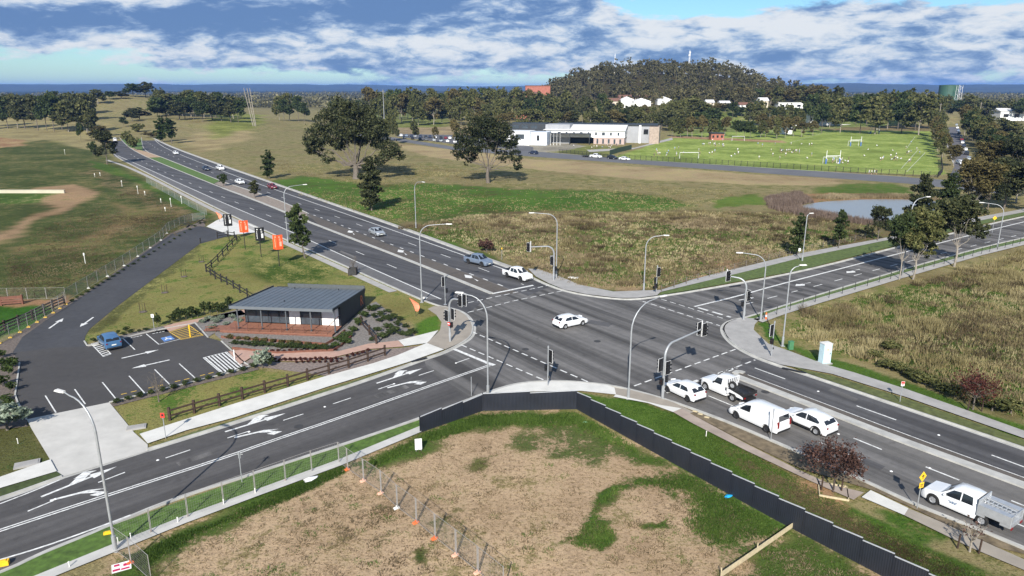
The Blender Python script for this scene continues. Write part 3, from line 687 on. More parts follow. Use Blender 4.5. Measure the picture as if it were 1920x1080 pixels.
# east side
sheet('footpath', [(1354, 617), (1361, 607), (1378, 600), (1400, 598), (1425, 599), (1415, 610), (1413, 620), (1440, 646), (1480, 660), (1540, 683), (1600, 700), (1700, 732), (1800, 767), (1925, 812), (1990, 835), (1990, 853), (1925, 826), (1800, 782), (1700, 747), (1560, 703), (1512, 694), (1462, 685), (1417, 669), (1384, 651), (1363, 634)], LZ, M['conc_grey'])
sheet('verge', [(1468, 680), (1512, 696), (1560, 706), (1700, 750), (1800, 785), (1925, 829), (1990, 852), (1990, 865), (1920, 840), (1815, 804), (1665, 753), (1512, 701)], .12, simple('verge_olive', (.085, .10, .028), .95, .4, 2))
sheet('footpath', [(1412, 600), (1460, 582), (1528, 562), (1690, 514), (1840, 472), (1925, 452), (2060, 420), (2060, 426), (1925, 459), (1840, 480), (1695, 522), (1530, 572), (1470, 591), (1430, 606)], LZ, M['conc_old'])
sheet('verge', [(1398, 598), (1410, 601), (1460, 582), (1528, 562), (1690, 514), (1840, 472), (2060, 420), (2060, 416), (1837, 467), (1688, 509), (1522, 559)], .11, simple('verge_green', (.075, .12, .022), .95, .4, 2))
# north side
sheet('footpath', [(1005, 520), (1030, 533), (1057, 544), (1100, 553), (1160, 560), (1195, 560), (1232, 555), (1238, 549), (1300, 534), (1400, 510), (1500, 485), (1660, 452), (1665, 446), (1500, 476), (1400, 500), (1300, 525), (1240, 545), (1150, 548), (1090, 536), (1055, 522), (1010, 506), (990, 505)], LZ, M['conc_grey'])
sheet('footpath', [(1660, 452), (1760, 430), (1850, 412), (2060, 372), (2060, 367), (1850, 405), (1760, 423), (1665, 446)], LZ, M['conc_grey'])
sheet('verge', [(1234, 555), (1240, 549), (1300, 534), (1400, 510), (1500, 485), (1660, 452), (1850, 412), (2060, 372), (2060, 376), (1841, 421), (1684, 460), (1500, 508), (1300, 544)], .11, simple('verge_green_b', (.08, .115, .026), .95, .4, 2))
P = resample(wl([(204, 300), (258, 318), (425, 404), (550, 459), (660, 508), (745, 546)])); b = MB(); strip(P, 0, -1.3, .05, b); tag(b.build('verge', M['conc_old']), kind='structure')
P = resample(wl(NW_R[1:], 2)); b = MB(); strip(P, -.16, -1.0, .06, b); tag(b.build('verge', M['conc_old']), kind='structure')

# car park
CP = [(387, 426), (375, 424), (350, 430), (322, 439), (270, 475), (160, 552), (140, 565), (90, 598), (42, 632), (24, 660), (37, 681), (30, 730), (28, 745), (50, 787), (205, 755), (340, 722), (475, 688), (457, 681), (437, 660), (415, 640), (390, 633), (365, 605), (275, 622), (222, 636), (165, 650), (158, 640), (160, 630), (168, 617), (215, 578), (375, 457), (412, 447), (434, 441)]
cpk = sheet('car_park', CP, .008, M['drive'])
sheet('car_park_surface', [(24, 662), (100, 652), (165, 650), (222, 636), (275, 622), (365, 605), (390, 633), (415, 640), (437, 660), (457, 681), (475, 688), (340, 722), (205, 755), (50, 787), (28, 745), (30, 730), (37, 681)], .014, M['carpark'], cpk)
b = MB()
for line in ([(37, 681), (30, 730), (28, 745), (50, 787)], [(158, 640), (165, 651), (222, 637), (275, 623), (365, 606)], [(365, 605), (390, 633)], [(415, 640), (437, 660), (457, 681), (475, 688), (340, 722), (205, 755)]):
    bar(resample(wl(line, 1)), -.07, .07, 0, .1, b)
tag(b.build('kerb', M['conc_kerb']), kind='structure')

# ---- paint
def line_mb(b, pxs, w, z, dash=None, gap=None, sm=1, off=0.0, skip=0.0):
    P = wl(pxs, sm)
    if off: P = offset(P, off)
    if dash is None:
        return strip(resample(P, 3), -w / 2, w / 2, z, b)
    # walk along the line
    seg = []; acc = 0.0
    for a, c in zip(P[:-1], P[1:]): seg.append((acc, acc + (c - a).length, a, c)); acc += (c - a).length
    def at(s):
        for s0, s1, a, c in seg:
            if s <= s1: return a.lerp(c, (s - s0) / max(1e-6, s1 - s0))
        return P[-1]
    s = skip
    while s < acc:
        e = min(s + dash, acc)
        strip([at(s), at(e)], -w / 2, w / 2, z, b); s += dash + gap
    return b
ZL = .019
b = MB()
# NW arm
line_mb(b, [(221, 292), (262, 310), (392, 369), (460, 398), (527, 426), (662, 488), (827, 561)], .22, ZL)
line_mb(b, [(287, 259), (300, 272), (330, 287), (425, 324), (517, 356), (645, 400), (760, 440), (870, 479), (942, 504), (985, 519)], .22, ZL)
line_mb(b, [(245, 289), (272, 306), (311, 324), (395, 360), (466, 389), (593, 441), (715, 491), (787, 521)], .16, ZL, 3.4, 8.6)
line_mb(b, [(270, 262), (300, 283), (390, 322), (500, 360), (595, 394), (644, 411), (764, 455), (827, 477), (905, 505), (982, 534)], .16, ZL, 3.2, 8.8)
line_mb(b, [(575, 399), (611, 411), (682, 439), (765, 470), (837, 497), (918, 527), (955, 541)], .22, ZL, 1.3, 2.6)
line_mb(b, [(922, 551), (1000, 535)], .45, ZL)
line_mb(b, [(877, 568), (1029, 535)], .18, ZL, 1.0, .55, sm=0)
line_mb(b, [(877, 586), (964, 564), (1057, 545)], .18, ZL, 1.0, .55, sm=0)
# SW arm
DBL = [(918, 685), (785, 731), (630, 786), (500, 830), (425, 857), (207, 927), (0, 995), (-120, 1034)]
line_mb(b, DBL, .13, ZL, off=.14); line_mb(b, DBL, .13, ZL, off=-.14)
line_mb(b, [(880, 672), (826, 691), (770, 709), (710, 730), (646, 750), (577, 774), (504, 797), (425, 822), (340, 849), (249, 880), (153, 917), (52, 959)], .13, ZL, 1.9, 3.0)
line_mb(b, [(245, 966), (160, 998), (80, 1026), (0, 1050)], .16, ZL)
line_mb(b, [(0, 945), (60, 922), (112, 900)], .14, ZL)
line_mb(b, [(852, 655), (920, 683)], .42, ZL); line_mb(b, [(912, 680), (927, 685)], .5, ZL + .001)
line_mb(b, [(885, 622), (1102, 716)], .18, ZL, 1.0, .55, sm=0)
line_mb(b, [(865, 647), (1025, 715)], .18, ZL, 1.0, .55, sm=0)
# NE arm
line_mb(b, [(1302, 575), (1385, 555), (1455, 535), (1537, 514), (1660, 482), (1688, 475), (1850, 433), (1920, 416), (2040, 388)], .32, ZL)
line_mb(b, [(1392, 572), (1461, 554), (1539, 534), (1627, 510), (1700, 491), (1800, 467), (1920, 438)], .16, ZL, 2.2, 3.2)
line_mb(b, [(1309, 577), (1370, 595)], .4, ZL, 1.6, .7, sm=0)
line_mb(b, [(1205, 565), (1350, 611)], .18, ZL, 1.0, .55, sm=0)
line_mb(b, [(1240, 561), (1355, 597)], .16, ZL, 1.0, .6, sm=0)
# SE arm
line_mb(b, [(1189, 724), (1382, 654)], .18, ZL, 1.0, .55, sm=0)
line_mb(b, [(1250, 737), (1300, 719), (1416, 675)], .18, ZL, 1.0, .55, sm=0)
line_mb(b, [(1247, 734), (1380, 690)], .4, ZL, .8, .5, sm=0)
line_mb(b, [(1325, 741), (1372, 760), (1525, 825), (1582, 848), (1720, 906), (1872, 968), (1960, 1004)], .14, ZL, 3.6, 7.8, skip=.2)
line_mb(b, [(1490, 773), (1602, 823), (1696, 860), (1787, 896), (1886, 935), (2000, 980)], .16, ZL, 2.4, 3.4)
line_mb(b, [(1415, 690), (1460, 706), (1605, 761), (1665, 782), (1850, 850), (1920, 876), (2000, 905)], .15, ZL, 3.6, 7.6)
line_mb(b, [(1402, 703), (1565, 764), (1680, 808), (1920, 896), (2060, 945)], .10, ZL)
tag(b.build('lane_marking', M['white_line'], road), kind='structure')
# pavement arrows
def arrow(kind, tail, head, w=1.0, parent=road, m='white_line', z=.021):
    p, q = G(*tail), G(*head); d = Vector((q.x - p.x, q.y - p.y)); Lg = d.length; d.normalize(); n = Vector((-d.y, d.x))
    def T(pts): return [(p.x + d.x * a + n.x * c * w, p.y + d.y * a + n.y * c * w) for a, c in pts]
    b = MB(); hd = min(1.9, Lg * .35)
    if kind in 'sl':
        b.flat(T([(0, -.09), (Lg - hd, -.09), (Lg - hd, -.32), (Lg, 0), (Lg - hd, .32), (Lg - hd, .09), (0, .09)]), z)
    if kind == 'l':
        a0 = Lg * .36
        b.flat(T([(a0, .09), (a0 + .75, .55), (a0 + .55, .55), (a0 + 1.5, .95), (a0 + 2.2, .5), (a0 + 1.8, .5), (a0 + 1.1, .09)]), z)
    if kind == 'r':
        a0 = Lg * .52
        b.flat(T([(0, .35), (a0, .35), (a0 + 1.0, -.05), (a0 + .55, -.12), (a0 + 1.0, -.5), (Lg, -.3), (Lg - .9, .28), (a0 + 1.7, .18), (a0 + .5, .55), (0, .55)]), z)
    if kind == 't':
        b.flat(T([(0, -.12), (Lg * .45, -.12), (Lg * .45, .25), (Lg * .62, .7), (Lg, .1), (Lg * .72, -.55), (Lg * .62, -.25), (0, .12)]), z)
    return tag(b.build('turn_arrow', M[m], parent), kind='structure')
for t, h in (((706, 719), (792, 691)), ((422, 810), (536, 775)), ((77, 932), (219, 875))): arrow('l', t, h, 1.25)
for t, h in (((731, 731), (797, 714)), ((442, 826), (527, 806)), ((94, 946), (202, 918))): arrow('r', t, h, 1.25)
for t, h in (((655, 432), (664, 440)), ((748, 468), (762, 478)), ((872, 515), (896, 527))): arrow('t', h, t, 1.1)
for t, h in (((1490, 536), (1520, 530)), ((1586, 512), (1612, 505))): arrow('t', h, t, 1.0)
arrow('s', (1385, 563), (1414, 558), 1.2)
b = MB()
# car park paint
for a, c in (((85, 742), (105, 774)), ((140, 730), (160, 758)), ((192, 717), (218, 749)), ((242, 705), (271, 737)), ((290, 693), (321, 724)), ((336, 682), (368, 711)),
             ((230, 634), (253, 656)), ((274, 626), (298, 646))):
    line_mb(b, [a, c], .11, .021, sm=0)
line_mb(b, [(298, 646), (338, 636)], .1, .021, sm=0)
def hatch(b, quad, n, frac, w, z):
    "diagonal bars across a bay given by its four corners"
    A, B_, C, D = [Vector((G(*q).x, G(*q).y)) for q in quad]
    for i in range(n):
        t = (i + .5) / n
        p = A.lerp(B_, t); q = D.lerp(C, t)
        strip([p, q], -w / 2, w / 2, z, b)
    for p, q in ((A, B_), (B_, C), (C, D), (D, A)): strip([p, q], -.05, .05, z + .001, b)
hatch(b, [(381, 671), (425, 660), (458, 688), (415, 700)], 7, .5, .17, .021)
hatch(b, [(171, 645), (186, 641), (208, 664), (194, 669)][1:] + [(171, 645)], 8, .5, .2, .021)
for x0, y0, x1, y1, n in ((244, 634, 268, 629, 4), (286, 626, 310, 621, 4)):
    for i in range(n):
        t = i / n; xa = x0 + (x1 - x0) * t; ya = y0 + (y1 - y0) * t
        line_mb(b, [(xa, ya), (xa + 4.5, ya - 1.1)], .14, .021, sm=0)
tag(b.build('bay_marking', M['white_line'], cpk), kind='structure')
b = MB(); hatch(b, [(340, 637), (317, 622), (356, 611), (381, 629)], 7, .5, .16, .021)
for xa, ya, xc, yc in ((227, 740, 256, 733), (278, 728, 306, 722), (328, 716, 355, 710), (375, 705, 402, 698)): line_mb(b, [(xa, ya), (xc, yc)], .14, .0225, .5, .35, sm=0)
tag(b.build('bay_marking', M['yellow_line'], cpk), kind='structure')
for t, h in (((228, 672), (298, 656)), ((318, 675), (247, 691)), ((92, 616), (119, 597)), ((175, 595), (150, 613))): arrow('s', t, h, 1.3, cpk)
# accessible bay panel: blue with a white wheelchair figure
A, B_, C, D = [Vector((G(*q).x, G(*q).y)) for q in ((301, 634), (320, 629.5), (328, 636), (308, 641))]
b = MB().flat([A, D, C, B_][::-1], .022); tag(b.build('bay_symbol', M['blue_line'], cpk), kind='structure')
def uvp(u, v): return A.lerp(B_, u).lerp(D.lerp(C, u), v)
b = MB()
ring = [(.5 + .24 * math.cos(t), .66 + .22 * math.sin(t)) for t in [R(200 - 20 * i) * -1 for i in range(12)]]
strip([uvp(*p) for p in ring], -.07, .07, .026, b)
strip([uvp(.46, .28), uvp(.48, .58), uvp(.68, .60), uvp(.78, .82)], -.08, .08, .027, b)
b.flat([uvp(.46 + .075 * math.cos(R(60 * i)), .16 + .075 * math.sin(R(60 * i))) for i in range(6)], .026)
tag(b.build('bay_symbol', M['white_line'], cpk), kind='structure')
# school road, street beyond, carpark by the school
sheet('school_road', [(488, 236), (572, 241), (742, 258), (850, 275), (1030, 286), (1185, 299.5), (1440, 315), (1710, 333), (1780, 338), (1900, 352), (1900, 366), (1700, 344), (1440, 325.5), (1160, 305), (975, 292), (850, 281), (742, 264), (572, 246), (500, 243)], .012, M['conc_grey'] if False else asphalt('asphalt_school_road', (.13, .132, .14)))
sheet('street', [(1776, 212), (1796, 212), (1800, 262), (1822, 300), (1832, 345), (1775, 341), (1790, 312), (1772, 262), (1766, 240)], .016, asphalt('asphalt_street', (.125, .12, .125)))
sheet('school_car_park', [(742, 251), (900, 254), (945, 262), (1000, 276), (1000, 286), (940, 278), (850, 270), (745, 256)], .010, asphalt('asphalt_school_car_park', (.11, .11, .115)))
sheet('school_path', [(1100, 281), (1190, 277), (1260, 258), (1262, 262), (1180, 281), (1105, 285)], .02, M['conc_old'])
b = MB()
line_mb(b, [(1030, 286), (1185, 299), (1440, 315), (1700, 332)], .5, .03)
line_mb(b, [(1766, 240), (1772, 262), (1788, 306)], .5, .03)
tag(b.build('kerb', M['conc_kerb']), kind='structure')
# playing field lines
b = MB()
for q in ([(1716, 256), (1700, 278)], [(1500, 250), (1716, 256)], [(1480, 268), (1540, 250)], [(1690, 316), (1722, 280)], [(1700, 322), (1735, 286)]): line_mb(b, q, .12, .012, sm=0)
tag(b.build('field_line', M['white_line']), kind='structure')
# pond
pw, nt, bs = nmat('pond_water'); bs.inputs['Base Color'].default_value = (.24, .235, .215, 1); bs.inputs['Roughness'].default_value = .22; bs.inputs['Specular IOR Level'].default_value = .45
tcx = N(nt, 'ShaderNodeTexCoord'); bp = N(nt, 'ShaderNodeBump'); bp.inputs['Strength'].default_value = .06
L(nt, noise_n(nt, tcx.outputs['Object'], 1.2, 4), bp.inputs['Height']); L(nt, bp.outputs[0], bs.inputs['Normal'])
POND = [(1496, 388), (1520, 381), (1570, 376), (1640, 373.5), (1700, 374), (1745, 376), (1775, 382), (1790, 392), (1770, 405), (1720, 413), (1680, 417), (1630, 413), (1580, 406), (1530, 397)]
Pp = wl(POND + [POND[0]], 2)
sheet('pond', [(p.x, p.y) for p in Pp[:-1]], .03, pw, world=True)

M['trim_iron'] = simple('cast_iron', (.045, .043, .042), .7, .2, 9)
# repairs, covers and studs on the carriageways
for q, m in (([(1108, 600), (1150, 607), (1141, 613), (1098, 606)], 'road_dark'), ([(700, 742), (760, 722), (768, 727), (708, 747)], 'road'), ([(1590, 845), (1660, 875), (1650, 882), (1580, 852)], 'road_dark'), ([(330, 868), (395, 846), (401, 852), (336, 874)], 'road'), ([(640, 470), (668, 482), (660, 486), (632, 474)], 'road'), ([(1560, 728), (1610, 748), (1602, 753), (1552, 733)], 'road')):
    sheet('road_patch', q, .0155, M[m], road)
for i, (px, py) in enumerate(((1120, 640), (985, 655), (560, 800), (1435, 735), (850, 545), (1500, 545))):
    p = G(px, py); tag(MB().lathe([(.001, .021), (.36, .021), (.40, .017)], (0, 0, 0), 'z', 18).build('manhole_cover', M['trim_iron'], road, (p.x, p.y, 0)), kind='structure')
for px, py in ((609, 763), (739, 720), (467, 810), (296, 863), (104, 936), (1572, 814), (1671, 884), (1743, 878), (1534, 734), (1760, 816), (855, 681)):
    tag(MB().lathe([(.001, .06), (.07, .055), (.12, .02)], (0, 0, 0), 'z', 8).build('road_stud', M['white'], None, G(px, py)), 'small white raised stud on the dark carriageway', 'road stud', 'white studs on the carriageways')
# ------------------------------------------------------------------ vehicles
def paint(name, col, metal=0.0): return simple(name, col, .32, .04, 1.2, metal=metal, coat=.6)
PAINT = {'white': paint('paint_white', (.74, .75, .76)), 'black': paint('paint_black', (.012, .013, .016)), 'blue': paint('paint_blue', (.07, .17, .33), .3),
         'greyblue': paint('paint_grey_blue', (.19, .24, .32), .3), 'silver': paint('paint_silver', (.42, .45, .48), .4), 'red': paint('paint_dark_red', (.16, .012, .02)),
         'navy': paint('paint_navy', (.02, .028, .055)), 'grey': paint('paint_grey', (.12, .125, .13), .3)}
M['tyre'] = simple('tyre_rubber', (.012, .012, .012), .85, .3, 9)
M['rim'] = simple('alloy_rim', (.50, .51, .53), .35, .1, 9, metal=.5)
M['rim_dark'] = simple('dark_rim', (.05, .05, .055), .4, .2, 9, metal=.4)
M['trim'] = simple('black_trim', (.016, .016, .017), .6, .25, 8)
M['tail'] = simple('tail_lamp_red', (.20, .012, .012), .25, .15, 9)
M['head'] = simple('head_lamp_clear', (.55, .57, .6), .1, .1, 9)
M['plate'] = simple('number_plate', (.78, .78, .70), .5, .08, 20)
M['alu'] = simple('aluminium', (.50, .52, .54), .38, .1, 3, metal=.5)
def lerp_t(tab, x):
    if x <= tab[0][0]: return tab[0][1]
    for (a, u), (b, v) in zip(tab[:-1], tab[1:]):
        if x <= b: return u + (v - u) * (x - a) / (b - a)
    return tab[-1][1]
TYPES = {
 # deck: lower body outline; roof: greenhouse outline (both nose=+x, tail=-x); win: side glass (x along car, 0..1 up the side)
 'hatch': dict(L=4.3, W=1.76, wb=2.62, wr=.32, fo=.86, deck=[(-2.15, .62), (-2.10, .98), (-1.9, 1.0), (.85, .95), (1.35, .90), (1.95, .76), (2.15, .60)],
    roof=[(-2.0, .99), (-1.55, 1.36), (-.9, 1.45), (-.2, 1.46), (.2, 1.42), (1.05, .93)], win=[[(.80, .1), (.18, .86), (-.28, .9), (-.28, .1)], [(-.36, .1), (-.36, .9), (-1.1, .84), (-1.35, .3), (-1.25, .12)]]),
 'suv': dict(L=4.5, W=1.84, wb=2.65, wr=.36, fo=.9, deck=[(-2.25, .66), (-2.2, 1.05), (-2.0, 1.08), (.85, 1.03), (1.4, 1.0), (2.05, .86), (2.25, .66)],
    roof=[(-2.1, 1.07), (-1.75, 1.42), (-1.0, 1.58), (-.2, 1.62), (.25, 1.57), (1.15, 1.01)], win=[[(.88, .1), (.25, .86), (-.25, .9), (-.25, .1)], [(-.33, .1), (-.33, .9), (-1.15, .86), (-1.55, .4), (-1.4, .12)]]),
 'sedan': dict(L=4.65, W=1.8, wb=2.72, wr=.33, fo=.92, deck=[(-2.32, .62), (-2.28, .98), (-1.5, 1.02), (.85, .95), (1.4, .90), (2.1, .74), (2.32, .58)],
    roof=[(-1.75, 1.01), (-1.0, 1.40), (-.5, 1.45), (.0, 1.45), (.25, 1.41), (1.1, .93)], win=[[(.85, .1), (.22, .86), (-.3, .9), (-.3, .1)], [(-.38, .1), (-.38, .9), (-.95, .82), (-1.3, .25), (-1.2, .12)]]),
 'van': dict(L=5.15, W=1.95, wb=3.2, wr=.34, fo=.9, deck=[(-2.57, .6), (-2.54, 1.1), (-2.5, 1.16), (1.3, 1.12), (1.75, 1.06), (2.3, .84), (2.57, .6)],
    roof=[(-2.52, 1.2), (-2.38, 1.86), (-1.9, 1.95), (.1, 1.97), (.75, 1.86), (1.8, 1.05)], win=[[(1.45, .08), (.8, .72), (.25, .78), (.25, .08)]]),
 'ute': dict(L=5.3, W=1.86, wb=3.15, wr=.38, fo=.92, deck=[(-2.65, .7), (-2.62, 1.12), (-.75, 1.12), (1.2, 1.08), (1.7, 1.08), (2.45, .95), (2.65, .7)],
    roof=[(-.95, 1.12), (-.72, 1.72), (-.3, 1.77), (.35, 1.77), (.65, 1.72), (1.45, 1.08)], win=[[(1.2, .1), (.62, .86), (.12, .9), (.12, .1)], [(.04, .1), (.04, .9), (-.55, .88), (-.62, .1)]]),
 'cab': dict(L=3.1, W=1.82, wb=0, wr=.39, fo=.62, deck=[(-1.55, .75), (-1.52, 1.18), (.0, 1.18), (.95, 1.16), (1.48, 1.06), (1.55, .75)],
    roof=[(-1.5, 1.18), (-1.42, 1.84), (-1.0, 1.9), (-.55, 1.9), (-.3, 1.86), (.15, 1.18)], win=[[(.0, .1), (-.33, .84), (-.95, .88), (-.95, .1)]]),
 'dualcab': dict(L=3.6, W=1.86, wb=0, wr=.39, fo=.85, deck=[(-1.8, .72), (-1.77, 1.12), (.0, 1.12), (.75, 1.1), (1.6, .98), (1.8, .72)],
    roof=[(-1.76, 1.12), (-1.66, 1.74), (-1.2, 1.8), (-.45, 1.8), (-.15, 1.74), (.6, 1.1)], win=[[(.36, .1), (-.2, .86), (-.7, .9), (-.7, .1)], [(-.78, .1), (-.78, .9), (-1.4, .88), (-1.5, .12)]]),
}
def make_body(t, wheels):
    L_, W = t['L'], t['W']; deck = t['deck']; roof = t['roof']; ra = t['wr'] + .07
    xs = set([p[0] for p in deck] + [p[0] for p in roof])
    for xw in wheels:
        for i in range(9): xs.add(xw + ra * math.cos(math.pi * i / 8) * .999)
        xs.add(xw + ra * 1.02); xs.add(xw - ra * 1.02)
    h = L_ / 2
    for d in (.12, .3): xs.add(h - d); xs.add(-h + d)
    xs = sorted(x for x in xs if -h <= x <= h)
    xs = [x for i, x in enumerate(xs) if i == 0 or x - xs[i - 1] > .004]
    def plan(x):
        d = h - abs(x); k = min(1, d / .42)
        return (.86 + .14 * (1 - (1 - k) ** 2.2)) * W / 2
    def sect(x):
        w = plan(x); zd = lerp_t(deck, x); zr = zd
        if roof[0][0] <= x <= roof[-1][0]: zr = max(zd, lerp_t(roof, x))
        zb = .27
        for xw in wheels:
            if abs(x - xw) < ra: zb = max(zb, t['wr'] + math.sqrt(max(0, ra * ra - (x - xw) ** 2)) - .01)
        k = min(1, (zr - zd) / .5); wt = w * (.93 - .16 * k)
        z2 = max(zb + .03, .46)
        return [(0, zb), (w * .93, zb), (w, z2), (w, max(zd - .2, z2 + .02)), (w * .955, max(zd - .015, z2 + .04)), (wt, zr - .05 * k), (wt * .86, zr + .012 * k), (0, zr + .035 * k + .012)]
    S = {x: sect(x) for x in xs}
    b = MB(); n = 8; ring = 2 * n - 2
    for x in xs:
        s = S[x]
        b.v += [(x, y, z) for y, z in s] + [(x, -y, z) for y, z in s[-2:0:-1]]
    for i in range(len(xs) - 1):
        for j in range(ring):
            k = (j + 1) % ring
            b.f.append((i * ring + j, (i + 1) * ring + j, (i + 1) * ring + k, i * ring + k)); b.mi.append(0)
    b.f.append(tuple(range(ring))); b.mi.append(0)
    m = (len(xs) - 1) * ring; b.f.append(tuple(m + j for j in range(ring - 1, -1, -1))); b.mi.append(0)
    def side(x, u, off=.008):
        s = sect(x); a, c = s[4], s[5]
        return (x, a[0] + (c[0] - a[0]) * u + off, a[1] + (c[1] - a[1]) * u)
    def top(x, u, off=.012):
        "across the roof or bonnet, u = -1..1"
        s = sect(x); hw = s[6][0]; return (x, u * hw, s[6][1] + off)
    return b, side, top, sect
def wheel_parts(root, x, y, r, rim, w=.22):
    s = 1 if y > 0 else -1
    b = MB().lathe([(r * .58, -w / 2), (r * .9, -w / 2), (r, -w / 2 + .04), (r, w / 2 - .04), (r * .9, w / 2), (r * .58, w / 2), (r * .58, -w / 2)], (0, 0, 0), 'y', 18)
    wo = b.build('wheel', M['tyre'], root, (x, y, r), smooth=40)
    b = MB(); f = s * (w / 2 - .03)
    b.lathe([(r * .60, f - s * .02), (r * .56, f + s * .015), (r * .50, f)], (0, 0, 0), 'y', 18)
    for i in range(5):
        g = 2 * math.pi * i / 5; c, q = math.cos(g), math.sin(g); px_, pz = -q, c
        k = .085 * r / .33
        v = [(c * r * .1 + px_ * k, f, q * r * .1 + pz * k), (c * r * .1 - px_ * k, f, q * r * .1 - pz * k), (c * r * .52 - px_ * k * .75, f, q * r * .52 - pz * k * .75), (c * r * .52 + px_ * k * .75, f, q * r * .52 + pz * k * .75)]
        b.add(v, [(0, 1, 2, 3)])
    b.add([(0, f + s * .01, 0)] + [(r * .14 * math.cos(R(45 * i)), f + s * .008, r * .14 * math.sin(R(45 * i))) for i in range(8)], [(0, i + 1, (i + 1) % 8 + 1) for i in range(8)])
    b.add([(0, f - s * .05, 0)] + [(r * .57 * math.cos(R(30 * i)), f - s * .05, r * .57 * math.sin(R(30 * i))) for i in range(12)], [(0, i + 1, (i + 1) % 12 + 1) for i in range(12)]); 
    b.mi = [0] * (len(b.f) - 12) + [1] * 12
    return b.build('rim', [rim, M['trim']], wo)
def make_car(kind, col, label, cat, name='car', rim='rim', cladding=False, detail=True, group=None):
    t = TYPES[kind]; L_, W = t['L'], t['W']; h = L_ / 2
    root = empty(name, (0, 0, 0), 0, label, cat, group)
    xf = h - t['fo']; wheels = [xf, xf - t['wb']] if t['wb'] else [xf]
    b, side, top, sect = make_body(t, wheels)
    b.build('body', PAINT[col], root, smooth=32)
    for poly in t['win']:
        for s in (1, -1):
            P = [side(x, .5 + (u - .5) * 1.12) for x, u in poly]; P = [(p[0], s * p[1], p[2]) for p in P]
            MB().add(P, [tuple(range(len(P)))]).build('window', M['glass'], root)
    r = t['roof']; f0, f1 = r[-1], r[-2]; nf = Vector((f1[1] - f0[1], 0, f0[0] - f1[0])).normalized()
    def slope(p0, p1, a, c, wa, wc, nrm, nm):
        out = []
        for u, w in ((a, wa), (c, wc)):
            x = p0[0] + (p1[0] - p0[0]) * u; s = sect(x); hw = s[5][0] * .4 + s[6][0] * .6
            for sg in (1, -1): out.append(Vector((x, sg * hw * w, s[6][1])) + nrm * .015)
        return MB().add([out[0], out[1], out[3], out[2]], [(0, 1, 2, 3)]).build(nm, M['glass'], root)
    slope(f0, f1, .08, .93, 1.02, .98, nf, 'windscreen')
    b0, b1 = r[0], r[1]; nb = Vector((-(b1[1] - b0[1]), 0, b1[0] - b0[0])).normalized()
    slope(b0, b1, .15 if kind != 'van' else .1, .92 if kind != 'van' else .78, .96, .96, nb, 'rear_window')
    for xw in wheels:
        for s in (1, -1): wheel_parts(root, xw, s * (W / 2 - .13), t['wr'], M[rim])
    if not detail: return root
    # lamps, plates, bumpers, mirrors
    for s in (1, -1):
        w = W / 2
        b = MB().add([(h - .07, s * w * .50, .66), (h - .02, s * w * .52, .78), (h - .26, s * w * .93, .83), (h - .3, s * w * .97, .70)], [(0, 1, 2, 3) if s < 0 else (3, 2, 1, 0)])
        b.v = [(x + .03, y * 1.012, z + .01) for x, y, z in b.v]; b.build('headlight', M['head'], root)
        if t['wb']:
            zt = 1.0 if kind != 'van' else 1.3; hb = .13 if kind != 'van' else .55
            if kind == 'ute': zt = .95; hb = .28
            xs_ = -h - .008
            MB().box((xs_ + .05, s * w * .79, zt - hb / 2), (.12, w * .17, hb)).build('tail_light', M['tail'], root)
        xm = t['win'][0][0][0] - .12; zm = side(xm, .2)
        MB().box((xm, s * (zm[1] + .10), zm[2] + .02), (.13, .17, .12)).build('mirror', PAINT[col] if kind != 'cab' else M['trim'], root)
    MB().box((h - .01, 0, .50), (.05, .48, .11)).build('number_plate', M['plate'], root)
    MB().box((h - .03, 0, .36), (.08, W * .72, .13)).build('bumper', M['trim'], root)
    MB().box((h - .045, 0, .64), (.07, W * .42, .12)).build('grille', M['trim'], root)
    if t['wb']:
        MB().box((-h - .012, 0, .72 if kind != 'van' else .8), (.03, .48, .12)).build('number_plate', M['plate'], root)
        MB().box((-h + .04, 0, .36), (.12, W * .84, .16)).build('bumper', M['trim'], root)
    if cladding:
        for s in (1, -1):
            for xw in wheels:
                b = MB(); ra = t['wr'] + .07; prev = None; vs = []
                for i in range(11):
                    g = math.pi * i / 10; vs += [(xw + ra * math.cos(g), s * (W / 2 + .012), t['wr'] + ra * math.sin(g)), (xw + (ra + .08) * math.cos(g), s * (W / 2 + .012), t['wr'] + (ra + .08) * math.sin(g))]
                b.add(vs, [(2 * i, 2 * i + 1, 2 * i + 3, 2 * i + 2) if s < 0 else (2 * i + 2, 2 * i + 3, 2 * i + 1, 2 * i) for i in range(10)]).build('wheel_arch_trim', M['trim'], root)
            MB().box((wheels[0] - t['wb'] / 2, s * (W / 2), .38), (t['wb'] - .95, .03, .16)).build('sill_trim', M['trim'], root)
    return root
def place(root, front, rear, vis, W, mid=0.0, wb=None):
    "front/rear: ground contact of the two wheels on the visible side (L or R)"
    f, r = G(*front), G(*rear); d = Vector((f.x - r.x, f.y - r.y)).normalized()
    n = Vector((-d.y, d.x)); s = -1 if vis == 'L' else 1
    c = Vector(((f.x + r.x) / 2, (f.y + r.y) / 2)) + n * s * (W / 2 - .1) - d * mid
    root.location = (c.x, c.y, .022); root.rotation_euler.z = math.atan2(d.y, d.x)
    return root
def place_dir(root, px, py, d, off=0.0):
    p = G(px, py); root.location = (p.x + d[0] * off, p.y + d[1] * off, .022); root.scale = (.95,) * 3; root.rotation_euler.z = math.atan2(d[1], d[0]); return root
def dirn(a, c):
    p, q = G(*a), G(*c); d = Vector((q.x - p.x, q.y - p.y)).normalized(); return (d.x, d.y)
def wbmid(kind):
    t = TYPES[kind]; h = t['L'] / 2; return (h - t['fo']) - t['wb'] / 2
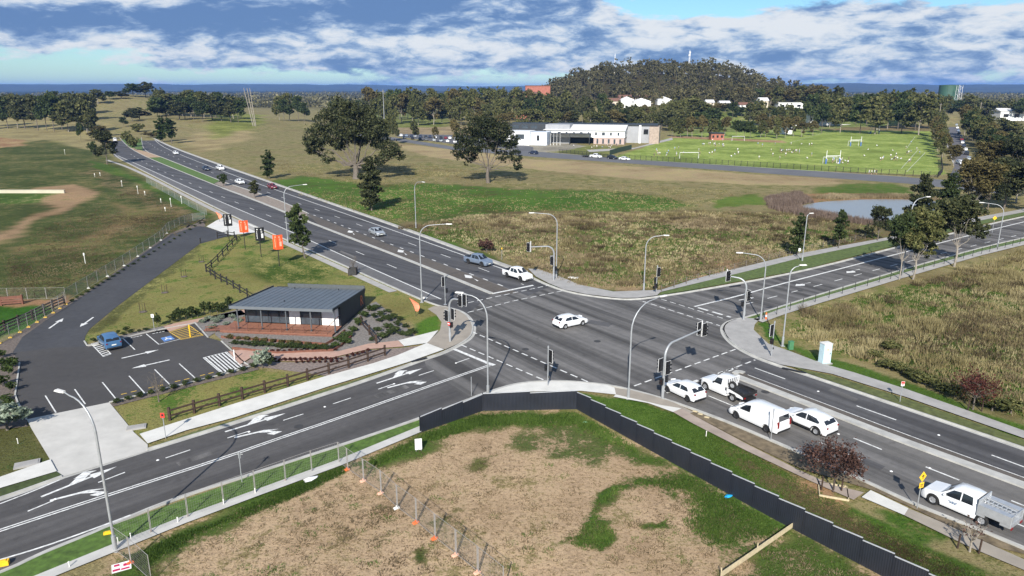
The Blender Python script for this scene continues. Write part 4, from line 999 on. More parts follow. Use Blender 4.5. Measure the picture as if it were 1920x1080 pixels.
def put(kind, *a, front=None, rear=None, vis='L', **kw):
    c = make_car(kind, *a, **kw); return place(c, front, rear, vis, TYPES[kind]['W'], wbmid(kind), TYPES[kind]['wb'])

put('hatch', 'white', 'white hatchback crossing the middle of the intersection', 'car', front=(1090, 611), rear=(1062, 617), vis='R')
put('hatch', 'white', 'white hatchback stopped at the line beside the mast arm signal pole', 'car', rim='rim_dark', front=(1252, 736), rear=(1288, 753.5), vis='L')
put('suv', 'white', 'white SUV with black wheel arches waiting behind the black tray ute', 'car', cladding=True, front=(1480, 795), rear=(1527, 815.5), vis='L')
van = put('van', 'white', 'white panel van with windowless sides waiting in the kerb lane', 'van', name='van', rim='rim_dark', front=(1380, 785), rear=(1436, 811), vis='L')
bl = make_car('suv', 'blue', 'blue SUV parked in the small car park', 'car')
d = dirn((253, 656), (230, 634)); place_dir(bl, 215, 657, d, 2.0)
put('sedan', 'silver', 'silver sedan driving alone toward the intersection', 'car', front=(706, 444), rear=(694, 439), vis='R')
put('hatch', 'red', 'dark red hatchback on the far carriageway', 'car', front=(511, 356), rear=(500, 352), vis='R')
put('sedan', 'white', 'white sedan passing the median trees on the far carriageway', 'car', front=(451, 347), rear=(439, 343), vis='R')
put('hatch', 'white', 'white hatchback farthest back on the oncoming carriageway', 'car', front=(330, 291), rear=(322, 288), vis='R')
put('sedan', 'navy', 'dark navy sedan side by side with a white ute on the far carriageway', 'car', front=(387, 321), rear=(377, 318), vis='R')
d = dirn((212, 300), (208, 280))
cr = make_car('suv', 'navy', 'dark car driving away beside the leaning roadside tree', 'car'); place_dir(cr, 217, 286, dirn((235, 300), (216, 276)), 1.5)
cr = make_car('van', 'white', 'white van driving away near the bend in the road', 'van', name='van'); place_dir(cr, 216, 265, dirn((222, 272), (212, 260)), 1.0)
# dual-cab utes with an open tub
def ute(col, label, front, rear, vis, bar=False):
    c = put('ute', col, label, 'ute', name='ute', rim='rim_dark', cladding=True, front=front, rear=rear, vis=vis)
    b = MB().add([(-.98, -.74, 1.137), (-.98, .74, 1.137), (-2.55, .74, 1.137), (-2.55, -.74, 1.137)], [(0, 1, 2, 3)]); b.build('tub_liner', M['trim'], c)
    b = MB()
    for y in (-.68, .68): b.tube([(-.95, y, 1.1), (-1.1, y, 1.62), (-1.5, y, 1.3), (-1.8, y, 1.12)], .035, 6)
    b.tube([(-1.1, -.68, 1.62), (-1.1, .68, 1.62)], .035, 6); b.build('sports_bar', M['trim'], c)
    return c
ute('white', 'white dual cab ute with open black tub at the stop line', (977, 528), (950, 520), 'R')
ute('greyblue', 'grey blue dual cab ute following the white ute', (902, 500), (880, 495), 'R')
ute('white', 'white ute side by side with a navy sedan on the far carriageway', (414, 321), (403, 317), 'R')
# cab chassis ute with a black tray and spare wheel
def cab_ute(kind, label, front, rear, tray, cabx):
    t = TYPES[kind]
    c = make_car(kind, 'white', label, 'ute', name='ute')
    return c
c = make_car('cab', 'white', 'white single cab ute with black tray and spare wheel behind the cab', 'ute', name='ute')
for ch in c.children: ch.location.x += 1.05
xr = -1.25
for s in (1, -1): wheel_parts(c, xr, s * .78, .39, M['rim'])
MB().box((-1.55, 0, .62), (2.6, .9, .22)).build('chassis', M['trim'], c)
b = MB().box((-1.5, 0, .93), (2.1, 1.86, .10))
for s in (1, -1): b.box((-1.5, s * .92, 1.06), (2.1, .04, .24))
b.box((-2.54, 0, 1.06), (.04, 1.86, .24)); b.build('tray', M['trim'], c)
b = MB()
for s in (1, -1): b.add([(-.62, s * .945, .62), (-.62, s * .945, 1.16), (-1.0, s * .945, 1.14), (-2.1, s * .945, .98), (-2.5, s * .945, .86), (-2.5, s * .945, .66), (-1.75, s * .945, .68), (-1.6, s * .945, .86), (-.95, s * .945, .86), (-.8, s * .945, .66)], [tuple(range(10)) if s < 0 else tuple(range(9, -1, -1))])
b.build('tray_side', PAINT['white'], c)
b = MB(); b.box((-.52, 0, 1.34), (.05, 1.7, .10)); b.box((-.52, 0, 1.98), (.05, 1.7, .08))
for i in range(7): b.box((-.52, -.8 + i * 1.6 / 6, 1.66), (.05, .09, .6))
b.build('headboard', PAINT['white'], c)
sp = MB().lathe([(.2, -.11), (.36, -.11), (.39, -.05), (.39, .05), (.36, .11), (.2, .11)], (0, 0, 0), 'y', 18).build('spare_wheel', M['tyre'], c, (-.95, .55, 1.45), 0, smooth=40); sp.rotation_euler = (0, 0, R(14))
for f in (-.1, .1):
    MB().lathe([(.25, f), (.12, f * .8), (.001, f * .9)], (0, 0, 0), 'y', 16).build('rim', M['rim'], sp)
b = MB()
for y in (-.8, 0, .8): b.tube([(-1.3, y, 1.12), (-1.45, y, 1.24), (-2.35, y, 1.24), (-2.5, y, 1.12)], .03, 5)
b.build('tray_rack', M['trim'], c)
for s in (1, -1): MB().box((-2.58, s * .78, .78), (.05, .22, .14)).build('tail_light', M['tail'], c)
MB().box((2.66, 0, .62), (.22, 1.7, .30)).build('bull_bar', M['trim'], c)
place(c, (1324, 732), (1371, 752.5), 'L', 1.82, (1.98 + xr) / 2, 1.98 - xr)
# dual cab ute with an aluminium service canopy
c = make_car('dualcab', 'white', 'white dual cab service ute with silver tool boxes and ladder beside the yellow sign', 'ute', name='ute', rim='rim')
for ch in c.children: ch.location.x += .95
xr = -1.2
for s in (1, -1): wheel_parts(c, xr, s * .8, .39, M['rim'])
MB().box((-1.5, 0, .6), (2.5, .9, .22)).build('chassis', M['trim'], c)
b = MB()
for s in (1, -1):
    b.box((-1.85, s * .70, 1.17), (2.0, .5, .62)); b.box((-2.55, s * .70, .78), (.6, .5, .2)); b.box((-1.1, s * .70, .78), (.5, .5, .2))
b.box((-1.85, 0, .92), (2.0, .95, .1)); b.build('tool_box', M['alu'], c)
b = MB(); b.tube([(-.88, -.88, .95), (-.88, -.88, 1.78), (-.88, .88, 1.78), (-.88, .88, .95)], .04, 6)
b.box((-.86, 0, 1.5), (.03, 1.7, .5)); b.build('headboard', M['alu'], c)
b = MB()
for y in (-.22, .22): b.tube([(-.95, y, 1.52), (-2.85, y, 1.42)], .035, 5)
for i in range(7): b.tube([(-1.1 - i * .27, -.22, 1.515 - i * .014), (-1.1 - i * .27, .22, 1.515 - i * .014)], .025, 5)
b.build('ladder', M['alu'], c)
b = MB(); b.tube([(-2.85, -.9, .7), (-2.85, -.9, 1.5), (-2.85, .9, 1.5), (-2.85, .9, .7)], .03, 5); b.box((-2.86, 0, .8), (.03, 1.7, .3)); b.build('tailgate', M['alu'], c)
for s in (1, -1): MB().box((-2.9, s * .72, .62), (.05, .28, .14)).build('tail_light', M['tail'], c)
b = MB()
for s in (1, -1):
    for k, (x0, x1, z) in enumerate(((.95, .32, .86), (.85, .42, .77))):
        n = 12
        for i in range(n):
            xa = x0 + (x1 - x0) * i / n; hh = .07 if i % 3 else .085
            b.box((xa, s * .936, z), (.032 if i % 4 else .012, .004, hh))
b.build('door_lettering', simple('lettering_blue', (.03, .10, .22), .6, .1, 9), c)
place(c, (1752, 948), (1834, 984), 'L', 1.86, (1.9 + xr) / 2, 1.9 - xr)

# school road and car park vehicles
CARS = {}
def far_car(kind, col, px, py, d, label, cat='car', group=None, name='parked_car'):
    k = (kind, col)
    if k not in CARS:
        o = make_car(kind, col, label, cat, name=name, detail=False, group=group); CARS[k] = o
    else:
        o = copy_tree(CARS[k]); o.name = name; o['label'] = label; o['category'] = cat
        if group: o['group'] = group
        elif 'group' in o: del o['group']
    p = G(px, py); z = .03
    o.location = (p.x, p.y, z); o.rotation_euler.z = math.atan2(d[1], d[0]); return o
sr = dirn((1030, 290), (1180, 302)); srb = (-sr[0], -sr[1])
far_car('suv', 'navy', 1000, 289, srb, 'dark SUV on the school road at the school entrance')
far_car('suv', 'black', 968, 288, srb, 'black SUV on the school road beside the gum tree crown')
far_car('ute', 'white', 1117, 296, sr, 'white ute towing a trailer on the school road', 'ute', name='ute')
far_car('suv', 'black', 1148, 298.5, sr, 'black SUV between the white ute and the white sedan on the school road')
far_car('sedan', 'white', 1171, 300.5, sr, 'white sedan leading the black SUV on the school road')
tr = empty('trailer', G(1098, 294.5), math.atan2(sr[1], sr[0]), 'low flat trailer behind the white ute on the school road', 'trailer')
MB().box((0, 0, .6), (3.4, 1.8, .1)).box((2.2, 0, .55), (1.2, .12, .1)).build('deck', M['trim'], tr)
for x in (-.5, .4):
    for s in (1, -1): MB().lathe([(.01, -.1), (.3, -.1), (.3, .1), (.01, .1)], (0, 0, 0), 'y', 12).build('wheel', M['tyre'], tr, (x, s * .98, .33))
random.seed(5)
cols = ['white', 'black', 'silver', 'navy', 'grey', 'white', 'white', 'red', 'greyblue', 'black']
k = 0
up = dirn((820, 268), (816, 258))
for row, (xa, ya, xb, yb, n) in enumerate(((752, 255.5, 900, 264, 17), (760, 260, 880, 270, 10))):
    for i in range(n):
        t = (i + random.uniform(-.15, .15)) / (n - 1); col = cols[random.randrange(len(cols))]
        far_car(random.choice(['hatch', 'suv', 'sedan']), col, xa + (xb - xa) * t, ya + (yb - ya) * t, up,
                f'{ {"navy": "dark blue", "greyblue": "grey blue"}.get(col, col)} car, {ORD[i]} from the left in the {"back" if row == 0 else "front"} row of the school car park', group='cars parked outside the school')
st = dirn((1788, 300), (1776, 225))
for i in range(15):
    t = i / 14; y = 300 - 84 * t ** .8; xr_ = 1822 - 28 * t ** .75 if t < .5 else 1804 - (t - .5) * 22
    col = cols[(i * 7 + 2) % 10]
    far_car(['hatch', 'suv', 'sedan'][i % 3], col, xr_ - 6, y, st, f'{ {"navy": "dark blue", "greyblue": "grey blue"}.get(col, col)} car, {ORD[i]} nearest along the tree lined street', group='cars parked along the tree lined street')
far_car('suv', 'white', 1800, 308, dirn((1780, 303), (1830, 315)), 'white SUV turning at the mouth of the tree lined street')
# ------------------------------------------------------------------ street lamps, signals, signs
def bent(base_h, arm, r0=.11, r1=.06, rise=.25, bend=1.6, n=7):
    "pole rising to base_h, curving over to the arm end (arm is a vector from the pole top)"
    pts = [(0, 0, 0), (0, 0, base_h * .5), (0, 0, max(.5, base_h - bend))]
    ax, ay = arm[0], arm[1]; La = math.hypot(ax, ay); ux, uy = ax / La, ay / La
    k = min(bend, La * .8)
    for i in range(1, n + 1):
        t = R(90 * i / n); pts.append((ux * k * (1 - math.cos(t)), uy * k * (1 - math.cos(t)), base_h - bend + bend * math.sin(t)))
    pts.append((ax, ay, base_h + rise)); m = len(pts)
    return pts, [r0 + (r1 - r0) * i / (m - 1) for i in range(m)]
def lamp(base, top, arm_end, label, ah=None, bend=1.6):
    bp = G(*base); h = HGT(base[0], base[1], top)
    a = G(arm_end[0], arm_end[1], ah or h + .15); ax, ay = a.x - bp.x, a.y - bp.y
    La = math.hypot(ax, ay)
    if La > 3.6: ax, ay = ax * 3.6 / La, ay * 3.6 / La; La = 3.6
    o = empty('street_lamp', bp, 0, label, 'street lamp', 'street lamps around the intersection')
    pts, rs = bent(h, (ax, ay), .085, .04, .15, min(bend, La * .9))
    MB().tube(pts, rs, 8).build('pole', M['galv'], o, smooth=50)
    MB().tube([(0, 0, 0), (0, 0, 1.1)], .14, 8).box((0, 0, .03), (.42, .42, .06)).build('base', M['galv'], o, smooth=50)
    g = math.atan2(ay, ax)
    b = MB(); b.add([(-.05, -.09, .0), (.75, -.16, .02), (.75, .16, .02), (-.05, .09, 0), (-.05, -.07, .12), (.7, -.1, .11), (.7, .1, .11), (-.05, .07, .12)],
                    [(0, 3, 2, 1), (4, 5, 6, 7), (0, 1, 5, 4), (1, 2, 6, 5), (2, 3, 7, 6), (3, 0, 4, 7)])
    hd = b.build('lamp_head', M['offwhite'], o, (ax, ay, h + .10), g)
    MB().box((.42, 0, -.005), (.45, .22, .03)).build('lens', M['head'], hd)
    return o
lamp((540, 456), 350, (571, 346), 'street lamp by the left kerb beside the leaning roadside tree')
lamp((791, 567), 422, (844, 420), 'street lamp on the lawn beside the orange feather flag near the corner')
lamp((780, 427), 340, (792, 341), 'street lamp in the grass beyond the far kerb, near the silver sedan')
lamp((1043, 522), 401, (1001, 399), 'street lamp directly behind the mast arm signal at the paddock corner')
lamp((1207, 545), 442, (1245, 441), 'street lamp beside the slim signal post at the paddock corner')
lamp((1178, 748), 570, (1238, 556), 'tall street lamp on the green verge behind the navy fence', bend=2.6)
lamp((915, 743), 556, (868, 549), 'tall street lamp at the left end of the navy fence', bend=2.4)
lamp((1426, 602), 478, (1392, 474), 'street lamp on the side road just past the mast arm signal')
lamp((1467, 649), 500, (1500, 497), 'street lamp leaning in the grass by the light blue cabinet')
lamp((1504, 490), 402, (1518, 400), 'street lamp with a short arm beside the small footpath tree')
lamp((1692, 512), 372, (1737, 369), 'street lamp rising through the white trunked gum trees')
lamp((1870, 464), 384, (1845, 380), 'street lamp near the yellow diamond sign on the side road')
lamp((217, 1033), 752, (120, 735), 'big street lamp standing nearest the camera by the lot fence', bend=2.6)

DIRS = {'SE': Vector((.575, -.82)), 'NW': Vector((-.62, .78)), 'SW': Vector((-.72, -.69)), 'NE': Vector((.80, .60))}
def head(root, pos, facing, three=True, board=True):
    "vehicle signal: housing on a black target board with a pale edge"
    d = DIRS[facing] if isinstance(facing, str) else facing
    g = math.atan2(d.y, d.x)
    b = MB(); b.m = 0
    if board:
        pl = [(-.30, -.66), (.30, -.66), (.33, -.62), (.33, .62), (.30, .66), (-.30, .66), (-.33, .62), (-.33, -.62)]
        b.add([(.0, y, z) for y, z in pl] + [(.03, y, z) for y, z in pl], [tuple(range(7, -1, -1)), tuple(range(8, 16))] + [(i, (i + 1) % 8, 8 + (i + 1) % 8, 8 + i) for i in range(8)])
    b.box((.0, 0, 0), (.22, .30, 1.06))
    for k in (-1, 0, 1):
        for i in range(6):
            t0, t1 = R(-15 + 35 * i), R(-15 + 35 * (i + 1))
            b.add([(.11, .13 * math.cos(t0), k * .34 + .13 * math.sin(t0)), (.36, .13 * math.cos(t0), k * .34 + .13 * math.sin(t0)), (.36, .13 * math.cos(t1), k * .34 + .13 * math.sin(t1)), (.11, .13 * math.cos(t1), k * .34 + .13 * math.sin(t1))], [(0, 1, 2, 3)])
    o = b.build('signal_head', M['black'], root, pos, g)
    if board:
        b = MB()
        for s in (1, -1): b.box((.015, s * .335, 0), (.04, .016, 1.30)); b.box((.015, 0, s * .655), (.04, .64, .016))
        b.build('board_edge', M['white'], o)
    for k in (-1, 0, 1):
        MB().add([(.115, .11 * math.cos(R(45 * i)), k * .34 + .11 * math.sin(R(45 * i))) for i in range(8)], [tuple(range(8))]).build('lens', M['lens'], o)
    return o
def ped(root, pos, facing):
    d = DIRS[facing]; b = MB().box((0, 0, 0), (.22, .34, .62))
    for z in (.15, -.15): b.box((.17, 0, z + .13), (.14, .30, .02))
    o = b.build('pedestrian_signal', M['black'], root, pos, math.atan2(d.y, d.x))
    MB().box((.115, 0, 0), (.012, .24, .5)).build('lens', M['lens'], o); return o
def signal_post(base, h, label, heads, peds, cat='traffic signal'):
    o = empty('traffic_signal', G(*base), 0, label, cat, 'traffic signals at the intersection')
    MB().tube([(0, 0, 0), (0, 0, h)], .058, 8).tube([(0, 0, h), (0, 0, h + .22)], [.09, .07], 8).build('post', M['galv'], o, smooth=50)
    MB().box((0, 0, .02), (.4, .4, .04)).build('base', M['galv'], o)
    for f, z in heads:
        d = DIRS[f]; s = Vector((-d.y, d.x)) * .0; head(o, (d.x * .24, d.y * .24, z), f)
    for f, z in peds:
        d = DIRS[f]; ped(o, (d.x * .22, d.y * .22, z), f)
    MB().box((0.09, -.05, 1.05), (.10, .12, .2)).build('push_button', M['black'], o)
    return o
signal_post((835, 571), 3.8, 'slim traffic signal post at the lawn corner behind the feather flag', [('NW', 3.15)], [('NE', 1.95)])
signal_post((1230, 552), 4.0, 'slim traffic signal post at the paddock corner with three stacked heads', [('SE', 3.3)], [('NW', 2.1), ('SW', 1.3)])
signal_post((1027, 725), 4.0, 'slim traffic signal post on the white corner behind the navy fence', [('NE', 3.1)], [('NW', 1.95)])
signal_post((1446, 670), 3.9, 'slim traffic signal post on the footpath near the light blue cabinet', [('NW', 3.0)], [('SW', 1.9)])
def mast(base, bend_y, end, zend, label, pole_heads, arm_heads, peds, sign=False):
    bp = G(*base); o = empty('traffic_signal', bp, 0, label, 'traffic signal', 'traffic signals at the intersection')
    e = G(end[0], end[1], zend); arm = (e.x - bp.x, e.y - bp.y)
    La = math.hypot(*arm); ux, uy = arm[0] / La, arm[1] / La
    pts = [(0, 0, 0), (0, 0, 2.2), (0, 0, 4.2)]
    for i in range(1, 7):
        t = R(15 * i * .9); pts.append((ux * 1.2 * (1 - math.cos(t)), uy * 1.2 * (1 - math.cos(t)), 4.2 + 1.2 * math.sin(t)))
    pts.append((arm[0], arm[1], zend))
    MB().tube(pts, [.14, .13, .12, .12, .115, .11, .11, .105, .1, .07], 10).build('mast', M['galv'], o, smooth=50)
    MB().box((0, 0, .03), (.5, .5, .06)).box((0, .0, 1.0), (.24, .2, .5)).build('base', M['galv'], o)
    MB().tube([(arm[0], arm[1], zend - .75), (arm[0], arm[1], zend + .85)], .05, 8).build('hanger', M['white'], o)
    for f, dx in arm_heads:
        d = DIRS[f]; head(o, (arm[0] + d.x * .26 + ux * dx, arm[1] + d.y * .26 + uy * dx, zend), f)
    for f, z in pole_heads:
        d = DIRS[f]; s = Vector((d.x, d.y)) * .42; head(o, (s.x, s.y, z), f)
    for f, z in peds:
        d = DIRS[f]; ped(o, (d.x * .34, d.y * .34, z), f)
    if sign:
        d = DIRS['SW']; g = math.atan2(d.y, d.x)
        so = MB().lathe([(.001, .0), (.24, .0), (.24, .02), (.001, .02)], (0, 0, 0), 'x', 18).build('round_sign', M['red'], o, (d.x * .3 + .15, d.y * .3 - .1, 2.35), g)
        MB().box((.03, 0, 0), (.012, .34, .12)).build('sign_bar', M['white'], so)
    return o
mast((1038, 527), 470, (995, 463), 5.4, 'mast arm traffic signal at the paddock corner above the white ute', [('NW', 3.2), ('SW', 3.2)], [('NW', .0), ('SW', .15)], [('NE', 1.9)])
mast((844, 642), 570, (866, 563), 5.5, 'mast arm traffic signal with a red round sign on the tan corner', [('SW', 3.3), ('NE', 3.3)], [('SW', 0), ('NE', .1)], [('SE', 2.2)], True)
mast((1394, 601), 530, (1363, 517), 5.5, 'mast arm traffic signal at the mouth of the side road', [('NE', 3.3), ('SE', 3.3)], [('NE', 0), ('SE', .1)], [('NW', 2.1)])
mast((1242, 749), 663, (1316, 617), 5.5, 'mast arm traffic signal in front of the stopped white hatchback', [('SE', 3.3), ('NW', 3.3)], [('NW', 0), ('SE', .1)], [('SW', 1.9), ('NE', 2.0)])

# ---- flat signs on posts
def sign(base, h, label, cat, boards, name='road_sign', r=.035, post='galv', rz=0.0):
    "boards: (shape, width, height, z, material, depth offset)"
    o = empty(name, G(*base), rz, label, cat)
    MB().tube([(0, 0, 0), (0, 0, h)], r, 6).build('post', M[post], o)
    for shape, w, hh, z, m, y in boards:
        if shape == 'd': P = [(0, -hh / 2), (w / 2, 0), (0, hh / 2), (-w / 2, 0)]
        elif shape == 'o': P = [(w / 2 * math.cos(R(30 * i)), hh / 2 * math.sin(R(30 * i))) for i in range(12)]
        else: P = [(-w / 2, -hh / 2), (w / 2, -hh / 2), (w / 2, hh / 2), (-w / 2, hh / 2)]
        n = len(P); yy = -.05 + y
        b = MB().add([(p[0], yy, z + p[1]) for p in P] + [(p[0], yy + .012, z + p[1]) for p in P], [tuple(range(n)), tuple(range(2 * n - 1, n - 1, -1))] + [(i, n + i, n + (i + 1) % n, (i + 1) % n) for i in range(n)])
        b.build('sign_face', M[m], o)
    return o
sign((1719, 955), 2.75, 'yellow diamond warning sign with a smaller plate beside the service ute', 'road sign', [('d', .68, .8, 2.55, 'yellow', 0), ('r', .42, .42, 1.9, 'yellow', 0), ('r', .06, .3, 2.55, 'black', -.01), ('r', .22, .06, 2.6, 'black', -.012), ('r', .26, .05, 1.95, 'black', -.01), ('r', .2, .05, 1.83, 'black', -.01)], rz=R(22))
sign((1860, 437), 3.3, 'yellow diamond warning sign far along the side road', 'road sign', [('d', .85, .85, 3.05, 'yellow', 0), ('r', .07, .36, 3.05, 'black', -.01)])
sign((311, 822), 2.3, 'small red sign beside the driveway crossover', 'road sign', [('r', .34, .44, 2.1, 'red', 0), ('o', .2, .2, 2.13, 'black', -.012)])
sign((1687, 755), 2.1, 'small red and white sign on the footpath verge by the weeds', 'road sign', [('r', .32, .44, 1.9, 'white', 0), ('r', .28, .2, 2.0, 'red', -.012), ('r', .2, .08, 1.8, 'red', -.012)])
sign((290, 622), 2.2, 'white accessible parking sign at the head of the blue bay', 'road sign', [('r', .34, .42, 2.0, 'white', 0), ('o', .1, .1, 2.1, 'black', -.012), ('r', .08, .16, 1.96, 'black', -.012)])
sign((941, 487), 2.1, 'thin sign post with a yellow tip on the far verge', 'road sign', [('r', .14, .3, 1.95, 'yellow', 0)])
sign((454, 906), 2.5, 'grey sign post seen from behind on the lot verge', 'road sign', [('r', .16, .5, 2.25, 'galv', .1), ('r', .5, .07, 2.32, 'galv', .12)])
sign((884, 742), 1.9, 'bare grey post behind the left end of the navy fence', 'post', [('r', .1, .02, 1.9, 'galv', .06)], name='post')
sign((1445, 827), 2.9, 'thin grey post at the kerb beside the panel van', 'post', [('r', .1, .3, 2.7, 'galv', .05)], name='post')
sign((1497, 487), 2.0, 'small white board at the foot of the footpath tree', 'sign', [('r', .36, .5, 1.75, 'white', 0)], name='sign')
sign((440, 674), 1.1, 'white bollard at the corner of the white hatched bay', 'bollard', [('r', .12, .5, .85, 'white', 0)], name='bollard', r=.06, post='white')
sign((357, 632), 1.5, 'yellow bollard standing in the yellow hatched bay', 'bollard', [('r', .13, .4, 1.25, 'yellow', 0)], name='bollard', r=.07, post='yellow')
sign((1253, 1), 0.1, 'x', 'x', []) if False else None
# ---- vertical twin board signs
def twin(base, topy, boty, col, mark, label):
    bp = G(*base); H1 = HGT(base[0], base[1], topy); H0 = HGT(base[0], base[1], boty)
    o = empty('advertising_sign', bp, R(6), label, 'sign', 'tall twin board signs on the lawn')
    MB().tube([(0, 0, 0), (0, 0, H1 + .05)], .075, 6).build('post', M['timber_black'], o)
    w = .88; hh = H1 - H0
    for s in (1, -1):
        g = R(32) * s
        P = [(s * .03, -.08), (s * (.03 + w * math.cos(g)), -.08 + abs(w * math.sin(g)))]
        nrm = Vector((P[1][1] - P[0][1], -(P[1][0] - P[0][0]), 0)).normalized() * (1 if s > 0 else -1)
        p0 = Vector((P[0][0], P[0][1], 0)); p1 = Vector((P[1][0], P[1][1], 0))
        def q(u, v, off): return p0.lerp(p1, u) + nrm * off + Vector((0, 0, H0 + hh * v))
        def rect(u0, u1, v0, v1, off, b):
            c = [q(u0, v0, off), q(u1, v0, off), q(u1, v1, off), q(u0, v1, off)]
            return b.add(c if s > 0 else c[::-1], [(0, 1, 2, 3)])
        b = MB(); rect(0, 1, 0, 1, 0, b); rect(0, 1, 0, 1, -.04, b); b.f[-1] = b.f[-1][::-1]
        bo = b.build('board', M[col], o)
        b = MB()
        rect(.25, .5, .82, .9, .008, b)
        if s < 0:
            for i in range(9): rect(.42, .56 if i % 3 else .60, .16 + i * .068, .16 + i * .068 + .045, .008, b)
        else:
            rect(.35, .75, .22, .55, .008, b)
            for i in range(4): rect(.32, .6, .6 + i * .045, .625 + i * .045, .008, b)
        b.build('lettering', M[mark], bo)
    return o
M['sign_mark'] = simple('pale_lettering', (.80, .42, .30), .6, .15, 6)
twin((430, 452), 402, 424, 'black', 'white', 'black twin board sign farthest left, beside the concrete crossover')
twin((460, 467), 414, 436, 'orange_sign', 'sign_mark', 'orange twin board sign between the two black signs')
twin((490, 482), 427, 452, 'black', 'white', 'black twin board sign between the two orange signs')
twin((524, 499), 441, 468, 'orange_sign', 'sign_mark', 'orange twin board sign nearest the road lamp and farthest right of the row')
# ---- feather flags
def feather(base, topy, label, lean):
    bp = G(*base); h = HGT(base[0], base[1], topy)
    o = empty('feather_flag', bp, 0, label, 'flag', 'orange feather flags on the lawn')
    pts = [(lean * h * .55 * t ** 2, 0, h * t * (1 - .06 * t)) for t in [i / 8 for i in range(9)]]
    MB().tube(pts, [.03 - .002 * i for i in range(9)], 6).build('pole', M['timber_black'], o)
    b = MB(); n = 10; vs = []
    for i in range(n + 1):
        t = .28 + .72 * i / n; x = lean * h * .55 * t ** 2; z = h * t * (1 - .06 * t); w = .75 * math.sin(math.pi * min(1, (i + .6) / (n + .9))) ** .6
        vs += [(x, -.02, z), (x + w * (1 if lean < 0 else -1) * -.9 if False else x + w, -.02 - .12 * math.sin(i * .9), z - .1)]
    b.add(vs, [(2 * i, 2 * i + 1, 2 * i + 3, 2 * i + 2) for i in range(n)]); b.add([(x, y + .02, z) for x, y, z in vs], [(2 * i + 2, 2 * i + 3, 2 * i + 1, 2 * i) for i in range(n)])
    b.build('flag', M['orange_flag'], o); return o
feather((780, 593), 556, 'orange feather flag on the lawn in front of the slim signal post', -.55)
feather((412, 416), 395, 'orange feather flag by the crossover, left of the black sign', -.55)
# ---- cabinets and small things
cb = empty('roadside_cabinet', G(1545, 681), R(14), 'light blue roadside cabinet standing on the footpath edge', 'cabinet')
bc = simple('cabinet_blue', (.50, .66, .70), .55, .08, 2)
MB().box((0, 0, .06), (1.3, 1.0, .12)).build('plinth', M['conc_grey'], cb)
MB().box((0, 0, 1.17), (.95, .75, 2.1)).build('body', bc, cb)
MB().box((0, 0, 2.26), (1.03, .83, .08)).box((0, 0, 2.32), (.7, .5, .05)).build('roof', M['offwhite'], cb)
dr = MB().box((0, -.39, 1.17), (.8, .03, 1.9)).build('door', bc, cb)
MB().box((.28, -.415, 1.2), (.06, .03, .2)).build('handle', M['black'], dr)
MB().box((.0, -.41, 1.65), (.28, .012, .2)).build('notice', M['sign_mark'], cb)
MB().box((.53, .0, 1.15), (.06, .5, 1.8)).build('side_panel', M['black'], cb)
gc = empty('utility_pillar', G(1482, 655), R(10), 'small green utility pillar beside the leaning lamp', 'cabinet')
gm = simple('pillar_green', (.06, .19, .09), .6, .15, 4)
MB().box((0, 0, .45), (.5, .35, .9)).build('body', gm, gc); MB().box((0, 0, .93), (.56, .41, .07)).build('lid', gm, gc)
bn = empty('roadwork_bollard', G(1436, 600), 0, 'orange and white roadwork marker in the grass by the side road corner', 'marker')
MB().lathe([(.28, 0), (.28, .06), (.13, .08), (.10, .95), (.001, 1.0)], (0, 0, 0), 'z', 10).build('body', M['orange'], bn)
MB().lathe([(.126, .45), (.120, .7)], (0, 0, 0), 'z', 10).build('band', M['white'], bn)
def slab(px, py, w, d, label, cat='pit lid', name='pit_lid', m='conc_grey', rz=.0):
    o = MB().box((0, 0, .05), (w, d, .1)).box((0, 0, .11), (w * .86, d * .8, .03)).build(name, M[m], None, G(px, py), rz); return tag(o, label, cat)
slab(256, 802, 1.5, .9, 'concrete pit lid in the grass beside the crossover', rz=.4)
slab(51, 871, 1.7, 1.0, 'concrete pit lid in the dark grass at the left edge', rz=.5)
slab(1075, 521, 1.6, .8, 'pale pit lid on the verge at the paddock corner', m='conc', rz=-.3)
slab(796, 559, .8, .6, 'pale pit lid at the foot of the lawn lamp', m='conc', rz=-.3)
for px, py, rz, w in ((1230, 560, .2, 0), (1272, 700, .6, 0)): pass
b = MB().box((0, 0, .15), (2.4, .25, .08)); tag(b.build('kerb_inlet', M['black'], None, G(1489, 697), math.atan2(-.8, 1.1)), 'dark stormwater kerb inlet on the east kerb', 'drain')
b = MB().box((0, 0, .15), (2.0, .25, .08)); tag(b.build('kerb_inlet', M['black'], None, G(1378, 538), .42), 'dark stormwater kerb inlet on the side road kerb', 'drain')
b = MB().box((0, 0, .15), (1.9, .25, .08)); tag(b.build('kerb_inlet', M['black'], None, G(786, 677), .72), 'dark stormwater kerb inlet below the tan corner', 'drain')
sb = empty('notice_board', G(785, 846), R(12), 'white notice board standing in the dirt behind the navy fence', 'sign')
MB().box((0, 0, .62), (.55, .04, .95)).build('panel', M['white'], sb); MB().box((0, -.03, .62), (.03, .02, .95)).build('divider', M['galv'], sb)
b = MB()
for s in (1, -1): b.box((s * .2, .03, .3), (.04, .04, .6))
b.build('leg', M['galv'], sb)
wb = empty('fallen_sign', G(228, 1064), .5, 'red and white sign lying on the grass under the mesh fence', 'sign')
MB().box((0, 0, .05), (1.05, .75, .03), rot=Matrix.Rotation(.12, 3, 'X')).build('panel', M['white'], wb)
b = MB()
for x, y, w, d in ((-.28, -.2, .4, .2), (.28, .1, .35, .3), (-.25, .2, .3, .2), (.2, -.25, .45, .16)): b.box((x, y, .075 + y * .12), (w, d, .008))
b.build('lettering', simple('sign_crimson', (.50, .02, .10), .6, .2, 6), wb)
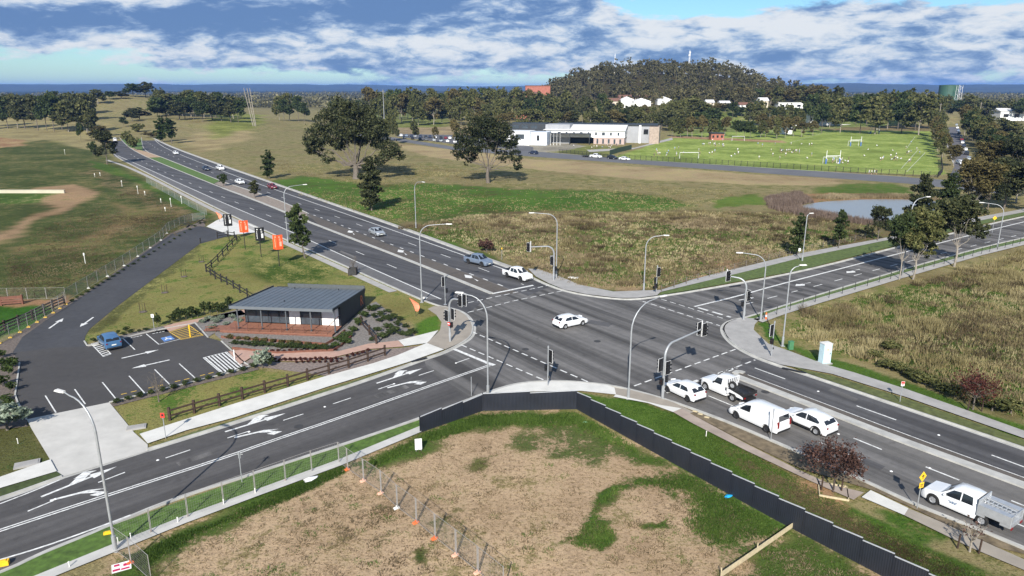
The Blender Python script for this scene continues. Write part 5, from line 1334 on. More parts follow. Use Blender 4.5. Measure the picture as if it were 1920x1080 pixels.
def litter(px, py, m, label, name, cat, s=.25, rz=0.0, sx=1.6, sz=.5):
    rg = random.Random(px); b = MB(); n = 9; vs = [(0, 0, s * sz)]
    for i in range(n):
        g = 2 * math.pi * i / n; r = s * rg.uniform(.7, 1.25); vs.append((r * math.cos(g) * sx, r * math.sin(g), rg.uniform(0, .3) * s))
    b.add(vs, [(0, i + 1, (i + 1) % n + 1) for i in range(n)]); return tag(b.build(name, m, None, G(px, py), rz), label, cat)
litter(582, 899, M['litter'], 'white plastic sheet lying in the grass by the lot footpath', 'plastic_sheet', 'litter', .38, .2)
litter(1366, 931, simple('blue_plastic', (.02, .38, .75), .5, .1, 5), 'bright blue plastic scrap at the foot of the navy fence', 'plastic_scrap', 'litter', .26, .4)
litter(1098, 792, simple('mint_plastic', (.35, .68, .48), .5, .1, 5), 'pale green plastic scrap on the grass inside the navy fence', 'plastic_scrap', 'litter', .16)
litter(315, 955, M['litter'], 'white paper scrap on the verge beside the lot footpath', 'paper_scrap', 'litter', .14)
litter(559, 868, M['litter'], 'white bag on the verge kerb near the lot footpath', 'paper_scrap', 'litter', .15)
tag(MB().box((0, 0, .12), (.5, .22, .22)).box((0, 0, .25), (.3, .12, .05)).build('marker_block', M['yellow'], None, G(203, 1003), .4), 'yellow marker block on the verge beside the big lamp', 'block')
tag(MB().box((0, 0, .15), (.75, .35, .3)).box((0, 0, .32), (.5, .2, .05)).build('marker_block', M['yellow'], None, G(4, 1060), .4), 'yellow marker block in the gutter at the bottom left', 'block')
for i, (px, py) in enumerate(((1303, 773), (1313, 778), (1325, 784))):
    tag(MB().box((0, 0, .05), (.45, .3, .1)).box((0, 0, .12), (.3, .2, .04)).build('paver', M['timber_pale'], None, G(px, py), -.5), f'yellowish paver on the kerb verge, {ORD[i]} from the stopped hatchback', 'paver', 'yellowish pavers on the kerb verge')
# ------------------------------------------------------------------ fences
def Gv(p, z=0.0): return G(p[0], p[1], z)
def along(pxs, step=None, n=None, sm=0):
    P = [Vector((G(*q).x, G(*q).y, 0)) for q in pxs]
    if sm: P = smooth_poly(P, sm)
    tot = sum((b - a).length for a, b in zip(P[:-1], P[1:])); n = n or max(1, round(tot / step)); out = []
    for i in range(n + 1):
        s = tot * i / n
        for a, b in zip(P[:-1], P[1:]):
            l = (b - a).length
            if s <= l + 1e-6: out.append(a.lerp(b, s / l)); break
            s -= l
    return out
# navy sheet fence: stepped bays, one thing with a panel per bay
nf = empty('navy_fence', G(905, 770), 0, 'navy sheet metal fence stepping round the corner of the dirt lot', 'fence')
o0 = nf.location
runs = [[(788, 811), (905, 770)], [(905, 770), (1081, 767)], [(1081, 767), (1260, 867), (1440, 967), (1647, 1076), (1800, 1158)]]
cnt = [3, 2, 17]
for rn, n in zip(runs, cnt):
    P = along(rn, n=n)
    for a, c in zip(P[:-1], P[1:]):
        d = (c - a); Lw = d.length; d.normalize(); g = math.atan2(d.y, d.x); mid = (a + c) / 2
        h = 1.72 if rn is not runs[0] else 1.5
        loc = mid - o0
        b = MB()
        k = 26; vs = []
        for i in range(k + 1):
            x = -Lw / 2 + Lw * i / k; y = .007 * (1 if i % 2 else -1)
            vs += [(x, y, -.15), (x, y, h + .16 * i / k - .08)]
        b.add(vs, [(2 * i, 2 * i + 2, 2 * i + 3, 2 * i + 1) for i in range(k)])
        b.build('panel', M['navy'], nf, loc, g)
        MB().beam((-Lw / 2 + .005, 0, h - .06), (Lw / 2 - .005, 0, h + .10), .07, .05).build('capping', M['navy_cap'], nf, loc, g)
        MB().box((-Lw / 2, 0, h / 2), (.07, .07, h + .1)).build('post', M['navy'], nf, loc, g)
# post and rail fences
def rail_fence(pxs, n, h, rails, mat, label, w=.14, rw=.14, rt=.05, posts_extra=0.12, pts=None):
    P = pts or along(pxs, n=n); o0 = P[0].copy()
    o = empty('rail_fence', o0, 0, label, 'fence')
    for p in P:
        MB().box((0, 0, (h + posts_extra) / 2 - .1), (w, w, h + posts_extra + .2)).build('post', M[mat], o, p - o0)
    for z in rails:
        for a, c in zip(P[:-1], P[1:]):
            d = (c - a).normalized() * .0
            b = MB().beam((0, -.09, z), ((c - a).length, -.09, z), rt, rw); g = math.atan2((c - a).y, (c - a).x)
            b.build('rail', M[mat], o, a - o0, g)
    return o
rail_fence(None, 0, 1.1, (.45, .95), 'timber', 'dark brown post and rail fence between car park lawn and white footpath', w=.2, rw=.16,
           pts=[Vector((G(x, y).x, G(x, y).y, 0)) for x, y in ((319, 788), (365, 774), (412, 761), (455, 748.5), (497, 736), (540, 724), (577, 712.5), (617, 701), (654, 690), (690, 678), (722, 667))])
rail_fence(None, 0, 1.1, (.45, .95), 'timber', 'short leg of dark brown post and rail fence in the grey mulch beside the office', w=.2, rw=.16,
           pts=[Vector((G(x, y).x, G(x, y).y, 0)) for x, y in ((677, 610), (693, 628), (706, 646))])
rail_fence(None, 0, 1.15, (.5, 1.0), 'timber_black', 'black post and rail fence zigzagging across the lawn behind the office', w=.16, rw=.13,
           pts=[Vector((G(x, y).x, G(x, y).y, 0)) for x, y in ((408, 447), (427, 444), (440, 446), (444, 452), (436, 460), (427, 470), (418, 480), (409, 490), (397, 502), (387, 510), (395, 516), (404, 523), (415, 528.5), (426, 534), (438, 541), (450, 549), (464, 557))])
rail_fence(None, 0, 1.2, (.35, .75, 1.1), 'timber', 'dark timber rail fence along the upper driveway edge by the bright lawn', w=.2, rw=.2,
           pts=[Vector((G(x, y).x, G(x, y).y, 0)) for x, y in ((-30, 642), (10, 620), (36, 610), (62, 599), (83, 588), (100, 580), (121, 571))])
rail_fence(None, 0, 1.2, (.3, .6, .9, 1.12), 'timber_red', 'red brown timber fence end at the left edge above the bright lawn', w=.2, rw=.22,
           pts=[Vector((G(x, y).x, G(x, y).y, 0)) for x, y in ((-40, 575), (3, 573), (43, 570))])
rail_fence(None, 0, .9, (), 'timber_black', 'lone black bollard post at the edge of the upper driveway', pts=[Vector((G(376, 456).x, G(376, 456).y, 0))], w=.18)
# temporary mesh panels
M['galv_dull'] = simple('weathered_steel', (.31, .295, .28), .6, .2, 5, metal=.2)
M['mesh_cloth'], nt, bs = nmat('shade_cloth')
bs.inputs['Base Color'].default_value = (.23, .29, .27, 1); bs.inputs['Roughness'].default_value = .9
tr_ = N(nt, 'ShaderNodeBsdfTransparent'); mx_ = N(nt, 'ShaderNodeMixShader')
tcx = N(nt, 'ShaderNodeTexCoord'); L(nt, math_n(nt, 'MULTIPLY_ADD', noise_n(nt, tcx.outputs['Object'], 1.5, 3), .5, .02, True), mx_.inputs[0])
L(nt, tr_.outputs[0], mx_.inputs[1]); L(nt, bs.outputs[0], mx_.inputs[2]); L(nt, mx_.outputs[0], nt.nodes['Material Output'].inputs[0])
def panel_meshes(w, h, cloth):
    b = MB()
    for x in (-w / 2 + .03, w / 2 - .03): b.tube([(x, 0, .05), (x, 0, h)], .022, 6)
    for z in (.12, h - .02): b.tube([(-w / 2 + .03, 0, z), (w / 2 - .03, 0, z)], .014, 6)
    fr = b.mesh('frame', M['galv_dull'])
    b = MB()
    if cloth:
        b.add([(-w / 2 + .04, .0, .1), (w / 2 - .04, .0, .1), (w / 2 - .04, .0, h - .04), (-w / 2 + .04, .0, h - .04)], [(0, 1, 2, 3)]); me = b.mesh('shade_cloth', M['mesh_cloth'])
    else:
        for i in range(1, 16): b.box((-w / 2 + w * i / 16, 0, h / 2 + .05), (.004, .004, h - .12))
        for i in range(1, 9): b.box((0, 0, .1 + (h - .15) * i / 9), (w - .08, .004, .004))
        me = b.mesh('wire_mesh', M['galv_dull'])
    return fr, me
def foot_mesh(m):
    b = MB(); b.add([(-.12, -.22, 0), (.12, -.22, 0), (.12, .22, 0), (-.12, .22, 0), (-.09, -.18, .12), (.09, -.18, .12), (.09, .18, .12), (-.09, .18, .12)], [(0, 3, 2, 1), (4, 5, 6, 7), (0, 1, 5, 4), (1, 2, 6, 5), (2, 3, 7, 6), (3, 0, 4, 7)])
    b.tube([(0, 0, .16), (0, 0, .24)], .04, 6); return b.mesh('foot', m)
FOOT = {k: foot_mesh(M[k]) for k in ('orange', 'orange_pale', 'stake', 'yellow_line')}
def temp_run(pts, h, cloth, lab, group, feet):
    cache = None
    for i, (a, c) in enumerate(zip(pts[:-1], pts[1:])):
        d = c - a; w = d.length; g = math.atan2(d.y, d.x)
        if cache is None: cache = (w,) + panel_meshes(w, h, cloth)
        o = empty('mesh_fence_panel', a.lerp(c, .5), g, lab(i), 'fence panel', group)
        o.scale = (w / cache[0], 1, 1)
        link('frame', cache[1], o); link('shade_cloth' if cloth else 'wire_mesh', cache[2], o)
        k = feet[i % len(feet)] if feet else None
        if k: link('foot', FOOT[k], o, (w / 2 * cache[0] / w, -.06, 0)).scale = (cache[0] / w, 1, 1)
def pts_of(L_): return [Vector((G(x, y).x, G(x, y).y, 0)) for x, y in L_]
diag = [(636, 869), (652, 881), (682, 902), (715, 925), (745, 953), (781, 980), (816, 1010), (855, 1041), (896, 1074), (945, 1115)]
temp_run(pts_of(diag), 1.85, False, lambda i: f'bare mesh fence panel crossing the dirt lot, {ORD[i]} from the footpath corner', 'mesh panels crossing the dirt lot', ['orange', 'orange_pale', 'orange_pale', 'stake', 'orange', 'orange', 'orange_pale', 'orange_pale', 'orange'])
path = [(636, 869), (585, 886), (536, 904), (479, 925), (420, 947), (353, 972), (284, 1001), (215, 1033)]
temp_run(pts_of(path), 1.85, False, lambda i: f'bare mesh fence panel beside the lot footpath, {ORD[i]} from the dirt lot corner', 'mesh panels beside the lot footpath', ['stake', 'orange', 'orange', 'orange', 'orange', 'orange', 'orange'])
temp_run(pts_of([(215, 1033), (246, 1056), (285, 1092)]), 1.85, False, lambda i: f'bare mesh fence panel at the big lamp, {["beside the lamp foot", "running out of the picture bottom"][i]}', 'mesh panels at the big lamp', ['orange'])
P = along([(124, 566), (165, 541), (230, 500), (300, 452), (318, 432)], n=15)
temp_run(P, 1.8, True, lambda i: f'green shade cloth fence panel along the driveway, {ORD[i]} from the timber fence', 'shade cloth panels along the driveway', [None, 'stake'])
P = along([(318, 432), (352, 416), (385, 412)], n=5)
temp_run(P, 1.7, True, lambda i: f'shade cloth fence panel at the top of the driveway, {ORD[i]} from the left', 'shade cloth panels at the top of the driveway', None)
P = along([(388, 404), (350, 385), (310, 362), (275, 343)], n=9)
temp_run(P, 1.7, True, lambda i: f'shade cloth fence panel on the verge beside the main road, {ORD[i]} from the crossover', 'shade cloth panels beside the main road', None)
P = along([(-20, 655), (5, 640), (26, 630), (49, 616), (75, 601), (101, 586), (123, 571)], n=9)
temp_run(P, 1.8, False, lambda i: f'mesh fence panel along the lower driveway edge, {ORD[i]} from the left edge', 'mesh panels along the lower driveway edge', ['yellow_line'])
P = along([(-20, 563), (60, 562), (124, 561)], n=4)
temp_run(P, 1.7, False, lambda i: f'bare mesh fence panel above the bright lawn, {ORD[i]} from the left edge', 'mesh panels above the bright lawn', None)
# thin wire fence along the side road, far field fence
wf = pts_of([(1430, 600), (1528, 568), (1690, 518), (1840, 477), (1925, 455), (2030, 430)])
P = []
for a, c in zip(wf[:-1], wf[1:]):
    n = max(1, round((c - a).length / 3.2)); P += [a.lerp(c, i / n) for i in range(n)]
o = empty('wire_fence', P[0], 0, 'thin black post and wire fence along the side road footpath', 'fence')
for p in P: MB().box((0, 0, .6), (.06, .06, 1.25)).build('post', M['black'], o, p - P[0])
b = MB()
for z in (.4, .8, 1.15):
    b.tube([p - P[0] + Vector((0, 0, z)) for p in P], .008, 4)
b.build('wire', M['galv'], o)
wf = pts_of([(1240, 548), (1330, 520), (1420, 495), (1500, 473), (1640, 445)])
P = []
for a, c in zip(wf[:-1], wf[1:]):
    n = max(1, round((c - a).length / 3.4)); P += [a.lerp(c, i / n) for i in range(n)]
o = empty('wire_fence', P[0], 0, 'weathered post and wire fence between the brown paddock and the side road path', 'fence')
for i, p in enumerate(P): MB().box((0, 0, .55), (.09, .09, 1.2)).build('post', M['bark'], o, p - P[0])
b = MB()
for z in (.4, .75, 1.05): b.tube([p - P[0] + Vector((0, 0, z)) for p in P], .008, 4)
b.build('wire', M['galv'], o)
# ------------------------------------------------------------------ sales office
U = Vector((.9934, -.115, 0)); V = Vector((.115, .9934, 0)); A0 = G(640, 615)         # front right wall corner; -U along the front, V to the back
of = empty('site_office', A0, math.atan2(U.y, U.x), 'low charcoal site office with skillion roof and veranda on timber deck', 'building')
W_, D_ = 12.1, 9.4
def zr(v): return 2.98 - .075 * (v + 2.6)                                               # underside of the roof at depth v
b = MB()
b.add([(-W_, D_, -.6), (0, D_, -.6), (0, D_, 2.30), (-W_, D_, 2.30)], [(1, 0, 3, 2)])      # back with parapet
b.add([(0, 0, -.4), (0, D_, -.6), (0, D_, zr(D_) + .35), (0, 0, zr(0) + .12)], [(0, 1, 2, 3)])
b.add([(-W_, 0, -.4), (-W_, D_, -.6), (-W_, D_, zr(D_) + .0), (-W_, 0, zr(0) + .0)], [(1, 0, 3, 2)])
b.box((-W_ / 2, .05, 2.62), (W_, .1, .32)).box((-.08, .06, 1.2), (.16, .12, 2.7)); 
b.build('wall', M['wall_dark'], of)
b = MB(); b.add([(-W_, 9.0, -.5), (-.25, 9.0, -.5), (-.25, .3, -.5), (-W_ + .2, .3, -.5), ], [(0, 1, 2, 3)]).box((-W_ / 2, 2.2, 1.1), (W_ - .4, .08, 2.6))
b.build('inner_wall', M['wall_dark'], of)
b = MB(); x0, x1 = -W_ - .45, .05; v0, v1 = -2.62, D_ - .25
rv = [(x0, v0, zr(v0)), (x1, v0, zr(v0)), (x1, v1, zr(v1)), (x0, v1, zr(v1))]
b.add([(x, y, z + .16) for x, y, z in rv] + rv, [(0, 1, 2, 3), (7, 6, 5, 4), (0, 4, 5, 1), (1, 5, 6, 2), (2, 6, 7, 3), (3, 7, 4, 0)])
for i in range(1, 17):
    x = x0 + (x1 - x0) * i / 17; b.beam((x, v0 + .02, zr(v0) + .175), (x, v1 - .02, zr(v1) + .175), .04, .035)
rf = b.build('roof', M['roof_grey'], of)
MB().box(((x0 + x1) / 2, v0 - .05, zr(v0) + .02), (x1 - x0 + .1, .1, .34)).build('fascia', simple('fascia_grey', (.13, .145, .16), .5, .08, 1), rf)
for x in (x0 - .05, x1 + .05): MB().beam((x, v0 - .1, zr(v0) + .14), (x, v1 + .2, zr(v1) + .16), .1, .3).build('barge', M['wall_dark'], rf)
MB().box((-W_ / 2 + .8, D_ - .05, 2.28), (W_ - 1.5, .12, .95)).build('parapet', simple('parapet_grey', (.075, .085, .09), .6, .15, 3), rf)
for x, v in ((-7.2, .6), (-9.2, 8.4), (-7.0, 8.4), (-3.2, 8.4)): MB().tube([(x, v, zr(v) + .1), (x, v, zr(v) + .36)], .06, 6).build('roof_vent', M['black'], rf)
# front: bays from left to right: glass, glass, white panel, sliding door, white panels
def bay(xa, xb, z0, z1, m, nm, y=-.01): return MB().box(((xa + xb) / 2, y, (z0 + z1) / 2), (xb - xa, .06, z1 - z0)).build(nm, m, of)
XS = [-W_, -9.1, -6.45, -5.05, -2.35, -.25]
bay(XS[0] + .1, XS[1] - .05, .38, 2.42, M['glass_blue'], 'window'); bay(XS[1] + .05, XS[2] - .05, .38, 2.42, M['glass_blue'], 'window')
bay(XS[2], XS[3], .30, 2.44, M['white'], 'wall_panel'); bay(XS[4], XS[5], .30, 2.44, M['white'], 'wall_panel')
dr = bay(XS[3] + .1, XS[4] - .1, .32, 2.42, M['glass_blue'], 'door')
b = MB()
for x in (XS[3] + .05, (XS[3] + XS[4]) / 2, XS[4] - .05): b.box((x, -.05, 1.37), (.10, .08, 2.1))
b.build('door_frame', M['black'], dr)
MB().box(((XS[3] + XS[4]) / 2 + .12, -.12, 1.3), (.03, .05, .5)).build('handle', M['galv'], dr)
b = MB()
for x in (XS[0] + .06, XS[1], XS[2] - .05, -7.7): b.box((x, -.04, 1.37), (.09, .09, 2.1))
b.build('window_frame', M['wall_dark'], of)
# things seen through the left glass: a counter and white wall
b = MB().box((-8.0, 1.2, 1.0), (2.2, .06, .9)); b.build('display_board', M['white'], of)
# left return of the veranda is open: side wall set back
MB().box((-W_ - .02, 3.0, 1.2), (.12, 5.8, 2.4)).build('side_wall', M['wall_dark'], of)
# veranda posts
for px, py in ((444, 618), (487, 621), (532, 624), (577, 627), (622, 629)):
    p = G(px, py, .3) - A0; lx = p.dot(U); ly = p.dot(V)
    ly = -2.35
    b = MB().box((lx, ly, 1.62), (.13, .13, 2.7)).box((lx, ly, .34), (.25, .25, .06)); b.build('veranda_post', simple('post_grey', (.09, .10, .11), .5, .1, 3) if 'pg' not in M else M['pg'], of)
# deck with railing and ramp
dk = empty('timber_deck', A0, math.atan2(U.y, U.x), 'red brown timber deck with handrail in front of the site office', 'deck')
b = MB(); nb = 26
for i in range(nb):
    y = -3.35 + (3.3 / nb) * (i + .5); b.box((-W_ / 2 - .75, y, .25), (W_ + 1.7, 3.3 / nb - .012, .08))
for i in range(14): b.box((-W_ - .9, .06 + .13 * (i + .5), .25), (1.5, .118, .08))
b.build('boards', M['deck'], dk)
MB().box((-W_ / 2 - .75, -3.3, .08), (W_ + 1.7, .1, .26)).box((-.0, -1.7, .08), (.1, 3.2, .26)).build('skirt', M['timber_red'], dk)
b = MB(); b.add([(-W_ - 1.6, -3.3, .27), (-W_ - 1.6, -1.3, .27), (-W_ - 4.0, -1.0, .04), (-W_ - 4.0, -3.3, .04)], [(0, 1, 2, 3)]); b.build('ramp', M['deck'], dk)
for i in range(9): MB().box((-W_ + .4 + i * 1.39, -3.2, .72), (.06, .06, .9)).build('rail_post', M['timber_red'], dk)

b = MB().beam((-W_ - .9, -3.2, .82), (-.5, -3.2, .98), .06, .06).beam((-.5, -3.2, 1.15), (.05, -.3, 1.75), .06, .06).beam((-W_ - 3.4, -3.2, .65), (-W_ - 2.2, -3.2, .72), .06, .06)
for x in (-W_ - 3.4, -W_ - 2.2): b.box((x, -3.2, .38), (.06, .06, .66))
b.build('handrail', M['timber_red'], dk)
# letter on the right wall
def text_mesh(s, size, m, name, parent, loc, rot, ext=.02):
    cu = bpy.data.curves.new(name, 'FONT'); cu.body = s; cu.size = size; cu.extrude = ext; cu.align_x = 'CENTER'
    tmp = bpy.data.objects.new('tmp', cu); COL.objects.link(tmp); bpy.context.view_layer.update()
    me = bpy.data.meshes.new_from_object(tmp.evaluated_get(bpy.context.evaluated_depsgraph_get())); bpy.data.objects.remove(tmp)
    me.materials.clear(); me.materials.append(m)
    o = link(name, me, parent, loc); o.rotation_euler = rot; return o
text_mesh('R', 1.9, simple('letter_orange', (.55, .13, .06), .5, .1, 4), 'letter', of, (.03, 7.9, .55), (R(90), 0, R(90)))
# garden: terraces, mulch, hedges
sheet('garden_bed', [(437, 655), (428, 648), (403, 628), (405, 618), (608, 630), (645, 612), (690, 572), (705, 566), (735, 590), (790, 640), (747, 641), (690, 647), (635, 661), (565, 663), (515, 658), (470, 655)], .035, M['mulch_grey'])
sheet('garden_bed', [(452, 686), (470, 673), (515, 679), (560, 680), (590, 678), (627, 672), (690, 657), (758, 652), (800, 647), (745, 668), (690, 686), (617, 706), (560, 698), (500, 690)], .03, simple('mulch_brown', (.20, .16, .14), .95, .4, 4, bump=.4))
sheet('garden_bed', [(162, 647), (215, 632), (275, 618), (305, 612), (318, 622), (365, 607), (275, 625), (222, 638), (165, 651)], .02, M['mulch_grey'])
sheet('garden_bed', [(367, 606), (400, 592), (450, 580), (462, 590), (430, 612), (404, 624), (391, 632)], .03, M['mulch_grey'])
sheet('garden_bed', [(207, 757), (340, 724), (482, 688), (486, 693), (340, 730), (212, 763)], .03, M['mulch'])
sheet('garden_bed', [(-60, 665), (24, 660), (36, 681), (29, 730), (27, 745), (50, 789), (52, 800), (-60, 810)], .02, M['mulch'])
sheet('garden_bed', [(123, 570), (165, 546), (320, 437), (380, 414), (386, 424), (350, 431), (322, 440), (270, 476), (160, 553), (140, 566), (42, 633), (24, 661), (-20, 665), (0, 645)], .006, M['mulch'])
for nm, pl, h in (('front', [(415, 634), (610, 648), (623, 641), (647, 622)], .32), ('lower', [(436, 655), (520, 664), (625, 659), (640, 650), (660, 632)], .3)):
    P = wl(pl, 0); b = MB(); bar(P, -.06, .06, 0, h, b)
    tag(b.build('timber_edging', M['timber_red'], None), f'red timber garden edging, the {"upper step right below the deck" if nm == "front" else "lower step along the pink path"}', 'edging')
# ------------------------------------------------------------------ trees
def unit(rg, n):
    v = rg.normal(size=(n, 3)); return v / np.linalg.norm(v, axis=1, keepdims=True)
def leaf_cloud(rg, lobes, n, size, droop=.25, clump=18, spread=.22):
    "leaf cards gathered in clumps through the lobes; lobes: (cx,cy,cz,rx,ry,rz)"
    lob = np.array(lobes, float); vol = (lob[:, 3] * lob[:, 4] * lob[:, 5]) ** .72; p = vol / vol.sum()
    nc = max(1, n // clump)
    li = rg.choice(len(lob), nc, p=p)
    d = unit(rg, nc); rad = rg.uniform(.35, 1.0, nc) ** .6
    low = d[:, 2] < -.35; rad[low] *= rg.uniform(.5, .9, low.sum())
    c = lob[li, :3] + d * rad[:, None] * lob[li, 3:]
    cl_r = spread * (lob[li, 3] + lob[li, 5]) / 2 * rg.uniform(.6, 1.4, nc)
    k = np.repeat(np.arange(nc), clump); m = len(k)
    off = rg.normal(size=(m, 3)) * .5; off[:, 2] *= .75
    pos = c[k] + off * cl_r[k][:, None]
    a = unit(rg, m); a[:, 2] -= droop; a /= np.linalg.norm(a, axis=1, keepdims=True)
    b = np.cross(a, unit(rg, m)); b /= np.linalg.norm(b, axis=1, keepdims=True) + 1e-9
    s = size * rg.uniform(.6, 1.4, m)
    A = a * (s * .62)[:, None]; B = b * (s * .30)[:, None]
    return np.stack([pos - A, pos + B, pos + A, pos - B], 1).reshape(-1, 3)
def wood(rg, base_r, h, lobes, lean=(0, 0), fork=.3, limb_r=.38, nseg=5):
    b = MB(); f = Vector((lean[0] * fork, lean[1] * fork, h * fork))
    def wig(s): return Vector(rg.normal(size=3) * s)
    b.tube([(0, 0, -.3), (0, 0, h * .02), f * .5 + wig(.02 * h * .3), f], [base_r * 1.35, base_r * 1.05, base_r * .9, base_r * .75], 7)
    for l in lobes:
        e = Vector(l[:3]); e.z -= l[5] * .15; st = f * float(rg.uniform(.75, 1.0))
        pts = [st]
        for i in range(1, nseg):
            t = i / (nseg - 1); q = st.lerp(e, t); q.z += math.sin(t * math.pi) * -.03 * h; pts.append(q + (wig(.018 * h) if i < nseg - 1 else Vector()))
        r = base_r * limb_r * .8 * float(rg.uniform(.7, 1.2)); b.tube(pts, [r * (1 - .8 * i / (nseg - 1)) for i in range(nseg)], 5)
        for _ in range(2):
            q = pts[-2]; d = Vector(rg.normal(size=3)); d.z = abs(d.z) * .5; d.normalize()
            b.tube([q, q + d * l[3] * .5, q + d * l[3] * .85 + Vector((0, 0, .1))], [r * .4, r * .25, r * .08], 4)
    return b
def lobes_gum(rg, h, w, n, base=.38, flat=.55, edge=.8):
    L_ = []
    for i in range(n):
        t = i / n; g = 2.4 * i + rg.uniform(-.4, .4); z = h * (base + (.93 - base) * rg.uniform(.15, .93))
        rr = w / 2 * rg.uniform(.25, edge) * (1 - .35 * ((z / h - base) / (1 - base)) ** 2); s = w * rg.uniform(.15, .24)
        L_.append((rr * math.cos(g), rr * math.sin(g), z, s, s, s * flat * rg.uniform(.9, 1.3)))
    L_.append((0, 0, h * .88, w * .2, w * .2, h * .1))
    return L_
def lobes_col(rg, h, w, n, base=.12):
    L_ = []
    for i in range(n):
        t = (i + .5) / n; z = h * (base + (.96 - base) * t); k = math.sin(math.pi * min(1, (t * .86 + .14))) ** .7
        s = w * .30 * (0.45 + .65 * k); g = 2.4 * i
        L_.append((w * .2 * k * math.cos(g), w * .2 * k * math.sin(g), z, s, s, h / n * .9))
    return L_
def lobes_shrub(rg, h, w, n):
    return [(w * .28 * math.cos(2.4 * i) * rg.uniform(.5, 1), w * .28 * math.sin(2.4 * i) * rg.uniform(.5, 1), h * rg.uniform(.35, .72), w * .27, w * .27, h * .28) for i in range(n)]
PROTO = {}
def tree_proto(key, kind, h, w, leaves, size, leaf, bark, seed, n=9, base_r=None, **kw):
    rg = np.random.default_rng(seed)
    if kind == 'gum': lb = lobes_gum(rg, h, w, n, kw.get('base', .38), kw.get('flat', .55), kw.get('edge', .8)); wd_ = wood(rg, base_r or h * .022, h, lb, kw.get('lean', (0, 0)), kw.get('fork', .3))
    elif kind == 'col': lb = lobes_col(rg, h, w, n, kw.get('base', .12)); wd_ = wood(rg, base_r or h * .014, h, lb[::2], fork=.25, limb_r=.3)
    else: lb = lobes_shrub(rg, h, w, n); wd_ = wood(rg, base_r or h * .03, h, lb[:4], fork=.2)
    me_c = np_mesh('crown', leaf_cloud(rg, lb, leaves, size, spread=kw.get('spread', .24)), 4, M[leaf])
    me_t = wd_.mesh('trunk', M[bark], smooth=60)
    PROTO[key] = (me_t, me_c, h, w); return key
def plant(key, loc, h, label, w=None, name='tree', cat='tree', group=None, rz=None, leaf=None):
    mt, mc, ph, pw = PROTO[key]; sz = h / ph; sx = (w / pw) if w else sz
    rg = random.Random(int(loc[0] * 13 + loc[1] * 7))
    o = empty(name, loc, rz if rz is not None else rg.uniform(0, 6.28), label, cat, group); o.scale = (sx, sx, sz)
    link('trunk' if name not in ('shrub', 'hedge_shrub') else 'stem', mt, o); c = link('crown' if name not in ('shrub', 'hedge_shrub') else 'foliage', mc, o)
    if leaf: c.material_slots[0].link = 'OBJECT'; c.material_slots[0].material = M[leaf]
    return o
def at_px(base, top, key, label, wpx=None, **kw):
    p = G(*base); h = HGT(base[0], base[1], top); d = p.y * CS + HC * SN
    return plant(key, (p.x, p.y, -.05), h, label, wpx * d / F if wpx else None, **kw)
# near and middle kinds
tree_proto('col_a', 'col', 10, 4, 4200, .42, 'leaf_dark', 'bark', 11, 11)
tree_proto('col_b', 'col', 10, 4, 3600, .42, 'leaf_dark', 'bark', 12, 9, base=.25)
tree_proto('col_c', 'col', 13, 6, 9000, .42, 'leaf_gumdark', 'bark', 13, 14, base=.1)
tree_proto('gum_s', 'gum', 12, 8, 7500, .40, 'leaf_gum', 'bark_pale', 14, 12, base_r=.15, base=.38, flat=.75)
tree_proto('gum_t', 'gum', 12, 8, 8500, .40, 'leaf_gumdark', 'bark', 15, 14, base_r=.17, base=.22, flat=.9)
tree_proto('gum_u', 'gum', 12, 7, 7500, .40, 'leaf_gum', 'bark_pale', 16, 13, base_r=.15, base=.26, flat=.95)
tree_proto('shrub_a', 'shrub', 2, 2, 1300, .2, 'leaf_dark', 'bark', 17, 7)
tree_proto('shrub_b', 'shrub', 2, 2, 1300, .2, 'leaf_olive', 'bark', 18, 7)
# the two big paddock gums
def big_gum(name, base, h, lobes_px, leaves, size, seed, label, fork=.22, br=.85, leaf='leaf_gumdark', bark='bark'):
    "lobes given as measured across the crown: (right, up, away, radius, height)"
    rg = np.random.default_rng(seed); p = G(*base)
    lb = [(x, y, z, r * 1.12, r * 1.05, rz * 1.55) for x, z, y, r, rz in lobes_px]
    o = empty('tree', (p.x, p.y, -.1), 0, label, 'tree')
    wood(rg, br, h, lb, fork=fork, limb_r=.42, nseg=6).build('trunk', M[bark], o, smooth=60)
    link('crown', np_mesh('crown', leaf_cloud(rg, lb, leaves, size, spread=.26), 4, M[leaf]), o); return o
big_gum('t1', (668, 335), 24, [(-4, 20.5, 0, 4.6, 3.2), (-9, 17, 2, 3.8, 2.6), (-11.5, 13, -1, 3.6, 2.6), (-14, 10, 1, 2.2, 2.2), (-2, 16, -3, 4.2, 3.0), (3.2, 18.5, 2, 4.0, 3.0), (7, 15.5, -1, 3.8, 2.8), (8, 11.5, 2, 3.2, 2.2), (2, 13, 3, 3.8, 2.6), (11.5, 9, 0, 2.8, 1.9), (14, 7.4, 1, 1.8, 1.3), (-8, 6.8, -2, 2.0, 1.6), (-5, 11.5, 2, 3.4, 2.2), (8.6, 6.2, -2, 2.2, 1.5), (0, 21.5, -2, 2.8, 2.0), (-12, 8.4, 2, 1.6, 1.2)],
        25000, .58, 21, 'huge spreading gum tree with thick pale forked trunk in the middle paddock', fork=.2, br=1.05)
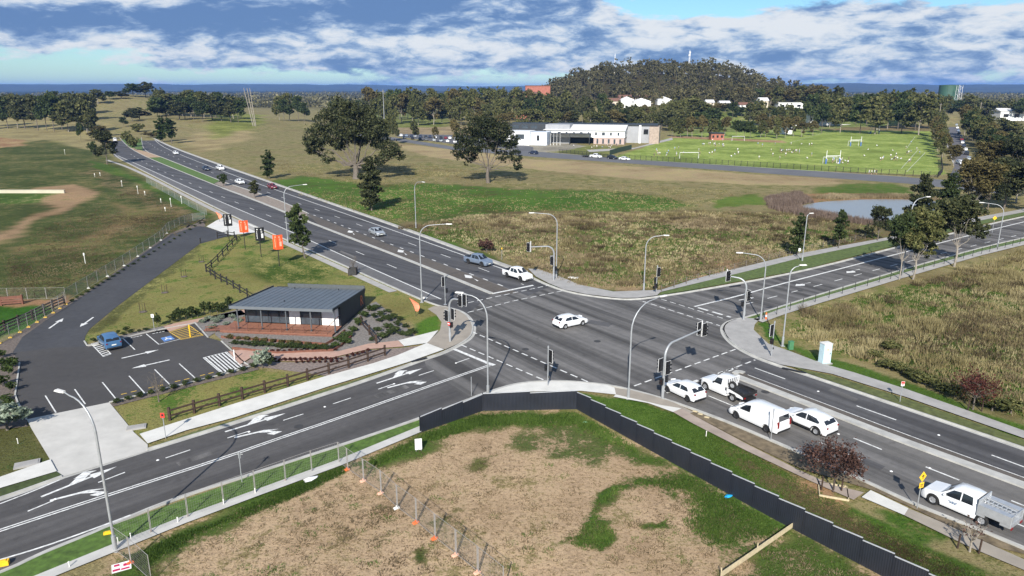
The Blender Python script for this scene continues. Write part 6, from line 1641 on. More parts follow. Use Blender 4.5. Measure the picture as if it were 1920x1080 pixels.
big_gum('t2', (915, 343), 19.5, [(-2, 16.5, 0, 4.2, 2.6), (-6.5, 13.5, 1, 3.2, 2.2), (3.5, 15.5, -1, 3.6, 2.4), (6.5, 12.5, 1, 2.8, 2.0), (-8.5, 9.5, -1, 2.4, 1.8), (-3.5, 11.5, -2, 3.0, 1.9), (1.5, 12, 2, 2.8, 1.8), (8.5, 8, 0, 2.2, 1.5), (-5.5, 7.8, 1, 2.0, 1.4), (4.4, 8, 2, 2.2, 1.3), (9, 5, 0, 1.4, .9), (-6.4, 5.6, 0, 1.2, .8), (0, 18, 1, 2.4, 1.4)],
        16000, .50, 22, 'open crowned gum tree in front of the school car park', fork=.25, br=.6)
at_px((697, 395), 290, 'col_c', 'dark column shaped tree in front of the huge paddock gum', 50)
at_px((505, 335), 281, 'col_a', 'small dark pointed tree alone beside the far carriageway', 29)
at_px((478, 371), 336, 'col_b', 'small dark tree in the median beside the red hatchback', 22, leaf='leaf_gum')
at_px((419, 349), 322, 'shrub_a', 'dark low tree at the tip of the grassy median', 20)
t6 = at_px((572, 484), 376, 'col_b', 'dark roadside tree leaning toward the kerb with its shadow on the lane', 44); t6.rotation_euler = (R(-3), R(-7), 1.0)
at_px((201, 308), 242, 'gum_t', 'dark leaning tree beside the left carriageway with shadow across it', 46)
at_px((175, 291), 262, 'shrub_b', 'small round tree left of the dark leaning roadside tree', 20, leaf='leaf_dark')
at_px((305, 266), 217, 'col_a', 'left tree of the dense pair beside the road bend', 28, leaf='leaf_green')
at_px((322, 269), 219, 'col_b', 'right tree of the dense pair beside the road bend', 26)
at_px((240, 276), 242, 'shrub_b', 'olive bush at the upper end of the median', 24)
at_px((253, 282), 252, 'shrub_b', 'olive bush at the lower end of the median row', 24)
at_px((259, 250), 229, 'shrub_a', 'round dark bush on the slope above the median', 30, leaf='leaf_olive')
at_px((283, 258), 246, 'shrub_b', 'rust tinted low bush beside the road bend', 34, leaf='leaf_rust')
at_px((151, 248), 226, 'shrub_b', 'narrow green tree above the left verge', 14, leaf='leaf_green')
at_px((186, 262), 235, 'gum_u', 'bare looking greyish tree behind the dark leaning tree', 40, leaf='leaf_rust')
at_px((1494, 479), 399, 'col_a', 'dark upright tree beside the footpath next to the tall lamp pole', 36)
at_px((1572, 466), 390, 'col_b', 'dark upright tree between two others along the side road', 30)
at_px((1645, 452), 384, 'gum_t', 'wider dark tree below the pond, right of the row of three', 46)
at_px((1686, 524), 392, 'gum_s', 'white trunked gum leaning over the side road, left of the pair', 62, leaf='leaf_dark')
at_px((1712, 524), 384, 'gum_u', 'white trunked gum over the side road, right of the pair', 84, leaf='leaf_olive')
at_px((1789, 500), 360, 'gum_s', 'forked white trunked gum on the verge past the pair', 105)
at_px((1718, 448), 322, 'col_c', 'tall dark tree beside the pond behind the white trunked pair', 58)
at_px((1768, 440), 320, 'col_c', 'tall pointed dark tree right of the pond', 52, leaf='leaf_dark')
at_px((1824, 404), 298, 'gum_u', 'reddish green gum behind the forked white trunked gum', 82, leaf='leaf_rust')
at_px((1882, 392), 296, 'gum_t', 'dense dark tree behind the yellow diamond sign', 86)
at_px((1935, 400), 288, 'gum_s', 'dense dark tree at the right picture edge', 86)
at_px((1955, 372), 270, 'gum_t', 'dark gum in the corner mass right of the forked gum', 80)
at_px((1850, 398), 310, 'gum_t', 'dark undergrowth tree between the gums above the side road', 64)
at_px((1905, 380), 310, 'gum_u', 'olive gum wedged behind the dense dark tree at right', 70, leaf='leaf_gumdark')
at_px((1815, 372), 292, 'gum_t', 'dark round gum left of the brown green street mouth gum', 52, leaf='leaf_rust')
at_px((1858, 340), 262, 'gum_u', 'brown green gum at the mouth of the tree lined street', 66, leaf='leaf_rust')
at_px((1902, 345), 258, 'gum_t', 'dark green gum right of the street mouth', 70)
at_px((1788, 312), 270, 'gum_u', 'small gum on the island at the street mouth', 34, leaf='leaf_rust')
# bare and red street trees at lower right
def twiggy(base, h, w, label, leaf, n, seed, tr='bark_dark', size=.16):
    rg = np.random.default_rng(seed); p = G(*base); o = empty('tree', (p.x, p.y, 0), 0, label, 'tree')
    b = MB(); tips = []
    b.tube([(0, 0, -.1), (0, 0, h * .35)], [.075, .055], 6)
    for i in range(11):
        g = 2.4 * i; st = Vector((0, 0, h * rg.uniform(.25, .45))); e = Vector((w / 2 * math.cos(g) * rg.uniform(.45, .95), w / 2 * math.sin(g) * rg.uniform(.45, .95), h * rg.uniform(.6, .98)))
        m = st.lerp(e, .5) + Vector(rg.normal(size=3) * .1); b.tube([st, m, e], [.035, .022, .008], 5)
        for _ in range(4):
            q = m.lerp(e, rg.uniform(0, .9)); d = Vector(rg.normal(size=3)); d.z = abs(d.z) * .6 + .1; d.normalize(); f = q + d * w * rg.uniform(.12, .26); b.tube([q, f], [.014, .005], 4); tips.append(f)
            f2 = f + Vector(rg.normal(size=3) * .2); b.tube([q.lerp(f, .6), f2], [.009, .004], 3); tips.append(f2)
    b.build('trunk', M[tr], o)
    if n:
        T = np.array([tuple(t) for t in tips]); k = rg.integers(0, len(T), n); pos = T[k] + rg.normal(size=(n, 3)) * w * .07
        a = unit(rg, n); bb = np.cross(a, unit(rg, n)); s = size * rg.uniform(.6, 1.3, n)[:, None]
        link('crown', np_mesh('crown', np.stack([pos - a * s * .6, pos + bb * s * .4, pos + a * s * .6, pos - bb * s * .4], 1).reshape(-1, 3), 4, M[leaf]), o)
    return o
twiggy((1562, 922), 3.3, 4.1, 'reddish brown leafed street tree inside a timber square by the main road', 'leaf_red', 3200, 31, size=.17)
twiggy((1818, 1034), 2.2, 1.5, 'bare sapling with two stakes on the verge at the bottom right', 'leaf_red', 60, 32, 'bark_pale')
twiggy((1824, 768), 3.6, 4.0, 'dark reddish tree with stakes at the edge of the weedy paddock', 'leaf_maroon', 1500, 33, 'bark', size=.18)
twiggy((298, 753), 2.9, 1.7, 'bare thin sapling in the grass ring beside the parking bays', 'leaf_red', 0, 34, 'bark')
twiggy((663, 513), 3.0, 1.6, 'bare sapling with a dark cloth guard beside the main road kerb', 'leaf_red', 0, 35, 'bark')
twiggy((1734, 440), 1, 1, 'x', 'leaf_red', 0, 36) if False else None
tg = empty('tree_guard', G(662, 515), 0, 'dark cloth tree guard around the sapling by the main road kerb', 'tree guard')
b = MB()
for a, c in (((-.6, -.6), (.6, -.6)), ((.6, -.6), (.6, .6)), ((.6, .6), (-.6, .6)), ((-.6, .6), (-.6, -.6))): b.add([(a[0], a[1], .05), (c[0], c[1], .05), (c[0] * .9, c[1] * .9, 1.1), (a[0] * .9, a[1] * .9, 1.1)], [(0, 1, 2, 3)])
b.build('cloth', simple('guard_cloth', (.035, .035, .035), .9, .3, 3), tg)
for s in ((-.6, -.6), (.6, -.6), (.6, .6), (-.6, .6)): MB().box((0, 0, .6), (.06, .06, 1.3)).build('stake', M['timber'], tg, (s[0], s[1], 0))
def stakes(base, lab, pts, h, frame=None):
    for i, (x, y) in enumerate(pts):
        p = G(*base); tag(MB().tube([(0, 0, -.1), (.03, 0, h)], .06, 6).build('tree_stake', M['timber'], None, (p.x + x, p.y + y, 0)), lab[i], 'stake')
    if frame:
        p = G(*base); b = MB()
        s = frame
        for a, c in (((-s, -s), (s, -s)), ((s, -s), (s, s)), ((s, s), (-s, s)), ((-s, s), (-s, -s))): b.beam((a[0], a[1], .06), (c[0], c[1], .06), .07, .14)
        tag(b.build('timber_square', M['timber_pale'], None, (p.x, p.y, 0), R(-20)), 'pale timber square around the foot of the reddish brown street tree', 'edging')
stakes((1562, 922), ['dark stake left of the reddish brown street tree trunk', 'dark stake right of the reddish brown street tree trunk'], [(-.75, .25), (.55, -.05)], 1.1, .95)
stakes((1818, 1034), ['dark stake left of the bare bottom right sapling', 'dark stake right of the bare bottom right sapling'], [(-.55, .35), (.45, -.2)], 1.0)
stakes((1824, 768), ['leaning stake left of the dark reddish paddock tree', 'leaning stake right of the dark reddish paddock tree'], [(-.55, -.15), (.6, -.3)], 1.1)
# staked saplings on the lawn triangle
for i, (px, py) in enumerate(((378, 491), (345, 519), (309, 549), (268, 585))):
    p = G(px, py); o = empty('sapling', p, 0, f'tiny staked sapling on the lawn beside the upper driveway, {ORD[i]} from the top', 'sapling', 'staked saplings beside the driveway')
    b = MB().tube([(0, 0, 0), (.04, 0, .8), (0, .03, 1.5)], [.03, .02, .008], 5).tube([(.03, 0, .8), (.25, .1, 1.2)], [.012, .005], 4).tube([(.03, 0, .9), (-.2, -.1, 1.35)], [.012, .005], 4); b.build('trunk', M['bark_dark'], o)
    for s in (-.35, .35): MB().tube([(s, 0, 0), (s, 0, 1.2)], .04, 5).build('stake', M['timber'], o)
    MB().lathe([(.45, 0), (.5, .05), (.2, .09), (.001, .08)], (0, 0, 0), 'z', 12).build('mulch_ring', M['mulch'], o)
# garden shrubs
def shrubs(lst, label, group, key='shrub_a', leaf=None, h=(.5, .8), w=(.9, 1.3), seed=3, name='shrub'):
    rg = random.Random(seed)
    for i, (px, py) in enumerate(lst):
        p = G(px, py); plant(key, (p.x, p.y, .0), rg.uniform(*h), label(i), rg.uniform(*w), name=name, cat='shrub', group=group, leaf=leaf)
def lin(a, c, n): return [(a[0] + (c[0] - a[0]) * i / (n - 1), a[1] + (c[1] - a[1]) * i / (n - 1)) for i in range(n)]
shrubs([(325, 604), (336, 602), (349, 599), (359, 597), (371, 594), (384, 590), (394, 589), (408, 587), (419, 584), (430, 581)], lambda i: f'dark hedge shrub behind the yellow hatched bay, {ORD[i]} from the left', 'hedge shrubs behind the parking bays', h=(1.1, 2.2), w=(1.1, 1.5), seed=1)
shrubs([(296, 612)], lambda i: 'narrow dark bush beside the accessible parking sign', None, 'shrub_b', 'leaf_dark', (1.8, 1.9), (1.0, 1.1))
shrubs(lin((431, 636), (608, 652), 12), lambda i: f'round dark shrub below the deck railing, {ORD[i]} from the left', 'round shrubs below the deck', leaf='leaf_rust', h=(.5, .65), w=(.8, 1.1), seed=2)
shrubs(lin((440, 646), (612, 657), 14), lambda i: f'green trailing shrub on the lower terrace, {ORD[i]} from the left', 'green shrubs on the lower terrace', leaf='leaf_dark', h=(.5, .7), w=(1.1, 1.6), seed=4)
shrubs(lin((500, 660), (630, 658), 13), lambda i: f'small dark tuft above the pink path, {ORD[i]} from the left', 'tufts above the pink path', leaf='leaf_maroon', h=(.25, .4), w=(.4, .6), seed=5)
shrubs(lin((506, 678), (640, 676), 15) + lin((652, 672), (690, 661), 5), lambda i: f'maroon plant along the pink path lower side, {ORD[i]} from the left', 'maroon plants below the pink path', leaf='leaf_maroon', h=(.4, .6), w=(.4, .65), seed=6)
shrubs(lin((556, 682), (632, 680), 8), lambda i: f'second row maroon plant below the pink path, {ORD[i]} from the left', 'maroon plants in the second row', leaf='leaf_maroon', h=(.35, .5), w=(.35, .55), seed=7)
shrubs([(640, 640), (652, 632), (663, 622), (672, 611), (684, 596), (695, 584), (650, 645), (628, 652)], lambda i: f'green shrub along the right wall of the office, {ORD[i]} from the deck', 'green shrubs beside the office wall', h=(.7, 1.2), w=(1.2, 1.8), seed=8, leaf='leaf_green')
shrubs([(714, 592), (722, 598), (712, 603), (730, 604), (742, 622), (752, 628), (765, 632), (745, 612), (698, 640), (718, 634), (732, 628), (705, 580), (727, 586), (738, 598), (750, 602), (760, 615), (772, 625), (728, 615), (702, 598), (708, 622)], lambda i: f'low shrub in the grey mulch right of the office, {ORD[i]} from the lawn', 'low shrubs in the grey mulch', h=(.5, 1.0), w=(.9, 1.7), seed=9)
shrubs(lin((219, 757), (476, 690), 13), lambda i: f'small shrub in the strip below the bays, {ORD[i]} from the left', 'shrubs below the parking bays', h=(.5, .65), w=(.7, .95), seed=10)
shrubs([(176, 641), (188, 638), (205, 633), (232, 629), (246, 626), (261, 623), (274, 620), (222, 627), (237, 622)], lambda i: f'small shrub in the pebble bed by the blue car, {ORD[i]} from the left', 'shrubs in the pebble bed', h=(.4, .75), w=(.5, .9), seed=11)
shrubs(lin((135, 566), (375, 420), 26), lambda i: f'low plant in the strip along the driveway fence, {ORD[i]} from the bottom', 'plants along the driveway fence', h=(.3, .55), w=(.5, .9), seed=12)
shrubs([(392, 600), (404, 605), (415, 598), (425, 610), (436, 598), (380, 606), (398, 616), (448, 606)], lambda i: f'grey green shrub left of the deck, {ORD[i]} from the hedge', 'grey green shrubs left of the deck', key='shrub_b', leaf='leaf_blue', h=(.5, .8), w=(.9, 1.5), seed=13)
shrubs([(492, 690)], lambda i: 'rounded blue green young tree at the end of the car park strip', None, 'shrub_b', 'leaf_blue', (2.3, 2.4), (2.0, 2.1), 14)
shrubs([(505, 688)], lambda i: 'dark bush touching the rounded blue green tree', None, 'shrub_a', None, (1.5, 1.6), (1.3, 1.4), 15)
shrubs([(14, 806)], lambda i: 'large silvery rounded shrub left of the concrete crossover', None, 'shrub_b', 'leaf_blue', (2.5, 2.6), (4.0, 4.1), 16)
shrubs([(8, 690), (18, 705), (4, 725), (22, 735), (10, 752), (20, 768), (2, 672), (24, 690)], lambda i: f'dark shrub in the bed at the left edge, {ORD[i]} from the fence', 'shrubs in the left mulch bed', h=(.7, 1.5), w=(1.0, 1.7), seed=17, leaf='leaf_green')
shrubs([(1665, 690), (1690, 700), (1712, 712), (1735, 722), (1762, 735), (1790, 745), (1860, 770), (1895, 775), (1640, 672), (1670, 660)], lambda i: f'scrubby bush at the paddock edge along the footpath, {ORD[i]} from the cabinet', 'scrubby bushes at the paddock edge', key='shrub_b', leaf='leaf_olive', h=(.9, 1.7), w=(1.6, 2.8), seed=18)
shrubs([(912, 473)], lambda i: 'red brown bush beside the grey blue ute', None, 'shrub_b', 'leaf_red', (2.5, 2.6), (3.0, 3.2), 19)
# far kinds
for i, (kind, leaf, bark, w, n) in enumerate((('gum', 'leaf_olive', 'bark_pale', 11, 9), ('gum', 'leaf_olive', 'bark_pale', 10, 9), ('gum', 'leaf_dark', 'bark', 12, 10), ('gum', 'leaf_rust', 'bark_pale', 9, 8), ('gum', 'leaf_olive', 'bark', 13, 11), ('gum', 'leaf_gum', 'bark', 9, 9))):
    tree_proto(f'far{i}', kind, 16, w * 1.1, 3000, .95, leaf, bark, 50 + i, n + 5, base_r=.2, base=(.2, .12, .15, .24, .14, .1)[i], flat=(.8, .95, .85, 1.0, .8, 1.1)[i], fork=.4, spread=.3)
def belt(pts, lab, group, keys, seed, hj=.18, wj=.2, srt=False, uniq=True):
    "pts: (px, forward metres, top py, width px)"
    rg = random.Random(seed)
    if srt: pts = sorted(pts)
    for i, (px, y, top, wp) in enumerate(pts):
        p = WP(px, y); d = y * CS + (HC - p.z) * SN
        h = max(3, ztop(y, top) - p.z)
        plant(keys[rg.randrange(len(keys))], (p.x, p.y, p.z - .2), h, lab(i) if uniq else lab(0), max(2.5, wp * d / F), group=group)
def row(x0, x1, n, y, top, wp, seed, jy=20, jt=5, jx=.3, jw=.25):
    rg = random.Random(seed); out = []
    for i in range(n):
        t = (i + rg.uniform(-jx, jx)) / max(1, n - 1)
        out.append((x0 + (x1 - x0) * t, (y[0] + (y[1] - y[0]) * t) + rg.uniform(-jy, jy), top[0] + (top[1] - top[0]) * t + rg.uniform(-jt, jt), wp * rg.uniform(1 - jw, 1 + jw)))
    return out
ALL = ['far0', 'far1', 'far2', 'far3', 'far4', 'far5']
nfar = lambda s: (lambda i: f'{s}, {ORD[i]} from the far end')
nth = lambda s: (lambda i: f'{s}, {ORD[i]} from the left')
belt(row(-20, 175, 13, (640, 620), (180, 172), 38, 61, 40, 7), nth('dark gum in the far left woodland'), 'gums of the far left woodland', ['far0', 'far2', 'far5', 'far4'], 1)
belt(row(-30, 165, 13, (520, 470), (178, 180), 42, 62, 25, 8), nth('gum in the front row of the far left woodland'), 'front gums of the far left woodland', ['far0', 'far2', 'far5'], 2)
belt([(250, 765, 155, 38), (273, 775, 152, 36), (228, 740, 170, 28), (205, 730, 170, 28), (184, 700, 166, 36), (165, 640, 172, 40)], lambda i: ['tall dark tree on the bare knoll, left of the top pair', 'tall dark tree on the bare knoll, right of the top pair', 'thin tree on the knoll slope left of the top pair', 'small tree at the left foot of the knoll', 'broad tree left of the bare knoll', 'broad pale limbed tree between woodland and knoll'][i], 'trees about the bare knoll', ['far2', 'far0', 'far5'], 3)
belt([(165, 470, 198, 22), (175, 430, 200, 26), (152, 400, 228, 14), (262, 560, 200, 44), (248, 540, 205, 34), (232, 500, 218, 20)], lambda i: ['single gum on the straw slope above the verge', 'rounded gum on the straw slope, right of the single one', 'small gum near the verge on the straw slope', 'broad dark tree at the right foot of the knoll', 'dark tree at the left of the broad knoll foot tree', 'low dark bushy tree below the knoll'][i], 'trees on the straw slope', ['far2', 'far5'], 4)
belt(row(296, 452, 14, (640, 600), (168, 174), 40, 63, 25, 7), nth('dark gum in the dense clump left of the tall poles'), 'gums of the clump left of the poles', ['far0', 'far2', 'far4', 'far5'], 5)
belt(row(300, 452, 10, (560, 540), (182, 190), 38, 64, 12, 7), nth('bushy tree under the clump left of the poles'), 'bushy trees under the clump', ['far2', 'far5'], 6)
belt([(524, 600, 178, 26), (543, 610, 173, 34), (560, 600, 177, 32), (533, 590, 184, 30), (571, 590, 190, 26)], nth('rounded tree in the clump right of the poles'), 'trees of the clump right of the poles', ['far2', 'far0'], 7, srt=True)
belt(row(625, 690, 4, (900, 900), (186, 186), 22, 65, 20, 2), nth('small tree on the far plain behind the huge gum'), 'trees on the far plain', ['far2'], 8)
belt(row(700, 1030, 22, (690, 640), (166, 166), 36, 66, 25, 7), nth('tall gum in the back row behind the school'), 'back gums of the school belt', ALL, 9)
belt(row(690, 945, 17, (610, 560), (180, 184), 34, 67, 20, 7), nth('gum in the front row left of the school'), 'front gums of the school belt', ['far1', 'far3', 'far4', 'far0'], 10)
belt(row(900, 1260, 21, (520, 505), (204, 204), 32, 68, 18, 8), nth('mixed green tree standing close behind the school'), 'trees close behind the school', ALL, 11)
belt(row(1030, 1140, 8, (600, 600), (186, 178), 30, 69, 20, 8), nth('dark tree between the brick block and the white tents'), 'trees beside the white tents', ['far2', 'far1', 'far5'], 12)
belt([(1268, 560, 182, 52), (1296, 570, 179, 56), (1322, 560, 192, 44), (1338, 545, 200, 40), (1250, 545, 194, 40), (1280, 530, 205, 44), (1310, 520, 208, 44)], nth('broad tree in the clump right of the white tents'), 'broad trees right of the tents', ['far2', 'far4', 'far1'], 13, srt=True)
belt(row(1256, 1468, 15, (440, 425), (219, 222), 22, 70, 8, 5), nth('slim young gum in the row behind the playing field'), 'young gums behind the playing field', ['far0', 'far1', 'far3', 'far2'], 14)
belt(row(1430, 1520, 7, (455, 440), (217, 224), 24, 71, 10, 5), nth('gum in the second row behind the playing field goal'), 'second row gums behind the field', ['far3', 'far1'], 15)
belt(row(1360, 1560, 11, (720, 640), (160, 164), 38, 72, 25, 6), nth('tall gum on the skyline right of the wooded hill'), 'skyline gums right of the hill', ALL, 16)
belt([(1405, 560, 190, 26), (1425, 555, 186, 28), (1463, 545, 196, 26), (1500, 520, 204, 24)], nth('rounded tree on the lawn between the white fences'), 'trees between the white fences', ['far2', 'far1'], 17)
belt(row(1520, 1760, 13, (560, 520), (172, 174), 42, 73, 25, 8), nth('big gum in the belt beyond the playing field'), 'big gums beyond the field', ['far0', 'far2', 'far4', 'far1'], 18)
belt([(1575, 478, 180, 50), (1612, 470, 176, 48), (1640, 462, 178, 66), (1690, 470, 182, 50), (1722, 455, 180, 72), (1540, 470, 190, 36)], lambda i: f'large spreading tree at the far edge of the playing field, {ORD[i]} listed from the pale pavilion' if False else ['large tree at the far field edge beside the pale pavilion', 'tall twin trunked gum at the far field edge', 'leaning spreading tree at the centre of the far field edge', 'gum between the two spreading trees at the far field edge', 'broad dark tree at the right corner of the far field edge', 'small gum behind the pale pavilion'][i], 'large trees at the far field edge', ['far2', 'far4', 'far0'], 19)
belt([(1750 + 6 * math.sin(i * 1.7) + i * 1.3, 440 - i * 10.7, 205 + i * 3.7, 20) for i in range(14)], nfar('slim tree left of the tree lined street'), 'left row of street trees', ['far1', 'far3', 'far5'], 20)
belt([(1808 + i * 5.2 + 5 * math.sin(i * 2.1), 450 - i * 14, 196 + i * 4.8, 32) for i in range(13)], nfar('bushy tree right of the tree lined street'), 'right row of street trees', ['far3', 'far1', 'far2'], 21)
belt([(1846 + (i % 5) * 19 + 6 * math.sin(i * 1.9), 420 - i * 9.5, 214 + i * 4.6, 38) for i in range(18)], nth('tree in the wood right of the street'), 'trees of the wood right of the street', ALL, 22, srt=True)
belt(row(1770, 1930, 11, (680, 640), (180, 184), 36, 74, 25, 6), nth('tree in the belt below the water tank'), 'trees below the water tank', ['far2', 'far4', 'far1'], 23)
belt([(742, 380, 216, 18), (730, 400, 212, 26), (778, 395, 222, 18), (817, 390, 236, 14), (853, 385, 222, 20), (1013, 372, 257, 12)], lambda i: ['thin young tree beside the back row of parked cars', 'rusty young tree next to the huge gum crown', 'round topped young tree by the parked cars', 'small dark shrubby tree among the parked cars', 'young tree left of the open crowned gum', 'small dark tree at the school entrance'][i], 'young trees around the school car park', ['far3', 'far1', 'far5'], 24)
belt([(968, 615, 184, 26), (990, 610, 182, 30), (1015, 605, 185, 30), (1040, 610, 178, 32), (1062, 620, 168, 34)], nth('tree hiding the foot of the red brick block'), 'trees before the brick block', ['far2', 'far4', 'far1'], 25)
belt(row(1145, 1275, 9, (570, 560), (190, 192), 26, 80, 10, 5), nth('tree screening the white tents'), 'trees screening the white tents', ALL, 26)
belt(row(1325, 1510, 12, (600, 585), (193, 197), 24, 81, 10, 5), nth('tree screening the low houses right of the hill'), 'trees screening the low houses', ALL, 27)
# the forest on the hill reads as one mass
def forest():
    rg = np.random.default_rng(99); L1, T1 = [], []
    n = 0
    while n < 1150:
        px = rg.uniform(1000, 1560); y = rg.uniform(660, 1080)
        p = WP(px, y)
        if p.z < 8 + 6 * rg.random(): continue
        n += 1
        h = rg.uniform(7, 19) * (1 + .25 * math.sin(p.x / 17) * math.sin(p.y / 23)); w = h * rg.uniform(.5, .85)
        lb = lobes_gum(rg, h, w, 6, .2, .9)
        V = leaf_cloud(rg, lb, 260, 1.45, clump=10, spread=.32) + np.array([p.x, p.y, p.z - .5]); L1.append(V)
        tb = MB().tube([(p.x, p.y, p.z - 1), (p.x + rg.normal() * .6, p.y, p.z + h * .55)], [.16, .08], 4, cap=False)
        T1.append(np.array([tb.v[i] for f in tb.f for i in f]))
    A = np.concatenate(L1); B = np.concatenate(T1)
    me = np_mesh('hill_forest', np.concatenate([A, B]), 4, [M['leaf_hill'], M['bark']], np.concatenate([np.zeros(len(A) // 4), np.ones(len(B) // 4)]))
    tag(link('hill_forest', me), 'dense olive gum forest covering the rounded hill', 'forest', None, 'stuff')
M['leaf_hill'] = island('leaf_hill', [(.25, (.026, .028, .012)), (.5, (.105, .100, .045)), (.75, (.25, .225, .12))], clump=.55, cscale=.06)
forest()
def plain_wood():
    "scattered tree cover of the far plain"
    rg = np.random.default_rng(5); L1 = []
    for _ in range(1500):
        a = R(rg.uniform(-40, 40)); d = rg.uniform(1150, 4200) if rg.random() < .7 else rg.uniform(1150, 2000)
        x, y = d * math.sin(a), d * math.cos(a); h = rg.uniform(6, 13); w = rg.uniform(10, 40)
        n = 60; pos = np.stack([x + rg.normal(size=n) * w * .6, y + rg.normal(size=n) * w * .4, np.abs(rg.normal(size=n)) * h * .35 + h * .15], 1)
        aa = unit(rg, n); bb = np.cross(aa, unit(rg, n)); s = rg.uniform(2.0, 4.2, n)[:, None]
        L1.append(np.stack([pos - aa * s, pos + bb * s * .7, pos + aa * s, pos - bb * s * .7], 1).reshape(-1, 3))
    tag(link('plain_woodland', np_mesh('plain_woodland', np.concatenate(L1), 4, M['leaf_hill'])), 'scattered woodland covering the far plain below the blue ranges', 'woodland', None, 'stuff')
plain_wood()
# ------------------------------------------------------------------ tall grass, weeds, reeds
def tufts(name, poly, n, h, m, label, blades=7, w=.035, lean=.45, seed=1, spread=.16, soft=1.3, patch=None):
    rg = np.random.default_rng(seed); W = [(G(*q).x, G(*q).y) for q in poly]
    xs = [p[0] for p in W]; ys = [p[1] for p in W]; X = []
    while sum(len(a) for a in X) < n:
        c = rg.uniform([min(xs), min(ys)], [max(xs), max(ys)], (n, 2))
        ok = in_poly(c[:, 0], c[:, 1], W) > .1 + soft * np.maximum(0, rg.random(n) * 1.2 + .5 * wob(c[:, 0], c[:, 1], soft * 1.5 + .1, seed))
        if patch:
            ok &= (wob(c[:, 0], c[:, 1], patch, seed) + rg.normal(size=n) * .35) > 0
        X.append(c[ok])
    c = np.concatenate(X)[:n]; k = np.repeat(np.arange(n), blades); mN = len(k)
    hs = (rg.uniform(h[0], h[1], n) * (1 + .3 * wob(c[:, 0], c[:, 1], 3.0, seed + 3)))[k] * rg.uniform(.55, 1.1, mN)
    g = rg.uniform(0, 6.283, mN); r = spread * np.sqrt(rg.random(mN))
    base = np.stack([c[k, 0] + r * np.cos(g), c[k, 1] + r * np.sin(g), np.full(mN, -.02)], 1)
    g2 = rg.uniform(0, 6.283, mN); ln = hs * lean * rg.random(mN)
    tip = base + np.stack([ln * np.cos(g), ln * np.sin(g), hs], 1)
    s = np.stack([np.cos(g2), np.sin(g2), np.zeros(mN)], 1) * (w * rg.uniform(.6, 1.5, mN))[:, None]
    V = np.stack([base - s, base + s, tip], 1).reshape(-1, 3)
    tag(link(name, np_mesh(name, V, 3, m)), label, 'grass', None, 'stuff')
RP = [(1470, 628), (1500, 585), (1700, 532), (1960, 455), (1980, 810), (1880, 775), (1690, 700), (1535, 655)]
tufts('tall_grass', RP, 7000, (.25, .55), M['straw'], 'tall straw coloured grass filling the paddock right of the side road', 7, .035, seed=11, patch=11)
tufts('weeds', [(1560, 640), (1700, 600), (1960, 560), (1980, 810), (1880, 780), (1690, 702)], 3000, (.25, .6), M['weed'], 'brown weeds mixed through the right paddock', 7, .045, seed=12, patch=5, spread=.25)
tufts('green_weeds', RP, 19000, (.10, .26), M['grass'], 'low green weeds mixed through the right paddock', 6, .045, seed=13, patch=10)
CPD = [(745, 428), (880, 402), (1310, 396), (1500, 402), (1640, 425), (1650, 445), (1400, 500), (1236, 543), (1070, 538), (900, 470)]
tufts('weeds', CPD, 11000, (.2, .5), M['weed'], 'brown weeds covering the middle paddock beyond the corner', 6, .055, seed=14, patch=9, spread=.3)
tufts('tall_grass', CPD, 4000, (.25, .55), M['straw'], 'pale grass clumps in the brown weeds of the middle paddock', 7, .05, seed=15, patch=6, spread=.3)
tufts('green_weeds', CPD, 15000, (.12, .3), M['grass'], 'green weeds among the brown weeds of the middle paddock', 6, .06, seed=16, patch=7, spread=.3)
tufts('tall_grass', [(480, 345), (520, 300), (700, 300), (1000, 330), (1400, 360), (1300, 395), (900, 400), (740, 420)], 7000, (.15, .35), M['straw'], 'short dry grass tufts across the upper middle paddock', 5, .07, seed=17, patch=15, spread=.4)
LOT = [(640, 880), (790, 815), (905, 778), (1080, 774), (1440, 972), (1640, 1078), (1700, 1115), (600, 1200), (250, 1120), (240, 1045), (420, 965)]
tufts('dry_tufts', LOT, 6000, (.03, .10), M['weed'], 'sparse dry tufts dotted over the dirt lot', 7, .018, seed=18, lean=1.2, spread=.13)
tufts('green_weeds', [(650, 876), (790, 814), (905, 776), (1080, 772), (1250, 866), (1180, 850), (1080, 800), (900, 800), (800, 835), (720, 876)], 4500, (.08, .24), M['grass'], 'green weeds along the inner side of the navy fence', 7, .022, seed=19)
tufts('green_weeds', [(1050, 1015), (1110, 970), (1110, 935), (1180, 895), (1290, 880), (1440, 968), (1480, 1005), (1330, 1030), (1280, 985), (1270, 930), (1180, 915), (1130, 950), (1130, 975), (1160, 1000), (1150, 1022), (1100, 1035)], 4200, (.07, .2), M['grass'], 'green weeds ringing the bare patch in the dirt lot', 7, .02, seed=20)
tufts('green_weeds', [(225, 1040), (420, 962), (640, 872), (668, 878), (520, 950), (430, 985), (310, 1045), (270, 1090)], 3600, (.06, .18), M['grass'], 'green weeds between the lot footpath and the dirt', 6, .02, seed=21)
tufts('verge_grass', [(1090, 740), (1180, 752), (1270, 778), (1350, 816), (1470, 882), (1620, 964), (1900, 1105), (1720, 1105), (1440, 955), (1265, 858), (1110, 768)], 11000, (.04, .11), M['grass'], 'verge grass between the navy fence and the main road footpath', 6, .02, seed=22, soft=.2)
tufts('verge_weeds', [(1340, 830), (1440, 880), (1620, 964), (1900, 1105), (1720, 1090), (1530, 985), (1400, 905)], 5000, (.04, .12), M['weed'], 'brown tufts in the verge beside the main road', 6, .02, seed=23, patch=3)
